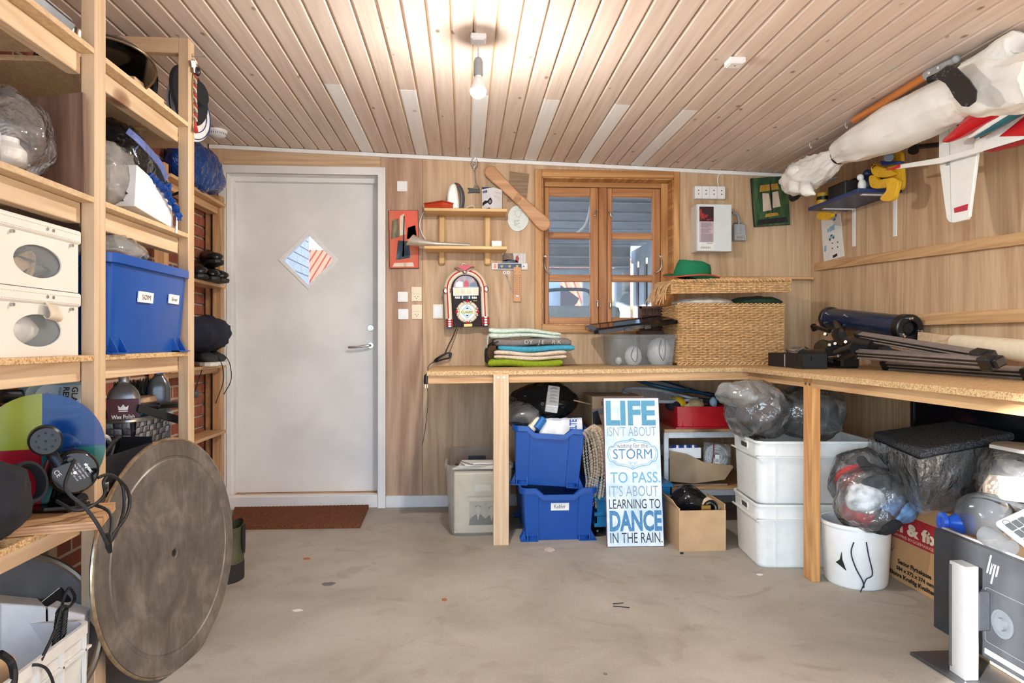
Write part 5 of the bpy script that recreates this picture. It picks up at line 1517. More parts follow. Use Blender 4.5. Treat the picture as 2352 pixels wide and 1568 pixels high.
M().at(Fc).prism(rrect(.036,.014,.003,2,-.018,.117),0,.0006).build('print', plain('navy_print', S(24,50,110),.5), t)
M().text('indoor', Fc, w=.026, h=.007, cx=-.018, y=.1135, z=.001).build('lettering', white_pl, t)
Fc2 = TB @ frame((0,-.0455,0),(1,0,0),(0,0,1))
pr = M().at(Fc2)
pr.tube([(x, y, 0) for x, y in circle(.011,14,.012,.075)], .001,4, True)
for i in range(6): pr.box(-.03 + .012 * i, -.024 + .012 * i, .108,.113,0,.0005)
pr.box(-.032,-.01,.085,.087,0,.0005).box(-.032,-.004,.08,.082,0,.0005)
pr.build('print', lgrey_pl, t)
t = thing('clear_bulb', 'clear glass light bulb standing behind the white product box', 'bulb', (bx_ + .045, YB - .03, W1))
M().at(moved((bx_ + .03, YB - .035, W1))).lathe([(.001,0),(.013,0),(.013,.05),(.018,.09),(.026,.12),(.024,.145),(.012,.16),(.001,.162)], 20).build('glass', clear_m, t, smooth=True)
fk = wp(1090,400,.02)
t = thing('serving_fork', 'ornate silver serving fork hung on the wall under the cornice', 'fork', (fk.x, YB, fk.z))
ff = M()
P_ = lambda x, y, d=.012: wp(860 + x / 4.355,340 + y / 4.355, d)
ff.tube(spath([P_(1000,200), P_(1008,250), P_(1012,300), P_(1018,350), P_(1020,365)], 5),.0035,8, flat=1.4)
for k, (x0, x1) in enumerate(((1008,988),(1015,1006),(1024,1030),(1032,1050))):
 ff.tube(spath([P_(1020,362), P_(x0,375), P_(x1,415)], 4), [.004,.004,.004,.004,.0035,.003,.003,.0025,.002], 6)
ff.build('tine', chrome, t, smooth=True, kind='stuff')
fo_ = M()
for k in range(26):
 a_ = k * 2.4; r_ = 1 - k / 40
 fo_.ball(P_(1000 + 24 * r_ * cos(a_) * (1 if k < 20 else .6),140 + (k - 12) * 5.5),(.0045,.004,.006),7,5)
for s_ in (-1,1):
 fo_.tube(spath([P_(1000 + s_ * 6,215), P_(1000 + s_ * 30,180), P_(1000 + s_ * 33,140), P_(1000 + s_ * 20,105), P_(1000 + s_ * 8,96)], 4),.003,6)
fo_.build('ornament', chrome, t, smooth=True, kind='stuff')
bk = wp(1087,438,.01)
t = thing('wall_hook', 'black pointed metal bracket under the serving fork', 'bracket', (bk.x, YB, bk.z))
M().at(FB).prism([tuple(P_(*q_).xz) for q_ in ((930,397),(1055,410),(1055,450),(1010,445),(930,450),(948,424))], 0,.012).build('bracket', black_pl, t, bevel=.002)
pa_, pb_ = wp(1127.5,396,.04), wp(1248,513.5,.04)
e_ = (pb_ - pa_).normalized()
FP = frame((pa_ + pb_) / 2, e_, Vector((-e_.z, 0, e_.x)))
L_ = (pb_ - pa_).length
r1, r2 = .041,.046
half = []
for i in range(13):
 a_ = PI / 2 + PI * i / 12
 half.append((-L_ / 2 + r1 * cos(a_), r1 * sin(a_)))
half += [(-.01,-.030),(.03,-.03)]
for i in range(13):
 a_ = -PI / 2 + PI * i / 12
 half.append((L_ / 2 + r2 * cos(a_), r2 * sin(a_)))
half += [(.03,.034),(-.01,.030)]
t = thing('wooden_propeller', 'two-bladed plain wooden propeller hung slanting over the window corner', 'propeller', tuple((pa_ + pb_) / 2))
po = M().at(FP).prism(half, -.012,.012).build('blade', wood('paddle_grain', S(212,164,122), S(184,134,92), 'X', figure=3, rough=.45, var=0), t, bevel=.007, smooth=50)
M().at(FP).prism([(-.012,-.026),(.02,-.024),(.026,.006),(.006,.026),(-.02,.02)], .0118,.016).build('hub', paddle_m, t, bevel=.003)
q4 = [P_(*q_, .004) for q_ in ((1355,233),(1550,258),(1522,520),(1325,540))]
t = thing('thin_board', 'small square of brown board pinned behind the propeller', 'board', tuple(q4[0]))
M().at(FB).prism([(q_.x, q_.z) for q_ in q4], 0,.006).build('board', wood('old_brown', S(176,146,116), S(134,106,80), 'X', grain=60), t)
oc = P_(1437,703,.012)
t = thing('oval_plaque', 'pale oval glass plaque with a fine line drawing and verse beside the wall shelf', 'plaque', tuple(oc))
FO = frame(oc, (1,0,0),(0,0,1))
ov_ = [(.0685 * cos(a_) * (1 if sin(a_) < 0 else .97),.082 * sin(a_) * (1 - .06 * cos(a_))) for a_ in [2 * PI * i / 40 for i in range(40)]]
M().at(FO).prism(ov_, -.006,0).build('plate', plain('pale_glass', S(222,230,224),.12, var=.01), t, bevel=.001)
ln = M().at(FO)
ln.tube([(x, y, .0006) for x, y in [(.018 * cos(a_),.034 + .022 * sin(a_) + .004 * cos(2 * a_)) for a_ in [2 * PI * i / 24 for i in range(24)]]], .0006,4, True)
for i in range(9):
 a_ = 2 * PI * i / 9
 ln.tube([(.022 * cos(a_),.034 + .027 * sin(a_),.0005),(.03 * cos(a_),.034 + .035 * sin(a_),.0005)], .0006,4)
ln.build('drawing', ink, t)
vt = M()
for i, s_ in enumerate(('lad os nu sove', 'sammen', 'og', 'drømme langt', 'et øjeblik', 'kærlig')):
 vt.text(s_, FO, h=.0045, x=-.026, y=-.012 - .0072 * i, z=.0006)
vt.text('Piet Hein', FO, h=.0045, x=-.002, y=-.057, z=.0006) if False else vt.text('til dig', FO, h=.0045, x=-.002, y=-.057, z=.0006)
vt.build('lettering', ink, t)
sp = PY(1140.5,553, YB - .06)
t = thing('white_sensor', 'small white sensor box on the lower board of the wall shelf', 'sensor', (sp.x, YB - .06, W2))
M().box(sp.x - .032, sp.x + .032, YB - .08, YB - .045, W2 + .001, W2 + .05,.003).build('case', white_pl, t)
M().box(sp.x - .032, sp.x + .032, YB - .083, YB - .08, W2 + .001, W2 + .016,.002).build('foot', lgrey_pl, t)
t = thing('paper_cone', 'silver-grey rolled cone lying along the lower board and flaring out over the picture', 'cone', (PY(1010,560, YB - .1).x, YB - .1, W2))
c0, c1 = PY(1080,559, YB - .14), PY(942,566, YB - .17)
m_cone = plain('grey_foil', S(186,178,164),.35,.35)
axd = (c1 - c0).normalized()
rows = []
for f_, r_ in ((0,.0095),(.05,.0105),(.55,.0135),(.80,.021),(1.0,.031)):
 cc = c0.lerp(c1, f_); cc.z = W2 + .002 + r_ + (0 if f_ < .8 else -.001)
 if f_ >= .8: cc.y -= .03 * (f_ - .8) * 5
 u_ = Vector((0,1,0)); v_ = Vector((0,0,1))
 rows.append([cc + (u_ * cos(a_) + v_ * sin(a_)) * r_ + axd * (.022 * -sin(a_) if f_ == 1.0 else 0) for a_ in [2 * PI * i / 24 for i in range(24)]])
for r_ in rows[-1]:
 pass
M().rows(rows, True, False).build('roll', m_cone, t, smooth=True)
t = thing('white_cable', 'white cable looping between the two boards of the wall shelf', 'cable', (PY(960,520, YB - .02).x, YB - .01, W1))
M().tube(spath([wp(974,486,.012), wp(967,500,.012), wp(964,517,.012), wp(969,536,.012), wp(979,552,.012)], 6),.0035,8).build('cable', white_pl, t, smooth=True)
q4 = [P_(*q_, .003) for q_ in ((1285,1050),(1513,1052),(1513,1150),(1280,1148))]
t = thing('photo_card', 'small colour photograph of a lakeside pinned above the level', 'photo', tuple(q4[0]))
F = frame(q4[3], q4[2] - q4[3], q4[0] - q4[3]); w_, h_ = (q4[2] - q4[3]).length, (q4[0] - q4[3]).length
M().at(F).prism([(0,0),(w_, 0),(w_, h_),(0, h_)], -.001,0).build('print', streaky('photo_sky', S(170,168,166), S(206,204,200), S(226,226,224)), t)
for mt, poly in ((streaky('photo_brown', S(96,78,66), S(140,118,100), S(170,150,130)), [(0,.2),(.5,.3),(.45,1),(.1,1),(0,.8)]),(streaky('photo_blue', S(40,52,70), S(90,104,120), S(150,160,170)), [(0,0),(.7,0),(.6,.3),(.2,.35),(0,.25)]),(plain('photo_red', S(150,52,48),.5), [(.56,.1),(.68,.05),(.72,.5),(.64,.8),(.56,.6)])):
 M().at(F).prism([(x * w_, y * h_) for x, y in poly], 0,.0004).build('print', mt, t)
a_, b_ = P_(1172,1215,.012), P_(1532,1150,.012)
t = thing('spirit_level', 'white and navy torpedo level hung on the wall over the thermometer', 'level', ((a_.x + b_.x) / 2, YB, a_.z))
M().box(a_.x, b_.x, YB - .016, YB, a_.z, b_.z, .002).build('rail', plain('level_white', S(222,218,212),.3), t)
lw = b_.x - a_.x
FLv = frame((a_.x, YB - .0162, a_.z),(1,0,0),(0,0,1)); lh = b_.z - a_.z
M().at(FLv).prism([(lw * .17, lh * .12),(lw * .83, lh * .12),(lw * .83, lh * .88),(lw * .17, lh * .88)], 0,.001).build('label', plain('level_navy', S(26,44,86),.3), t)
M().at(FLv).prism([(lw * .06, lh * .18),(lw * .13, lh * .18),(lw * .13, lh * .82),(lw * .06, lh * .82)], 0,.001).build('label', plain('level_orange', S(232,120,64),.3), t)
vl = M().at(FLv)
for f_ in (.28,.5,.71): vl.prism(rrect(lw * .07, lh * .42, lh * .2,4, lw * f_, lh * .5),.001,.002)
vl.build('vial', plain('vial_yellow', S(196,176,70),.15), t)
M().at(FLv).prism(circle(.004,10, lw * .89, lh * .5),.0,.001).build('hole', ink, t)
t = thing('forceps', 'steel forceps hanging from a nail under the level', 'forceps', tuple(P_(1322,1245,.01)))
fm = M()
for cx_ in (1302,1340):
 c_ = P_(cx_, 1244,.01)
 fm.tube([(c_.x + .0085 * cos(a_), YB - .008, c_.z + .0085 * sin(a_)) for a_ in [2 * PI * i / 18 for i in range(18)]], .0014,6, True)
fm.tube([P_(1312,1268,.009), P_(1330,1310,.009), P_(1356,1370,.009), P_(1380,1440,.009)], [.002,.003,.0025,.0012], 6)
fm.tube([P_(1330,1268,.009), P_(1336,1310,.009), P_(1360,1370,.009), P_(1383,1440,.009)], [.002,.003,.0025,.0012], 6)
fm.build('shanks', chrome, t, smooth=True)
a_, b_ = P_(1392,1536,.02), P_(1466,1189,.02)
t = thing('thermometer', 'wooden wall thermometer with a printed scale beside the jukebox', 'thermometer', ((a_.x + b_.x) / 2, YB, a_.z))
tw_, th_ = b_.x - a_.x, b_.z - a_.z
FT = frame(((a_.x + b_.x) / 2, YB - .0,(a_.z + b_.z) / 2),(1,0,0),(0,0,1))
M().at(FT).prism(rrect(tw_, th_, .004,3),.001,.019).build('board', wood('thermo_wood', S(218,166,122), S(200,146,102), 'Z', figamt=.2), t, bevel=.002)
M().at(FT).cyl((0,-th_ * .32,.021),(0, th_ * .28,.021),.0016, n=8).build('tube', clear_m, t)
M().at(FT).box(-.008,.008,-th_ * .36,-th_ * .31,.019,.024,.001).build('clip', steel, t)
tx = M()
for i in range(10):
 yy = th_ * (.24 - .058 * i)
 tx.text(str(abs(50 - 10 * i)), FT, h=.0065, cx=-tw_ * .30, y=yy, z=.0195)
 tx.text(str(abs(120 - 20 * i)), FT, h=.0065, cx=tw_ * .28, y=yy, z=.0195)
tx.text('C', FT, h=.008, cx=-tw_ * .28, y=th_ * .33, z=.0195).text('F', FT, h=.008, cx=tw_ * .28, y=th_ * .33, z=.0195)
tx.at(FT)
for i in range(46): tx.box(-.0075,-.0035, th_ * (.26 - .0118 * i), th_ * (.26 - .0118 * i) + .0006,.019,.0195)
tx.build('scale', ink, t)
# -- jukebox radio
JS = .000582
jc = PY(860 + 995 / 4.704,580 + 465 / 4.704, YB - .085)
FJ = frame(jc, (1,0,0),(0,0,1))
def J(x, y, z=0.0): return ((x - 995) * JS, (465 - y) * JS, z)
def J2(x, y): return ((x - 995) * JS, (465 - y) * JS)
t = thing('jukebox_radio', 'small jukebox-shaped radio with cream arch tubes hung on the back wall', 'radio', tuple(jc))
cab = plain('jukebox_wood', S(40,20,24),.5, spec=.2)
creamt = plain('jukebox_cream', S(232,220,196),.25, var=.02)
arch = [J2(858,800), J2(842,400)] + [J2(985 + 145 * cos(a_),385 - 150 * sin(a_)) for a_ in [PI - PI * i / 16 for i in range(1,16)]] + [J2(1138,380), J2(1158,785)]
outer = [J2(785,805), J2(752,400)] + [J2(984 + 232 * cos(a_),392 - 215 * sin(a_)) for a_ in [PI - PI * i / 16 for i in range(1,16)]] + [J2(1220,380), J2(1240,785)]
M().at(FJ).prism(outer, -.083,-.012).build('cabinet', cab, t, bevel=.004)
M().at(FJ).prism(arch, -.02,.0).build('front_panel', cab, t)
path = [J(805,725,0), J(797,560,0), J(790,410,0)] + [J(985 + 193 * cos(a_),392 - 190 * sin(a_),0) for a_ in [PI - PI * i / 12 for i in range(1,12)]] + [J(1182,395,0), J(1188,540,0), J(1195,700,0)]
M().at(FJ).tube(spath(path, 3),.0265,16, flat=.75).build('arch_tube', creamt, t, smooth=True)
p2 = [Vector(p_) + Vector((0,0,.0205)) for p_ in path]
M().at(FJ).tube(spath(p2,3),.0052,8).build('red_stripe', plain('jukebox_red', S(204,56,44),.25), t, smooth=True)
for cx_, y0, y1 in ((813,715,800),(1200,690,785)):
 cz = M().at(FJ)
 cr_ = M().at(FJ)
 n_ = 7
 for i in range(n_):
  ya, yb = y0 + (y1 - y0) * i / n_, y0 + (y1 - y0) * (i + 1) / n_
  (cz if i % 2 == 0 else cr_).cyl(J(cx_ - 3 * (1 - i / n_), ya), J(cx_ - 3 * (1 - i / n_), yb),.0275 if i % 2 == 0 else .0262, n=20)
 cz.build('column_foot', chrome, t, smooth=40)
 cr_.build('foot_band', red_m, t, smooth=40)
orn = M().at(FJ); red_o = M().at(FJ)
for cx_, cy_, s_ in ((790,415,-1),(1182,395,1)):
 for dy in (-22,0,22):
  orn.cyl(J(cx_ - 42, cy_ + dy * .9,.018), J(cx_ + 42, cy_ + dy * .9,.018),.0042, n=8)
 for dy in (-11,11):
  red_o.cyl(J(cx_ - 38, cy_ + dy, .0185), J(cx_ + 38, cy_ + dy, .0185),.003, n=8)
 orn.ball(J(cx_ + s_ * 22, cy_, .02),(.016,.022,.007),12,8)
orn.tube(spath([J(870,175,.022), J(905,190,.028), J(950,205,.03), J(975,230,.03)], 4), [.009] * 5 + [.007] * 8,8)
orn.tube(spath([J(1075,165,.022), J(1040,185,.028), J(1005,200,.03), J(978,230,.03)], 4), [.009] * 5 + [.007] * 8,8)
orn.ball(J(975,215,.03),(.012,.012,.008),12,8).ball(J(882,183,.022),(.012,.01,.006),10,6).ball(J(1062,172,.022),(.012,.01,.006),10,6)
orn.tube([J(968 + 22 * cos(a_),140 - 16 * sin(a_),.01) for a_ in [PI * i / 10 for i in range(11)]], .0035,6)
red_o.prism([J2(893,165), J2(915,152), J2(975,140), J2(1035,145), J2(1050,158), J2(975,205)], .012,.034)
cxr, cyr = 1003,640
M().at(FJ @ moved(Vector(J(cxr, cyr, .003)))).tube([(x, y, 0) for x, y in circle(100 * JS, 40)], .0115,10, True).build('speaker_ring', creamt, t, smooth=True)
for a_ in (0,90,180,270):
 ca, sa = cos(R(a_)), sin(R(a_))
 bx0 = J(cxr + 112 * ca, cyr - 112 * sa, .012)
 red_o.ball(bx0,(.011,.009,.006),10,6)
 for s_ in (-1,1):
  orn.ball(J(cxr + 104 * ca - s_ * 36 * sa, cyr - 104 * sa - s_ * 36 * ca, .012),(.010,.010,.006),10,6)
orn.build('chrome_ornament', chrome, t, smooth=True, kind='stuff')
red_o.build('red_ornament', red_m, t, smooth=30, kind='stuff')
FS = FJ @ moved(Vector(J(cxr, cyr, 0)))
M().at(FS).prism(circle(82 * JS, 36),.0,.004).build('speaker_disc', plain('silver_disc', S(196,208,212),.2,.4), t)
em = M().at(FS)
dm = lambda r, q_=1.0: [(0, r),(r * q_, 0),(0,-r),(-r * q_, 0)]
em.ring([(x, y) for x, y in dm(.042,.95)], [(x, y) for x, y in dm(.038,.95)], .004,.006)
em.ring([(x, y) for x, y in dm(.030,.9)], [(x, y) for x, y in dm(.028,.9)], .004,.006)
em.prism([(-.012,.018),(0,.028),(.012,.018)], .004,.0055).prism([(-.012,-.018),(0,-.028),(.012,-.018)], .004,.0055)
em.build('emblem', ink, t)
M().at(FS).box(-.046,.046,-.010,.010,.004,.0068,.002).build('emblem_band', plain('gold_plate', S(206,188,130),.3,.6), t)
M().text('CLASSIC', FS, w=.078, h=.013, cx=0, y=-.0065, z=.0072, bold=.0006).build('lettering', ink, t)
wn_ = [J2(985 + 128 * cos(a_),375 - 125 * sin(a_)) for a_ in [PI * i / 18 for i in range(19)]]
M().at(FJ).prism(wn_, 0,.003).build('display_window', streaky('display', S(150,120,130), S(196,176,180), S(120,140,170)), t)
dsp = M().at(FJ)
dsp.prism([J2(880,372), J2(880,330), J2(920,310), J2(955,320), J2(955,372)], .003,.0045)
dsp.build('display_scene', white_pl, t)
M().at(FJ).prism([J2(965,372), J2(970,318), J2(990,300), J2(1015,318), J2(1020,372)], .003,.0045).build('display_scene', red_m, t)
M().at(FJ).prism([J2(1030,372), J2(1040,330), J2(1075,318), J2(1105,350), J2(1108,372)], .003,.0045).build('display_scene', plain('display_blue', S(90,120,150),.3), t)
M().at(FJ).tube([J(850,378,.004), J(1125,372,.004)], .0024,6).tube([J(857,468,.004), J(1122,460,.004)], .0024,6).tube([J(850,378,.004), J(857,468,.004)], .0024,6).tube([J(1125,372,.004), J(1122,460,.004)], .0024,6).build('card_frame', chrome, t, smooth=True)
M().at(FJ).prism([J2(852,380), J2(1123,374), J2(1121,458), J2(858,466)], 0,.002).build('card_panel', white_pl, t)
for i in range(4):
 x0 = 868 + i * 65
 M().at(FJ).prism([J2(x0,390), J2(x0 + 50,389), J2(x0 + 50,450), J2(x0 + 2,452)], .002,.003).build('title_card', plain('card_cream%d' % i, S(230,220,186),.5), t)
for i in range(13):
 x0 = 872 + i * 18.2
 yb_ = 505 - 4 * abs(i - 6) * .3;
 M().at(FJ).prism([J2(x0,470 + abs(i - 6)), J2(x0 + 14,470 + abs(i - 6)), J2(x0 + 14,500 - abs(i - 6) * .6), J2(x0,500 - abs(i - 6) * .6)], 0,.007).build('button', white_pl if i in (0,1,2,4,8,10,11,12) else black_gl, t)
M().text('Radio CD', FJ @ moved(Vector(J(1087,518,0))), w=42 * JS, h=.005, cx=0, y=-.002, z=.0006).build('lettering', plain('gold_ink', S(200,170,90),.3,.8), t)
M().at(FJ).prism([J2(965,768), J2(1057,764), J2(1058,796), J2(966,800)], 0,.004).build('name_plate', plain('brass_plate', S(176,152,92),.35,.8), t, bevel=.001)
M().at(FJ).box(*[J(783,0)[0], J(832,0)[0]], J(0,822)[1], J(0,800)[1], -.06,.01).box(J(1190,0)[0], J(1232,0)[0], J(0,798)[1], J(0,783)[1], -.06,.01).build('foot', black_pl, t)
Z2 = lambda x, y, d=.02: wp(860 + x / 4.704,580 + y / 4.704, d)
M().tube(spath([Z2(888,810,.05), Z2(850,900,.03), Z2(800,1000,.03), Z2(755,1100,.03)], 5),.003,7).tube(spath([Z2(905,812,.05), Z2(870,920,.025), Z2(830,1020,.025), Z2(805,1085,.025)], 5),.0016,6).build('cord', rubber, t, smooth=True)
cl = M()
for k in range(6):
 dx_, dz_ = 5 * k, 5 * (k % 3)
 cl.tube(spath([Z2(645 + dx_, 1165 + dz_, .03), Z2(700,1120 + dz_ * 2,.028 + .004 * k), Z2(790,1080 + dz_, .03), Z2(835 - dx_, 1090 + dz_ * 2,.03), Z2(810,1130 + dz_, .035), Z2(730,1150 + dz_, .03 + .003 * k), Z2(670,1182 - dz_, .03)], 5, True),.0028,6, True)
cl.build('cord_bundle', rubber, t, smooth=True)
pl_ = [Z2(650,1175,.03), Z2(610,1200,.06), Z2(580,1235,.2)]
plg = PY(979,872, YB - .80)
M().tube(spath(pl_ + [PY(983,850, YB - .6), plg + Vector((0,0,.03))], 6),.0026,7).build('cord', rubber, t, smooth=True)
t2 = thing('mains_plug', 'black mains plug hanging off the end of the workbench on a thin cord', 'plug', tuple(plg))
M().at(moved(plg)).lathe([(.004,.03),(.011,.024),(.014,-.01),(.012,-.022),(.001,-.022)], 14).build('plug_body', black_pl, t2, smooth=True)
M().cyl(plg + Vector((-.005,0,-.022)), plg + Vector((-.005,0,-.042)),.0024, n=8).cyl(plg + Vector((.005,0,-.022)), plg + Vector((.005,0,-.042)),.0024, n=8).build('pin', chrome, t2)
M().tube(spath([plg + Vector((.005,.002,-.02)), plg + Vector((.008,.01,-.12)), plg + Vector((-.004,.01,-.24)), plg + Vector((-.02,.01,-.34))], 5),.0016,6).build('cord', rubber, t2, smooth=True)
# -- sockets, fuse box, meter
a_ = PY(1590,456, YB);
z0_, z1_ = PY(1630,456.5, YB - .04).z, PY(1630,427.5, YB - .04).z
t = thing('socket_strip', 'row of four white surface sockets above the fuse box', 'socket', (a_.x + .1, YB, z0_))
sx_ = [PY(p_, 440, YB - .045).x for p_ in (1596,1613.2,1631,1648.8,1666.5)]
for i in range(4):
 so_ = M().box(sx_[i] + .0005, sx_[i + 1] - .0005, YB - .045, YB, z0_, z1_, .003).build('socket', white_pl, t)
 hh = M(); cx_ = (sx_[i] + sx_[i + 1]) / 2; cz_ = (z0_ + z1_) / 2
 for dz in (-.012,.012):
  hh.at(frame((cx_, YB - .0452, cz_ + dz),(1,0,0),(0,0,1))).prism([(-.005,.003),(.005,.003),(.003,-.003),(-.003,-.003)], 0,.0006)
 hh.build('socket_hole', ink, so_)
t = thing('white_cable', 'white cable running from the four sockets up to the ceiling corner', 'cable', (wp(1649,415).x, YB, wp(1649,415).z))
M().tube(spath([wp(1650,427,.02), wp(1648.5,415,.01), wp(1649.5,405,.008), wp(1655,399.5,.008), wp(1680,399,.008), wp(1740,402,.008), wp(1800,404,.008)], 6),.0035,7).build('cable', white_pl, t, smooth=True)
fy = 4.247
fa, fb = PY(1601,576.5, fy), PY(1681,469, fy)
t = thing('fuse_box', 'white steel fuse box with a dark red and pink printed label', 'fuse box', ((fa.x + fb.x) / 2, YB, fa.z))
M().box(fa.x, fb.x, fy + .012, YB, fa.z, fb.z, .002).build('case', plain('fusebox_enamel', S(226,226,218),.4, var=.02), t)
M().box(fa.x + .001, fb.x - .001, fy, fy + .0125, fa.z + .001, fb.z - .001,.002).build('cover', plain('fusebox_cover', S(226,230,230),.4, var=.02), t)
lx = lambda p_: PY(p_, 500, fy).x
lzf = lambda p_: PY(1622, p_, fy).z
FF = frame((0, fy - .0004,0),(1,0,0),(0,0,1))
x0_, x1_ = lx(1606), lx(1639.5)
qd = lambda a0, a1, b0, b1: [(a0, b1),(a1, b1),(a1, b0),(a0, b0)]
lbo = M().at(FF).prism(qd(x0_, x1_, lzf(474), lzf(574)),0,.0006).build('label', paper, t)
M().at(FF).prism(qd(x0_ + .001, x1_ - .001, lzf(474.5), lzf(508.5)),.0006,.001).build('print', plain('label_maroon', S(52,18,26),.5), lbo)
M().at(FF).prism(qd(x0_ + .001, x1_ - .001, lzf(509), lzf(556)),.0006,.001).build('print', plain('label_pink', S(206,180,190),.5), lbo)
rd = M().at(FF)
sx__ = x1_ - x0_; zt_ = lzf(477); zb__ = lzf(508)
pz_ = lambda x, y: (x0_ + sx__ * x, zt_ + (zb__ - zt_) * y)
for poly in ([(.02,.25),(.14,.05),(.2,.45),(.1,.6),(.04,.9)], [(.14,.5),(.3,.4),(.34,.9),(.22,.75),(.1,1)], [(.34,.55),(.62,.5),(.5,.75),(.4,.7),(.38,.9)], [(.5,.85),(.95,.8),(.7,.9),(.5,.95)]):
 rd.prism([pz_(*q_) for q_ in poly], .001,.0013)
rd.build('print', plain('label_red2', S(176,40,40),.5), lbo)
tl = M().at(FF)
rr3 = random.Random(5)
for i in range(30):
 zz = lzf(511 + 1.5 * i)
 if 7 < i < 9 or 15 < i < 17: continue
 wd = rr3.uniform(.5,.82) if i < 16 else .84
 tl.prism(qd(x0_ + sx__ * .12, x0_ + sx__ * (.12 + wd * .95), zz, zz - .0022),.001,.0013)
for i in range(16):
 tl.prism(qd(x0_ + sx__ * (.12 + .04 * i), x0_ + sx__ * (.12 + .04 * i + .012 + .016 * (i % 3 == 0)), lzf(566), lzf(571)),.0006,.001)
for i in range(14):
 tl.prism(qd(x0_ + sx__ * (.52 + .03 * i), x0_ + sx__ * (.535 + .03 * i), lzf(557.5), lzf(560)),.0006,.001)
tl.build('print', ink_grey, lbo)
my = YB - .05
ma, mb = PY(1687,552, my), PY(1714,514, my)
t = thing('energy_meter', 'small grey counter box with a number window on a bent conduit', 'meter', ((ma.x + mb.x) / 2, YB, ma.z))
M().box(ma.x, mb.x, my, YB, ma.z, mb.z, .005).build('case', plain('meter_grey', S(164,168,168),.4), t)
mw, mh = mb.x - ma.x, mb.z - ma.z
FM = frame((ma.x, my - .0002, ma.z),(1,0,0),(0,0,1))
M().at(FM).prism(rrect(mw * .86, mh * .24,.003,2, mw * .5, mh * .2),0,.003).build('window', lgrey_pl, t)
dg = M()
for i in range(6): dg.at(FM).prism(qd(mw * (.16 + .12 * i), mw * (.16 + .12 * i + .09), mh * .28, mh * .13),.003,.0036)
dg.build('digit_drum', ink, t)
tx = M()
for i in range(6): tx.text('0', FM, h=mh * .09, cx=mw * (.205 + .12 * i), y=mh * .165, z=.004)
tx.build('digit', white_pl, t)
M().at(FM).prism(circle(.006,12, mw * .5, mh * .84),0,.003).prism(circle(.004,10, mw * .5, mh * .44),0,.002).prism(rrect(.01,.03,.003,2, mw * .52, mh * .68),0,.002).build('seal', grey_pl, t)
M().tube(spath([PY(1682,489, my + .01), PY(1689,490, my + .01), PY(1695.5,497, my + .01), PY(1697,508, my + .01), PY(1697,516, my + .01)], 5),.008,10).build('conduit', grey_pl, t, smooth=True)
M().box(PY(1689,513, my).x, PY(1703,513, my).x, my + .005, YB - .01, mb.z - .002, mb.z + .008,.002).build('gland', dgrey_pl, t)
p = PY(498,322,4.05)
t = thing('smoke_alarm', 'round white smoke alarm at the corner of the ceiling above the door', 'smoke alarm', (p.x, 4.05, zceil(p.x)))
T = moved((p.x, 4.05, zceil(p.x)))
M().at(T).lathe([(.001,0),(.056,0),(.056,-.012),(.05,-.018),(.05,-.03),(.036,-.04),(.001,-.042)], 32).build('alarm_body', white_pl, t, smooth=35)
sl = M().at(T)
for i in range(28):
 a_ = 2 * PI * i / 28
 sl.at(T @ Matrix.Rotation(a_, 4, 'Z')).box(.0495,.0506,-.002,.002,-.029,-.019)
sl.build('vent_slot', dgrey_pl, t)
p = PZ(1688,140, zceil(.9) - .012)
p.z = zceil(p.x) - .012
t = thing('ceiling_box', 'small square white junction box on the ceiling planks', 'junction box', (p.x, p.y, zceil(p.x)))
M().at(moved(p)).box(-.033,.033,-.033,.033,-.01,.012,.003).box(-.026,.026,-.026,.026,-.013,-.009,.001).build('box_body', white_pl, t)
M().at(moved(p)).cyl((0,0,-.0135),(0,0,-.012),.004, n=8).build('screw', dgrey_pl, t)
hooks = thing('ceiling_hook', 'thin white screw hook in the ceiling above the tied neck of the sail bundle', 'hook', tuple(PX(1942,290,1.95)))
def hook_geo(px, py, parent):
 p = PX(px, py, 1.93); zc_ = zceil(p.x)
 M().tube(spath([(p.x, p.y, zc_ + .005),(p.x, p.y, zc_ - .02),(p.x + .008, p.y, zc_ - .03),(p.x + .010, p.y, zc_ - .018)], 4),.0018,6).build('hook', white_pl, parent, smooth=True)
hook_geo(1942,288, hooks)
for (px_, py_, lab) in ((1860,318, 'thin white ceiling hook nearest the back wall, over the sail bundle tail'),(1970,268, 'thin screw hook with a red end in the ceiling beside the oar shaft')):
 hk_ = thing('ceiling_hook', lab, 'hook', tuple(PX(px_, py_, 1.93))); hook_geo(px_, py_, hk_)
# -- workbench
BF = 3.54; BLX0 = PY(980,855, BF).x; BRX = 1.475
def zt_(x): return .895 + .0095 * (min(x, 1.5) - BLX0)   
bench = thing('workbench', 'L-shaped workbench of chipboard on planed timber legs along the back and right walls', 'workbench', (1.0,3.9,0))
TH = .022
def slab(name, x0, x1, y0, y1, mt, th=TH, dz=0.0):
 return M().hexa([(x0, y0, zt_(x0) - th - dz),(x1, y0, zt_(x1) - th - dz),(x1, y1, zt_(x1) - th - dz),(x0, y1, zt_(x0) - th - dz),
      (x0, y0, zt_(x0) - dz),(x1, y0, zt_(x1) - dz),(x1, y1, zt_(x1) - dz),(x0, y1, zt_(x0) - dz)]).build(name, mt, bench, bevel=.001)
slab('worktop', BLX0,1.06, BF, YB - .001, chip_m)
slab('worktop', 1.061, BRX + .008, BF, YB - .001, chip_m)
slab('worktop', BRX + .009, XR - .001,1.35, YB - .001, chip_m)
slab('apron', BLX0 + .006,1.6, BF + .012, BF + .05, larch['X'], .042, TH)
slab('apron', 1.515,1.553,1.35,3.9, larch['Y'], .042, TH)
slab('wall_batten', BLX0 + .006, XR, YB - .04, YB - .001, larch['X'], .05, TH)
slab('brace', 1.55,1.95,3.42,3.47, pine['X'], .016, TH + .04)
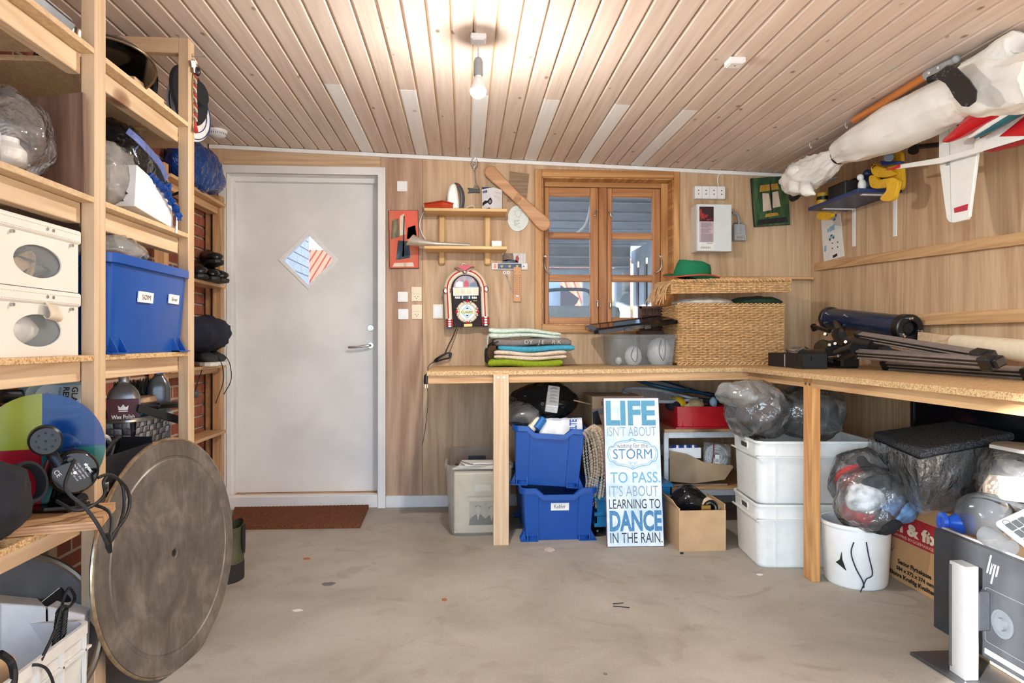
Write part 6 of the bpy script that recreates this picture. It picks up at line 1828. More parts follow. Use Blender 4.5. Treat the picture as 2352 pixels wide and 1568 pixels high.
pc = PZ(1150,1247,0)
M().box(pc.x - .040, pc.x + .040, BF - .03, BF + .011,0, zt_(.19) - TH + .004,.002).build('leg', pine['Z'], bench)
sc_ = M()
for dx in (-.015,.015): sc_.cyl((pc.x + dx, BF - .0325,.865),(pc.x + dx, BF - .029,.865),.006, n=12)
sc_.build('screw', steel, bench)
M().box(1.514,1.552,2.879,2.958,0, zt_(1.5) - TH - .001,.002).build('leg', wood('larch_post', S(226,170,108), S(186,128,76), 'Z', knots=2.8, knotcol=S(100,60,44)), bench)
sc_ = M()
for dy in (2.90,2.935): sc_.cyl((1.511, dy, .862),(1.515, dy, .862),.006, n=12)
sc_.build('screw', dgrey_pl, bench)
M().box(BRX + .08, BRX + .118,1.40,1.48,0, zt_(1.5) - TH - .043).build('leg', pine['Z'], bench)
M().box(XR - .06, XR - .02,1.4,1.48,0, zt_(1.5) - TH - .043).build('leg', pine['Z'], bench)
# -- blankets
def blanket(label, x0, x1, zc0, zc1, th0, th1, y0, y1, mt, folds, seed, group='folded blankets on the workbench'):
 """folded cloth: stacked rounded layers between y0 and y1, its front fold showing"""
 t = thing('folded_blanket', label, 'blanket', ((x0 + x1) / 2,(y0 + y1) / 2, min(zc0, zc1) - th0 / 2), group=group)
 m_ = M()
 nx = 26
 for k in range(folds):
  rows = []
  for i in range(nx + 1):
   f_ = i / nx
   x = x0 + (x1 - x0) * f_
   zc = zc0 + (zc1 - zc0) * f_ + .006 * sin(f_ * 7 + seed)
   th = (th0 + (th1 - th0) * f_) / folds
   zz = zc + (k - (folds - 1) / 2) * th
   e = min(1.0, f_ / .05 + .62,(1 - f_) / .05 + .62)
   yo = .010 * sin(f_ * 9 + k * 2 + seed) + .006 * noise.noise(Vector((f_ * 6, k * 3.0, seed)))
   ring_ = []
   for j in range(14):
    a_ = 2 * PI * j / 14
    ca, sa = cos(a_), sin(a_)
    yy = (y0 + y1) / 2 + (y1 - y0) / 2 * math.copysign(abs(ca) ** .35, ca) * (.9 + .1 * e) + (yo if ca < 0 else 0)
    ring_.append((x, yy, zz + th * .56 * math.copysign(abs(sa) ** .7, sa) * e))
   rows.append(ring_)
  m_.rows(rows)
 return t, m_.build('cloth', mt, t, smooth=70)
wool = lambda n, c: plain(n, c, .95, var=.08, bumpy=.5, scale=70)
BZf = zt_(.25) + .001
def bz(py, Y=4.02): return PY(1220, py, Y).z
def bx(px, Y=4.02): return PY(px, 800, Y).x
yf0, yf1 = 3.98,4.30
off_ = BZf - bz(840)
stack = (('lime green folded blanket at the bottom of the stack', 1121,1291,833,831,838,840, 'blanket_green', S(140,160,26),1),
   ('cream folded blanket with a rolled edge above the green one', 1135,1299,810,816,824,824, 'blanket_cream', S(228,208,186),2),
   ('turquoise folded blanket in the middle of the stack', 1144,1318,797,801,812,815, 'blanket_teal', S(70,160,186),1),
   ('grey folded blanket with pale letters under the mint one', 1134,1311,778,783,788,793, 'blanket_grey', S(124,118,114),1),
   ('mint and cream folded throw with fringe on top of the stack', 1123,1288,752,770,770,778, 'blanket_mint', S(206,220,206),2))
zprev = BZf
ths = (.042,.05,.034,.042,.05)
zz_ = BZf
for i, (lab, a0, a1, _, _, _, _, nm, colr, nf) in enumerate(stack):
 th = ths[i]
 t, o = blanket(lab, bx(a0), bx(a1), zz_ + th / 2 + (.012 if i == 4 else 0), zz_ + th / 2 - (.0 if i < 4 else .004), th * (1.25 if i == 4 else 1), th * (.8 if i == 4 else 1), yf0 + .004 * i, yf1 - .01 * i, wool(nm, colr), nf, i)
 zz_ += th
 if i == 3:
  tx = M()
  for ch, px_, a_ in (('D', 1208,8),('Y', 1218,6),('J', 1236,-90),('E', 1246,-90),('R', 1270,-80),('K', 1283,-10)):
   F = frame((bx(px_), yf0 + .004 * i - .012, zz_ - th * .5),(1,0,0),(0,0,1)) @ Matrix.Rotation(R(a_ * .1),4, 'Z')
   tx.text(ch, F, h=.024, cx=0, y=-.012, z=.0)
  tx.build('woven_letters', wool('blanket_letters', S(190,184,178)), t)
 if i == 4:
  fr_ = M()
  for k in range(22):
   yy = yf0 + .03 + k * .011
   x_ = bx(1126)
   fr_.tube(spath([(x_ + .005, yy, zz_ - .02),(x_ - .012, yy + .003, zz_ - .04),(x_ - .018 + .006 * rnd.random(), yy, zz_ - .08 - .03 * rnd.random())], 3),.003,5)
  fr_.build('fringe', wool('fringe_pale', S(200,206,190)), t, kind='stuff')
t = thing('dark_shawl', 'dark fringed shawl hanging out of the left side of the blanket stack', 'shawl', (bx(1120),4.1, BZf))
fr_ = M()
for k in range(60):
 yy = yf0 + .01 + k * .005
 x_ = bx(1133)
 top = BZf + .15
 fr_.tube(spath([(x_ + .03, yy, top),(x_ - .016, yy + .002, top - .02),(x_ - .03 - .012 * rnd.random(), yy, top - .06),(x_ - .026 - .015 * rnd.random(), yy + .004, BZf + .02 + .03 * rnd.random())], 3),.0035,5)
fr_.build('fringe', wool('shawl_dark', S(34,36,34)), t, kind='stuff')
M().box(bx(1133), bx(1310), yf0 + .04, yf1 - .04, BZf + .126, BZf + .134).build('shawl_body', wool('shawl_dark2', S(44,44,42)), t)
# -- clear box with lamp globes, black lid, wooden tray
cy0, cy1 = 3.93,4.26
X0b, X1b = PY(1413,838, cy0).x, PY(1550,838, cy0).x
X0t, X1t = PY(1404,770, cy0).x, PY(1560,770, cy0).x
zb_ = zt_(.7) + .001; ztop = PY(1480,768, cy0).z
t = thing('clear_box', 'clear plastic storage box holding white lamp globes on the workbench', 'box', ((X0b + X1b) / 2,4.1, zb_))
cxm = (X0b + X1b) / 2
rows = []
for w, d, z in ((X1b - X0b, cy1 - cy0 - .04, zb_),(X1t - X0t - .02, cy1 - cy0 - .01, ztop - .022),(X1t - X0t, cy1 - cy0 + .01, ztop - .02),(X1t - X0t, cy1 - cy0 + .01, ztop),(X1t - X0t - .022, cy1 - cy0 - .012, ztop - .001),(X1b - X0b - .006, cy1 - cy0 - .046, zb_ + .005)):
 rows.append([(cxm + x, (cy0 + cy1) / 2 + y, z) for x, y in rrect(w, d, .03,4)])
M().rows(rows).build('box_body', clear_m, t, smooth=40)
globe_m = plain('opal_glass', S(240,236,226),.15, var=.02, coat=.5)
for i, (pxc, w_, h_, yy) in enumerate(((1454,.105,.115,4.06),(1514,.155,.165,4.11))):
 gx_ = PY(pxc, 820, yy).x
 t2 = thing('lamp_globe', ('small white opal lamp globe in the clear box', 'large white opal lamp globe in the clear box')[i], 'lamp globe', (gx_, yy, zb_ + .006), group='lamp globes in the clear box')
 M().at(moved((gx_, yy, zb_ + .006))).lathe([(w_ * .3,0),(w_ * .42, h_ * .12),(w_ * .5, h_ * .35),(w_ * .46, h_ * .65),(w_ * .33, h_ * .88),(w_ * .12, h_ * .99),(.001, h_)], 28).build('globe', globe_m, t2, smooth=True)
 M().tube(spath([(gx_ - .01, yy - w_ * .52, zb_ + h_ * .95),(gx_ - .025, yy - w_ * .55, zb_ + h_ * .5),(gx_ + .0, yy - w_ * .56, zb_ + h_ * .2),(gx_ + .012, yy - w_ * .55, zb_ + h_ * .5),(gx_ + .012, yy - w_ * .5, zb_ + h_ * .95)], 5),.0022,6).build('pull_cord', rubber, t2, smooth=True)
M().ball((X0b + .05,4.06, zb_ + .03),(.02,.02,.024),12,8).build('globe_cap', globe_m, t2, smooth=True)
t = thing('tub_cover', 'glossy black plastic lid lying tilted on the clear box', 'lid', (cxm, 4.05, ztop))
la, lb_ = PY(1366,770,3.9), PY(1560,741,3.9)
la.z = max(la.z, ztop + .006)
FLd = frame(la, lb_ - la, Vector((-.02,1,.10)))
Lx = (lb_ - la).length
M().at(FLd).rows([[(Lx / 2 + x, .16 + y, z) for x, y in rrect(w, d, .03,4)] for w, d, z in ((Lx, .34,-.004),(Lx, .34,.016),(Lx - .05,.29,.026),(Lx - .07,.27,.022),(Lx - .09,.25,.022))]).build('lid_body', black_gl, t, smooth=30)
for f_ in (.38,.62):
 M().at(FLd).box(Lx * f_ - .02, Lx * f_ + .02,-.014,-.008,-.012,.012,.002).build('clip', black_gl, t)
t = thing('printer_tray', 'dark brown wooden tray with square compartments standing behind the black lid', 'tray', (PY(1500,720,4.2).x, 4.22,1.1))
ya_ = 4.24
a_, b_ = PY(1470,743, ya_), PY(1532,703, ya_)
dkw = wood('dark_tray', S(104,66,44), S(62,36,24), 'X', figamt=.3)
M().box(a_.x, b_.x, ya_ + .02, ya_ + .028, ztop + .03, b_.z).build('back', dkw, t)
M().box(a_.x, a_.x + .012, ya_, ya_ + .02, ztop + .03, b_.z).box(b_.x - .012, b_.x, ya_, ya_ + .02, ztop + .03, b_.z).box(a_.x, b_.x, ya_, ya_ + .02, b_.z - .016, b_.z).build('frame', dkw, t)
for i in range(1,4): M().box(a_.x + (b_.x - a_.x) * i / 4 - .003, a_.x + (b_.x - a_.x) * i / 4 + .003, ya_ + .004, ya_ + .02, ztop + .03, b_.z).build('divider', dkw, t)
M().box(a_.x, b_.x, ya_ + .004, ya_ + .02,(a_.z + b_.z) / 2 - .003,(a_.z + b_.z) / 2 + .003).build('divider', dkw, t)
bstand = thing('book', 'dark book under the wooden compartment tray behind the clear box', 'book', (a_.x, ya_, ztop))
M().box(a_.x - .01, b_.x + .01, ya_ - .03, ya_ + .05, zt_(.9) + .002, ztop + .028,.002).build('cover', dkw, bstand)
# -- wicker hamper with hat
wx0, wx1, wy0, wy1 = PY(1557,800,3.95).x, PY(1800,830,3.95).x, 3.95,4.27
wz0 = zt_(1.4) + .001; wz1 = PY(1680,697,3.95).z
wick = plain('wicker', S(214,170,116),.6, var=.16, scale=50)
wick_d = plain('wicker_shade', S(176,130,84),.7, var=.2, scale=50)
t = thing('wicker_hamper', 'large wicker hamper with an overfull propped lid on the workbench', 'hamper', ((wx0 + wx1) / 2,4.1, wz0))
fl = .012
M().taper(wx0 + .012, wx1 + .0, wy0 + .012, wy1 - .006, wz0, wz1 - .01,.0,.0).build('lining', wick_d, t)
def wickerface(o, u, v, nrm, L, H, nst, nrow, mats, amp=.006):
 """woven rods: stakes along v, weavers along u passing in front of and behind them"""
 st_ = M()
 for i in range(nst + 1):
  p0 = o + u * (L * i / nst)
  st_.tube([p0, p0 + v * H], .0042,5)
 st_.build('stake', mats, t, kind='stuff')
 w_ = M(); n_ = nst * 4
 for r_ in range(nrow):
  pts = []
  zz = H * (r_ + .5) / nrow
  for k in range(n_ + 1):
   s_ = sin(PI * (k / 4 + (r_ % 2)) )
   pts.append(o + u * (L * k / n_) + v * (zz + .002 * noise.noise(Vector((k * .3, r_ * 2.1,0)))) + nrm * (.002 + amp * s_))
  w_.tube(pts, .0046,5)
 w_.build('weaver', mats, t, smooth=60, kind='stuff')
hx, hy, hz = Vector((1,0,0)), Vector((0,1,0)), Vector((0,0,1))
Hh = wz1 - wz0
wickerface(Vector((wx0, wy0, wz0 + .012)), hx, hz, -hy, wx1 - wx0, Hh - .02,23,34, wick)
wickerface(Vector((wx0, wy1, wz0 + .012)),-hy, hz, -hx, wy1 - wy0, Hh - .02,11,34, wick)
def braid(o, u, L, n_, r_, name):
 b_ = M()
 for k in range(2):
  pts = []
  for i in range(n_ * 6 + 1):
   a_ = 2 * PI * i / 12 + k * PI
   pts.append(o + u * (L * i / (n_ * 6)) + Vector((0,-.5,0)) * r_ * cos(a_) + hz * r_ * sin(a_) * .8)
  b_.tube(pts, r_ * .62,5)
 b_.build(name, wick, t, smooth=60, kind='stuff')
braid(Vector((wx0 - .004, wy0 - .006, wz0 + .008)), hx, wx1 - wx0 + .006,24,.009, 'foot_braid')
braid(Vector((wx0 - .004, wy0 - .006, wz1 - .006)), hx, wx1 - wx0 + .006,24,.007, 'rim_braid')
l0, l1 = PY(1543,672,3.9), PY(1816,668,3.9)
lidT = frame(l0, l1 - l0, Vector((0,1,.05)))
Llid = (l1 - l0).length
bandH = PY(1680,652,3.9).z - PY(1680,676,3.9).z
lm_ = M().at(lidT)
for r_ in range(7):
 pts = [(Llid * k / 92,-.004 * sin(PI * (k / 4 + r_ % 2)), bandH * r_ / 6 - .002) for k in range(93)]
 lm_.tube(pts, .0048,5)
for i in range(24): lm_.tube([(Llid * i / 23,0,-.006),(Llid * i / 23,0, bandH)], .004,5)
lm_.build('lid_band', wick, t, smooth=60, kind='stuff')
tp = M().at(lidT)
for r_ in range(24):
 yy = .004 + r_ * .014
 tp.tube([(Llid * k / 60, yy, bandH + .004 * sin(PI * (k / 3 + r_ % 2)) + .012 * sin(PI * k / 60)) for k in range(61)], .0075,5)
tp.build('lid_top', wick, t, smooth=60, kind='stuff')
sd_ = M().at(lidT)
for r_ in range(6):
 sd_.tube([(-.004 * sin(PI * (k / 3 + r_ % 2)) - .002 * r_ * 0,.33 * k / 40, bandH * r_ / 5 - .004 - .0) for k in range(41)], .005,5)
for k in range(26):
 yy = .33 * k / 25
 sd_.tube(spath([(-.002, yy, bandH),(-.02 - .015 * rnd.random(), yy + .008, bandH * .4),(-.035 - .03 * rnd.random(), yy + .012 * rnd.uniform(-1,1),-.04 - .03 * rnd.random())], 3),.003,4)
sd_.build('lid_side', wick, t, smooth=60, kind='stuff')
br2 = M().at(lidT)
for k in range(2):
 br2.tube([(Llid * i / 200,-.006 + .006 * cos(2 * PI * i / 11 + k * PI), bandH + .004 + .007 * sin(2 * PI * i / 11 + k * PI)) for i in range(201)], .006,5)
br2.build('lid_braid', wick, t, smooth=60, kind='stuff')
t2 = thing('green_cloth', 'dark green cloth bulging out under the hamper lid', 'cloth', (1.6,4.05, wz1))
gx0, gx1 = PY(1690,690,4.0).x, PY(1810,690,4.0).x
M().ball(((gx0 + gx1) / 2,4.09, wz1 + .014),((gx1 - gx0) / 2,.14,.034),32,18, crumple(81,.010,10)).build('cloth', plain('forest_cloth', S(36,58,40),.95, bumpy=.3, scale=60), t2, smooth=60)
t2 = thing('white_bundle', 'white and grey cloth bundle bulging out under the hamper lid', 'cloth', (1.35,4.05, wz1))
gx0 = PY(1556,690,4.0).x; gx1 = PY(1692,690,4.0).x
M().ball(((gx0 + gx1) / 2,4.08, wz1 + .010),((gx1 - gx0) / 2,.13,.03),36,18, crumple(83,.010,14)).build('cloth', plain('grey_cloth', S(206,198,186),.9, var=.12, bumpy=.3, scale=30), t2, smooth=60)
t2 = thing('green_hat', 'green felt hat with a red-edged brim resting on the hamper lid', 'hat', (PY(1590,640,3.98).x, 3.98, l0.z + bandH))
hc = PY(1591,650,4.0)
HT = trs((hc.x, 4.02, l0.z + bandH + .030), R(6), R(8), R(20))
rows = []; n_ = 40
for rx_, ry_, z in ((.001,.001,.098),(.05,.04,.106),(.082,.066,.108),(.098,.084,.10),(.106,.092,.08),(.114,.1,.04),(.118,.104,.004)):
 rows.append([(rx_ * cos(a_), ry_ * sin(a_), z - (.02 * (1 - abs(sin(a_))) if z > .095 and rx_ < .09 else 0)) for a_ in [2 * PI * i / n_ for i in range(n_)]])
M().at(HT).rows(rows, True, False).build('crown', green_felt, t2, smooth=60)
brim = lambda f_: [((.116 + f_ * .056) * cos(a_),(.103 + f_ * .056) * sin(a_),.004 - .03 * f_ * cos(2 * a_) * .5 - .016 * f_ * cos(a_) * -1 + .010 * f_) for a_ in [2 * PI * i / n_ for i in range(n_)]]
M().at(HT).rows([brim(0), brim(.5), brim(1), [(x, y, z - .004) for x, y, z in brim(1)], [(x, y, z - .004) for x, y, z in brim(0)]], True, False).build('brim', green_felt, t2, smooth=60)
M().at(HT).tube([(x, y, z - .002) for x, y, z in brim(1)], .0042,6, True).build('edge_binding', plain('red_binding', S(196,72,50),.8), t2, smooth=True)
# -- telescope, tripod and boxes on the right-hand run
tz0 = zt_(1.5) + .001
tA, tB = PX(1906,731,2.17), PX(2090,754,2.17)
axT = (tB - tA).normalized()
t = thing('telescope_tube', 'short dark blue reflector telescope tube lying along the right wall', 'telescope', tuple((tA + tB) / 2))
FTt = frame(tA, Vector((0,0,1)).cross(axT), Vector((0,0,1)))
if FTt.col[2].xyz.dot(axT) < 0: FTt = frame(tA, axT.cross((0,0,1)), Vector((0,0,1)))
FTt = frame(tA, (lambda z: Vector((0,0,1)).cross(z))(axT), axT.cross(Vector((0,0,1)).cross(axT)))
LT = (tB - tA).length; rT = .062
scope_blue = plain('telescope_blue', S(44,56,84),.25,.3, var=.1)
M().at(FTt).lathe([(rT, .0),(rT, LT - .03)], 36, False).build('tube', scope_blue, t, smooth=True)
M().at(FTt).lathe([(.001,-.012),(rT + .004,-.012),(rT + .006,-.008),(rT + .006,.02),(rT, .022)], 36, False).build('front_ring', black_pl, t, smooth=30)
M().at(FTt).lathe([(rT, LT - .05),(rT + .007, LT - .048),(rT + .007, LT),(rT + .001, LT + .004),(rT * .62, LT + .004),(rT * .6, LT - .03),(rT * .42, LT - .03),(rT * .42, LT - .012),(.001, LT - .012)], 36, False).build('mirror_cell', black_pl, t, smooth=30)
sw = M().at(FTt)
for k in range(3):
 a_ = R(100 + 120 * k)
 for d2 in (-.12,.12):
  sw.cyl((rT * .82 * cos(a_ + d2), rT * .82 * sin(a_ + d2), LT + .003),(rT * .82 * cos(a_ + d2), rT * .82 * sin(a_ + d2), LT + .018),.0055, n=10)
for zz in (.06, LT * .35):
 for a_ in (R(150), R(200)):
  sw.cyl((rT * cos(a_), rT * sin(a_), zz),((rT + .01) * cos(a_),(rT + .01) * sin(a_), zz),.006, n=10)
sw.build('thumb_screw', chrome, t, smooth=30, kind='stuff')
t = thing('telescope_tripod', 'folded aluminium telescope tripod with a black mount head lying on the workbench', 'tripod', (1.95,3.0, tz0))
hub = PX(1935,790,1.99)
mm = M()
def bcyl(p0, p1, r_, n=18): mm.cyl(p0, p1, r_, n=n)
V = Vector
bcyl(PX(1905,800,2.0), PX(1975,790,1.98),.042); bcyl(PX(1925,765,2.0), PX(1945,805,1.98),.035)
bcyl(PX(1890,800,1.98), PX(1915,812,1.94),.05); bcyl(PX(1950,788,1.96), PX(2010,795,1.96),.036)
bcyl(PX(1870,750,2.05), PX(1905,760,2.02),.012); bcyl(PX(1868,748,2.05), PX(1872,756,2.05),.018)
bcyl(PX(1925,815,1.9), PX(1965,800,1.9),.03); bcyl(PX(1935,770,1.97), PX(1920,740,2.12),.02)
mm.box(hub.x - .05, hub.x + .05, hub.y - .08, hub.y + .1, tz0 + .0, hub.z - .01,.01)
mm.build('mount_head', black_pl, t, smooth=35)
mk = M()
for px_, py_ in ((1921,790),(1945,786),(1908,793),(1940,812),(1950,798),(1898,768)):
 p = PX(px_, py_, 1.93); mk.cyl(p, p + V((-.014,-.012,.003)),.008, n=12)
mk.build('mount_knob', chrome, t, smooth=35, kind='stuff')
M().tube([PX(1897,822,1.88), PX(1925,818,1.87), PX(1935,800,1.9)], .006,8).build('slow_motion_rod', steel, t, smooth=True)
alu = plain('anodised_alu', S(150,142,138),.32,.35, var=.08)
def tleg(p0, p1, name='leg'):
 ax_ = (p1 - p0).normalized(); L = (p1 - p0).length
 F = frame(p0, ax_, V((-.5,0,1)))
 sec = [(-.021,-.012),(-.021,.012),(-.015,.014),(-.012,.010),(-.003,.010),(0,.014),(.003,.010),(.012,.010),(.015,.014),(.021,.012),(.021,-.012)]
 rows = [[(x, y, z) for y, z in sec] for x in (0, L)]
 lo = M().at(F).rows(rows).build(name, alu, t, smooth=20)
 gv = M().at(F)
 for yy in (-.0075,.0075): gv.box(.01, L - .01, yy - .0035, yy + .0035,.0085,.0112)
 gv.build('groove', plain('groove_dark', S(60,56,54),.4,.6), lo)
 rv = M().at(F)
 for k in range(2): rv.cyl((.012 + .02 * k, -.0185,.013),(.012 + .02 * k, -.0185,.016),.003, n=8)
 rv.build('rivet', chrome, lo)
 ft = M().at(F).box(L - .01, L + .05,-.026,.026,-.02,.022,.006).box(L + .02, L + .07,-.018,.018,-.032,.01,.006)
 ft.build('foot', black_pl, lo)
 M().at(F).box(-.04,.012,-.024,.024,-.018,.018,.006).build('hinge', black_pl, lo)
 return lo
tleg(PX(1978,772,1.97), PX(2245,818,1.86) + V((0,0,.002)))
tleg(PX(1970,812,1.92), PX(2262,832,1.83))
p3a, p3b = PX(2040,838,2.04), PX(2360,842,2.0); p3a.z = tz0 + .024; p3b.z = tz0 + .024
tleg(p3a, p3b)
M().cyl(PX(2015,800,1.99), PX(2070,815,1.98),.018, n=14).cyl(PX(2030,803,1.96), PX(2036,806,1.95),.024, n=14).build('spreader', black_pl, t, smooth=35)
t = thing('eyepiece_box', 'small black box with a scuffed edge at the inner corner of the workbench', 'box', (1.66,3.4, tz0))
e0, e1 = PZ(1764,839, tz0), PZ(1845,847, tz0)
exv = (e1 - e0).normalized(); eyv = V((-exv.y, exv.x, 0))
FE = frame(e0, exv, eyv)
Le = (e1 - e0).length
M().at(FE).box(0, Le, 0,.12,0,.075,.002).build('carton', black_mat, t)
M().at(FE).box(Le * .5, Le * .52,-.0006,0,.002,.07).build('scuff', lgrey_pl, t)
t = thing('clear_wrap', 'crumpled clear wrap lying on the small black box', 'wrap', tuple(e0 + V((0,0,.076))))
M().at(FE).ball((Le * .55,.06,.092),(.10,.05,.017),36,16, crumple(91,.010,24)).build('film', film_c, t, smooth=60)
t = thing('black_box', 'flat black box with chrome screws beside the mount head', 'box', tuple(e0 + V((.2,.2,0))))
b0 = PZ(1830,832, tz0)
M().box(b0.x - .02, b0.x + .2, b0.y + .05, b0.y + .22, tz0, tz0 + .095,.002).build('carton', black_mat, t)
M().cyl((b0.x + .03, b0.y + .06, tz0 + .095),(b0.x + .03, b0.y + .06, tz0 + .12),.004, n=8).cyl((b0.x + .12, b0.y + .06, tz0 + .095),(b0.x + .12, b0.y + .06, tz0 + .12),.004, n=8).build('screw', chrome, t)
t = thing('counterweight', 'black round counterweight on a square foot at the front of the workbench corner', 'weight', tuple(PZ(1860,847, tz0)))
cw = PZ(1855,847, tz0)
ax2 = V((.9,.35,0)).normalized()
c0 = cw + V((.0,.04,.052))
M().cyl(c0 - ax2 * .0, c0 + ax2 * .12,.047, n=28).build('drum', black_gl, t, smooth=35)
M().cyl(c0 - ax2 * .006, c0,.01, n=12).build('bolt', steel, t)
M().box(c0.x - .03, c0.x + .07, c0.y - .04, c0.y + .05, tz0, tz0 + .012,.003).build('foot', black_pl, t)
t = thing('canvas_roll', 'cream canvas roll on a pale wooden slat leaning along the right wall', 'roll', tuple(PX(2260,800,2.15)))
r0, r1 = PX(2196,786,2.19), PX(2400,812,2.12)
M().tube(spath([r0, r0.lerp(r1,.1), r0.lerp(r1,.5), r1], 5), [.035,.042,.044,.044,.045] + [.046] * 20,20).build('canvas', cream_m, t, smooth=60) if False else M().cyl(r0, r1,.036,.046,28).build('canvas', plain('cream_canvas', S(236,220,192),.85, var=.03), t, smooth=50)
w0_, w1_ = PX(2112,776,2.21), PX(2215,790,2.2)
axw = (w1_ - w0_).normalized()
M().at(frame(w0_, axw, V((0,0,1)))).box(0,.62,-.035,.03,-.01,.012,.003).build('slat', pine['X'], t)
# -- right wall and ceiling: sail bundle, oar, glider, blue shelf
V = Vector
t = thing('sail_bundle', 'long white canvas sail bundle tied with a black strap under the ceiling', 'sail', tuple(PX(2050,300,1.95)))
def bundle(pts, radii, seed, amp=.02, freq=7, n=56, k=12):
 P = spath(pts, k)
 rr_ = []
 for i in range(len(pts) - 1):
  for j in range(k):
   f_ = j / k; f_ = f_ * f_ * (3 - 2 * f_)
   rr_.append(radii[i] * (1 - f_) + radii[i + 1] * f_)
 rr_.append(radii[-1])
 rows = []
 for i, p in enumerate(P):
  tn = (P[min(i + 1, len(P) - 1)] - P[max(i - 1,0)]).normalized()
  a = V((0,0,1)); a = (a - tn * a.dot(tn)).normalized(); b = tn.cross(a)
  row = []
  for j in range(n):
   an = 2 * PI * j / n
   d = a * cos(an) + b * sin(an)
   q = V((cos(an) * 1.5, sin(an) * 1.5,0)) + V((0,0, i * .05 * freq / 7)) + V((seed * 3.1,0,0))
   q = q + V((noise.noise(q * 1.7), noise.noise(q * 1.7 + V((7,0,0))),0)) * .35
   pleat = (1 - 2 * abs(noise.noise(q)) ** .6) * .7 + (1 - 2 * abs(noise.noise(q * 2.4)) ** .6) * .3
   row.append(p + d * rr_[i] * (1 + amp / max(rr_[i], .03) * pleat * .55))
  rows.append(row)
 return rows
SXp = 1.95
bp_ = [PX(*q_, SXp) for q_ in ((1926,357),(1938,346),(1985,325),(2050,295),(2110,268),(2165,240),(2205,222),(2240,205))]
M().rows(bundle(bp_, [.036,.066,.088,.104,.104,.098,.092,.07], 1,.018,3.5)).build('sail_body', canvas_m, t, smooth=45)
bp_ = [PX(*q_, SXp) for q_ in ((1812,418),(1830,412),(1860,398),(1895,380),(1926,357))]
M().rows(bundle(bp_, [.05,.085,.080,.062,.034], 4,.04,7)).build('sail_tail', canvas_m, t, smooth=45)
fold = M()
for k, (a_, b_) in enumerate((((1822,418),(1845,442)),((1850,428),(1872,446)),((1818,398),(1850,388)))):
 p0, p1 = PX(*a_, 1.90), PX(*b_, 1.90)
 fold.rows(bundle([p0, p0.lerp(p1,.5) + V((-.02,0,.0)), p1], [.03,.034,.006], 7 + k, .012,12,18))
fold.build('sail_fold', canvas_m, t, smooth=70)
bp_ = [PX(*q_, 1.97) for q_ in ((2190,235),(2240,205),(2290,200),(2340,195),(2400,180))]
M().rows(bundle(bp_, [.06,.1,.115,.10,.09], 11,.026,4)).build('sail_body', canvas_m, t, smooth=45)
bp_ = [PX(*q_, 1.94) for q_ in ((2225,165),(2270,142),(2310,115),(2330,102),(2338,100))]
M().rows(bundle(bp_, [.045,.046,.046,.044,.03], 14,.01,4)).build('sail_sleeve', canvas_m, t, smooth=70)
st_ = PX(1927,357, SXp)
tg = (PX(1950,342, SXp) - PX(1900,376, SXp)).normalized()
F_ = frame(st_, V((0,0,1)).cross(tg),(0,0,1))
M().at(F_).tube([(x, y, 0) for x, y in circle(.043,24)], .004,8, True).build('strap', black_cloth, t, smooth=True)
lc_ = M()
for px_, py_ in ((2218,175),(2232,168)):
 p = PX(px_, py_, 1.985); lc_.at(frame(p, V((0,0,1)).cross((PX(2270,142,2.0) - PX(2225,165,2.0)).normalized()),(0,0,1))).tube([(x, y, 0) for x, y in circle(.058,20)], .0022,6, True)
lc_.build('lacing', plain('beige_cord', S(206,194,170),.8), t, smooth=True)
t = thing('oar', 'varnished wooden oar with a grey collar lying against the ceiling above the sail bundle', 'oar', tuple(PX(2050,225,1.9)))
o0, o1, o2 = PX(1962,276,1.90), PX(2132,172,1.90), PX(2196,136,1.90)
for p in (o0, o1, o2): p.z = min(p.z, zceil(p.x) - .018)
M().cyl(o0, o1,.0165, n=16).build('shaft', wood('oar_wood', S(206,128,60), S(172,96,40), 'Y', rough=.25, figamt=.3), t, smooth=True)
M().tube([o1 - (o2 - o1) * .06, o1, o1.lerp(o2,.9), o2], [.019,.021,.012,.010], 14).ball(o2,.015,12,8).build('collar', plain('collar_grey', S(166,172,172),.35), t, smooth=True)
rv = M()
for f_ in (.12,.45):
 p = o1.lerp(o2, f_); rv.cyl(p + V((-.016,-.012,-.004)), p + V((-.022,-.016,-.006)),.005, n=10)
rv.build('rivet', steel, t)
Zs = lambda x, y, X=1.80: PX(1780 + x / 3.136,60 + y / 3.136, X)
bl = [(1115,385),(1170,340),(1235,290),(1275,288),(1310,310),(1400,395),(1455,475),(1450,545),(1395,585),(1345,580),(1290,520),(1255,455),(1225,415),(1180,390)]
bl = [Zs(*q_) for q_ in bl]
nb_ = V((.012,.012,.012))
m, nt, bs, out = new_mat('scuffed_black')
v_ = coords(nt); nn = nd(nt, 'TexNoise', Scale=90.0, Detail=5.0, Roughness=.7); nt.links.new(v_, nn.inputs['Vector'])
nn2 = nd(nt, 'TexNoise', Scale=9.0, Detail=2.0); nt.links.new(v_, nn2.inputs['Vector'])
fc = math_(nt, 'MULTIPLY', ramp(nt, nn.outputs[0], [(.56,(0,0,0,1)),(.62,(1,1,1,1))]), ramp(nt, nn2.outputs[0], [(.45,(0,0,0,1)),(.6,(1,1,1,1))]))
nt.links.new(mixc(nt, fc, S(26,27,30), S(170,176,182)), bs.inputs['Base Color']); bs.inputs['Roughness'].default_value = .4
scuff = m
t = thing('paddle_blade', 'scuffed black curved paddle blade across the sail bundle', 'paddle', tuple(bl[6]))
k_ = len(bl)
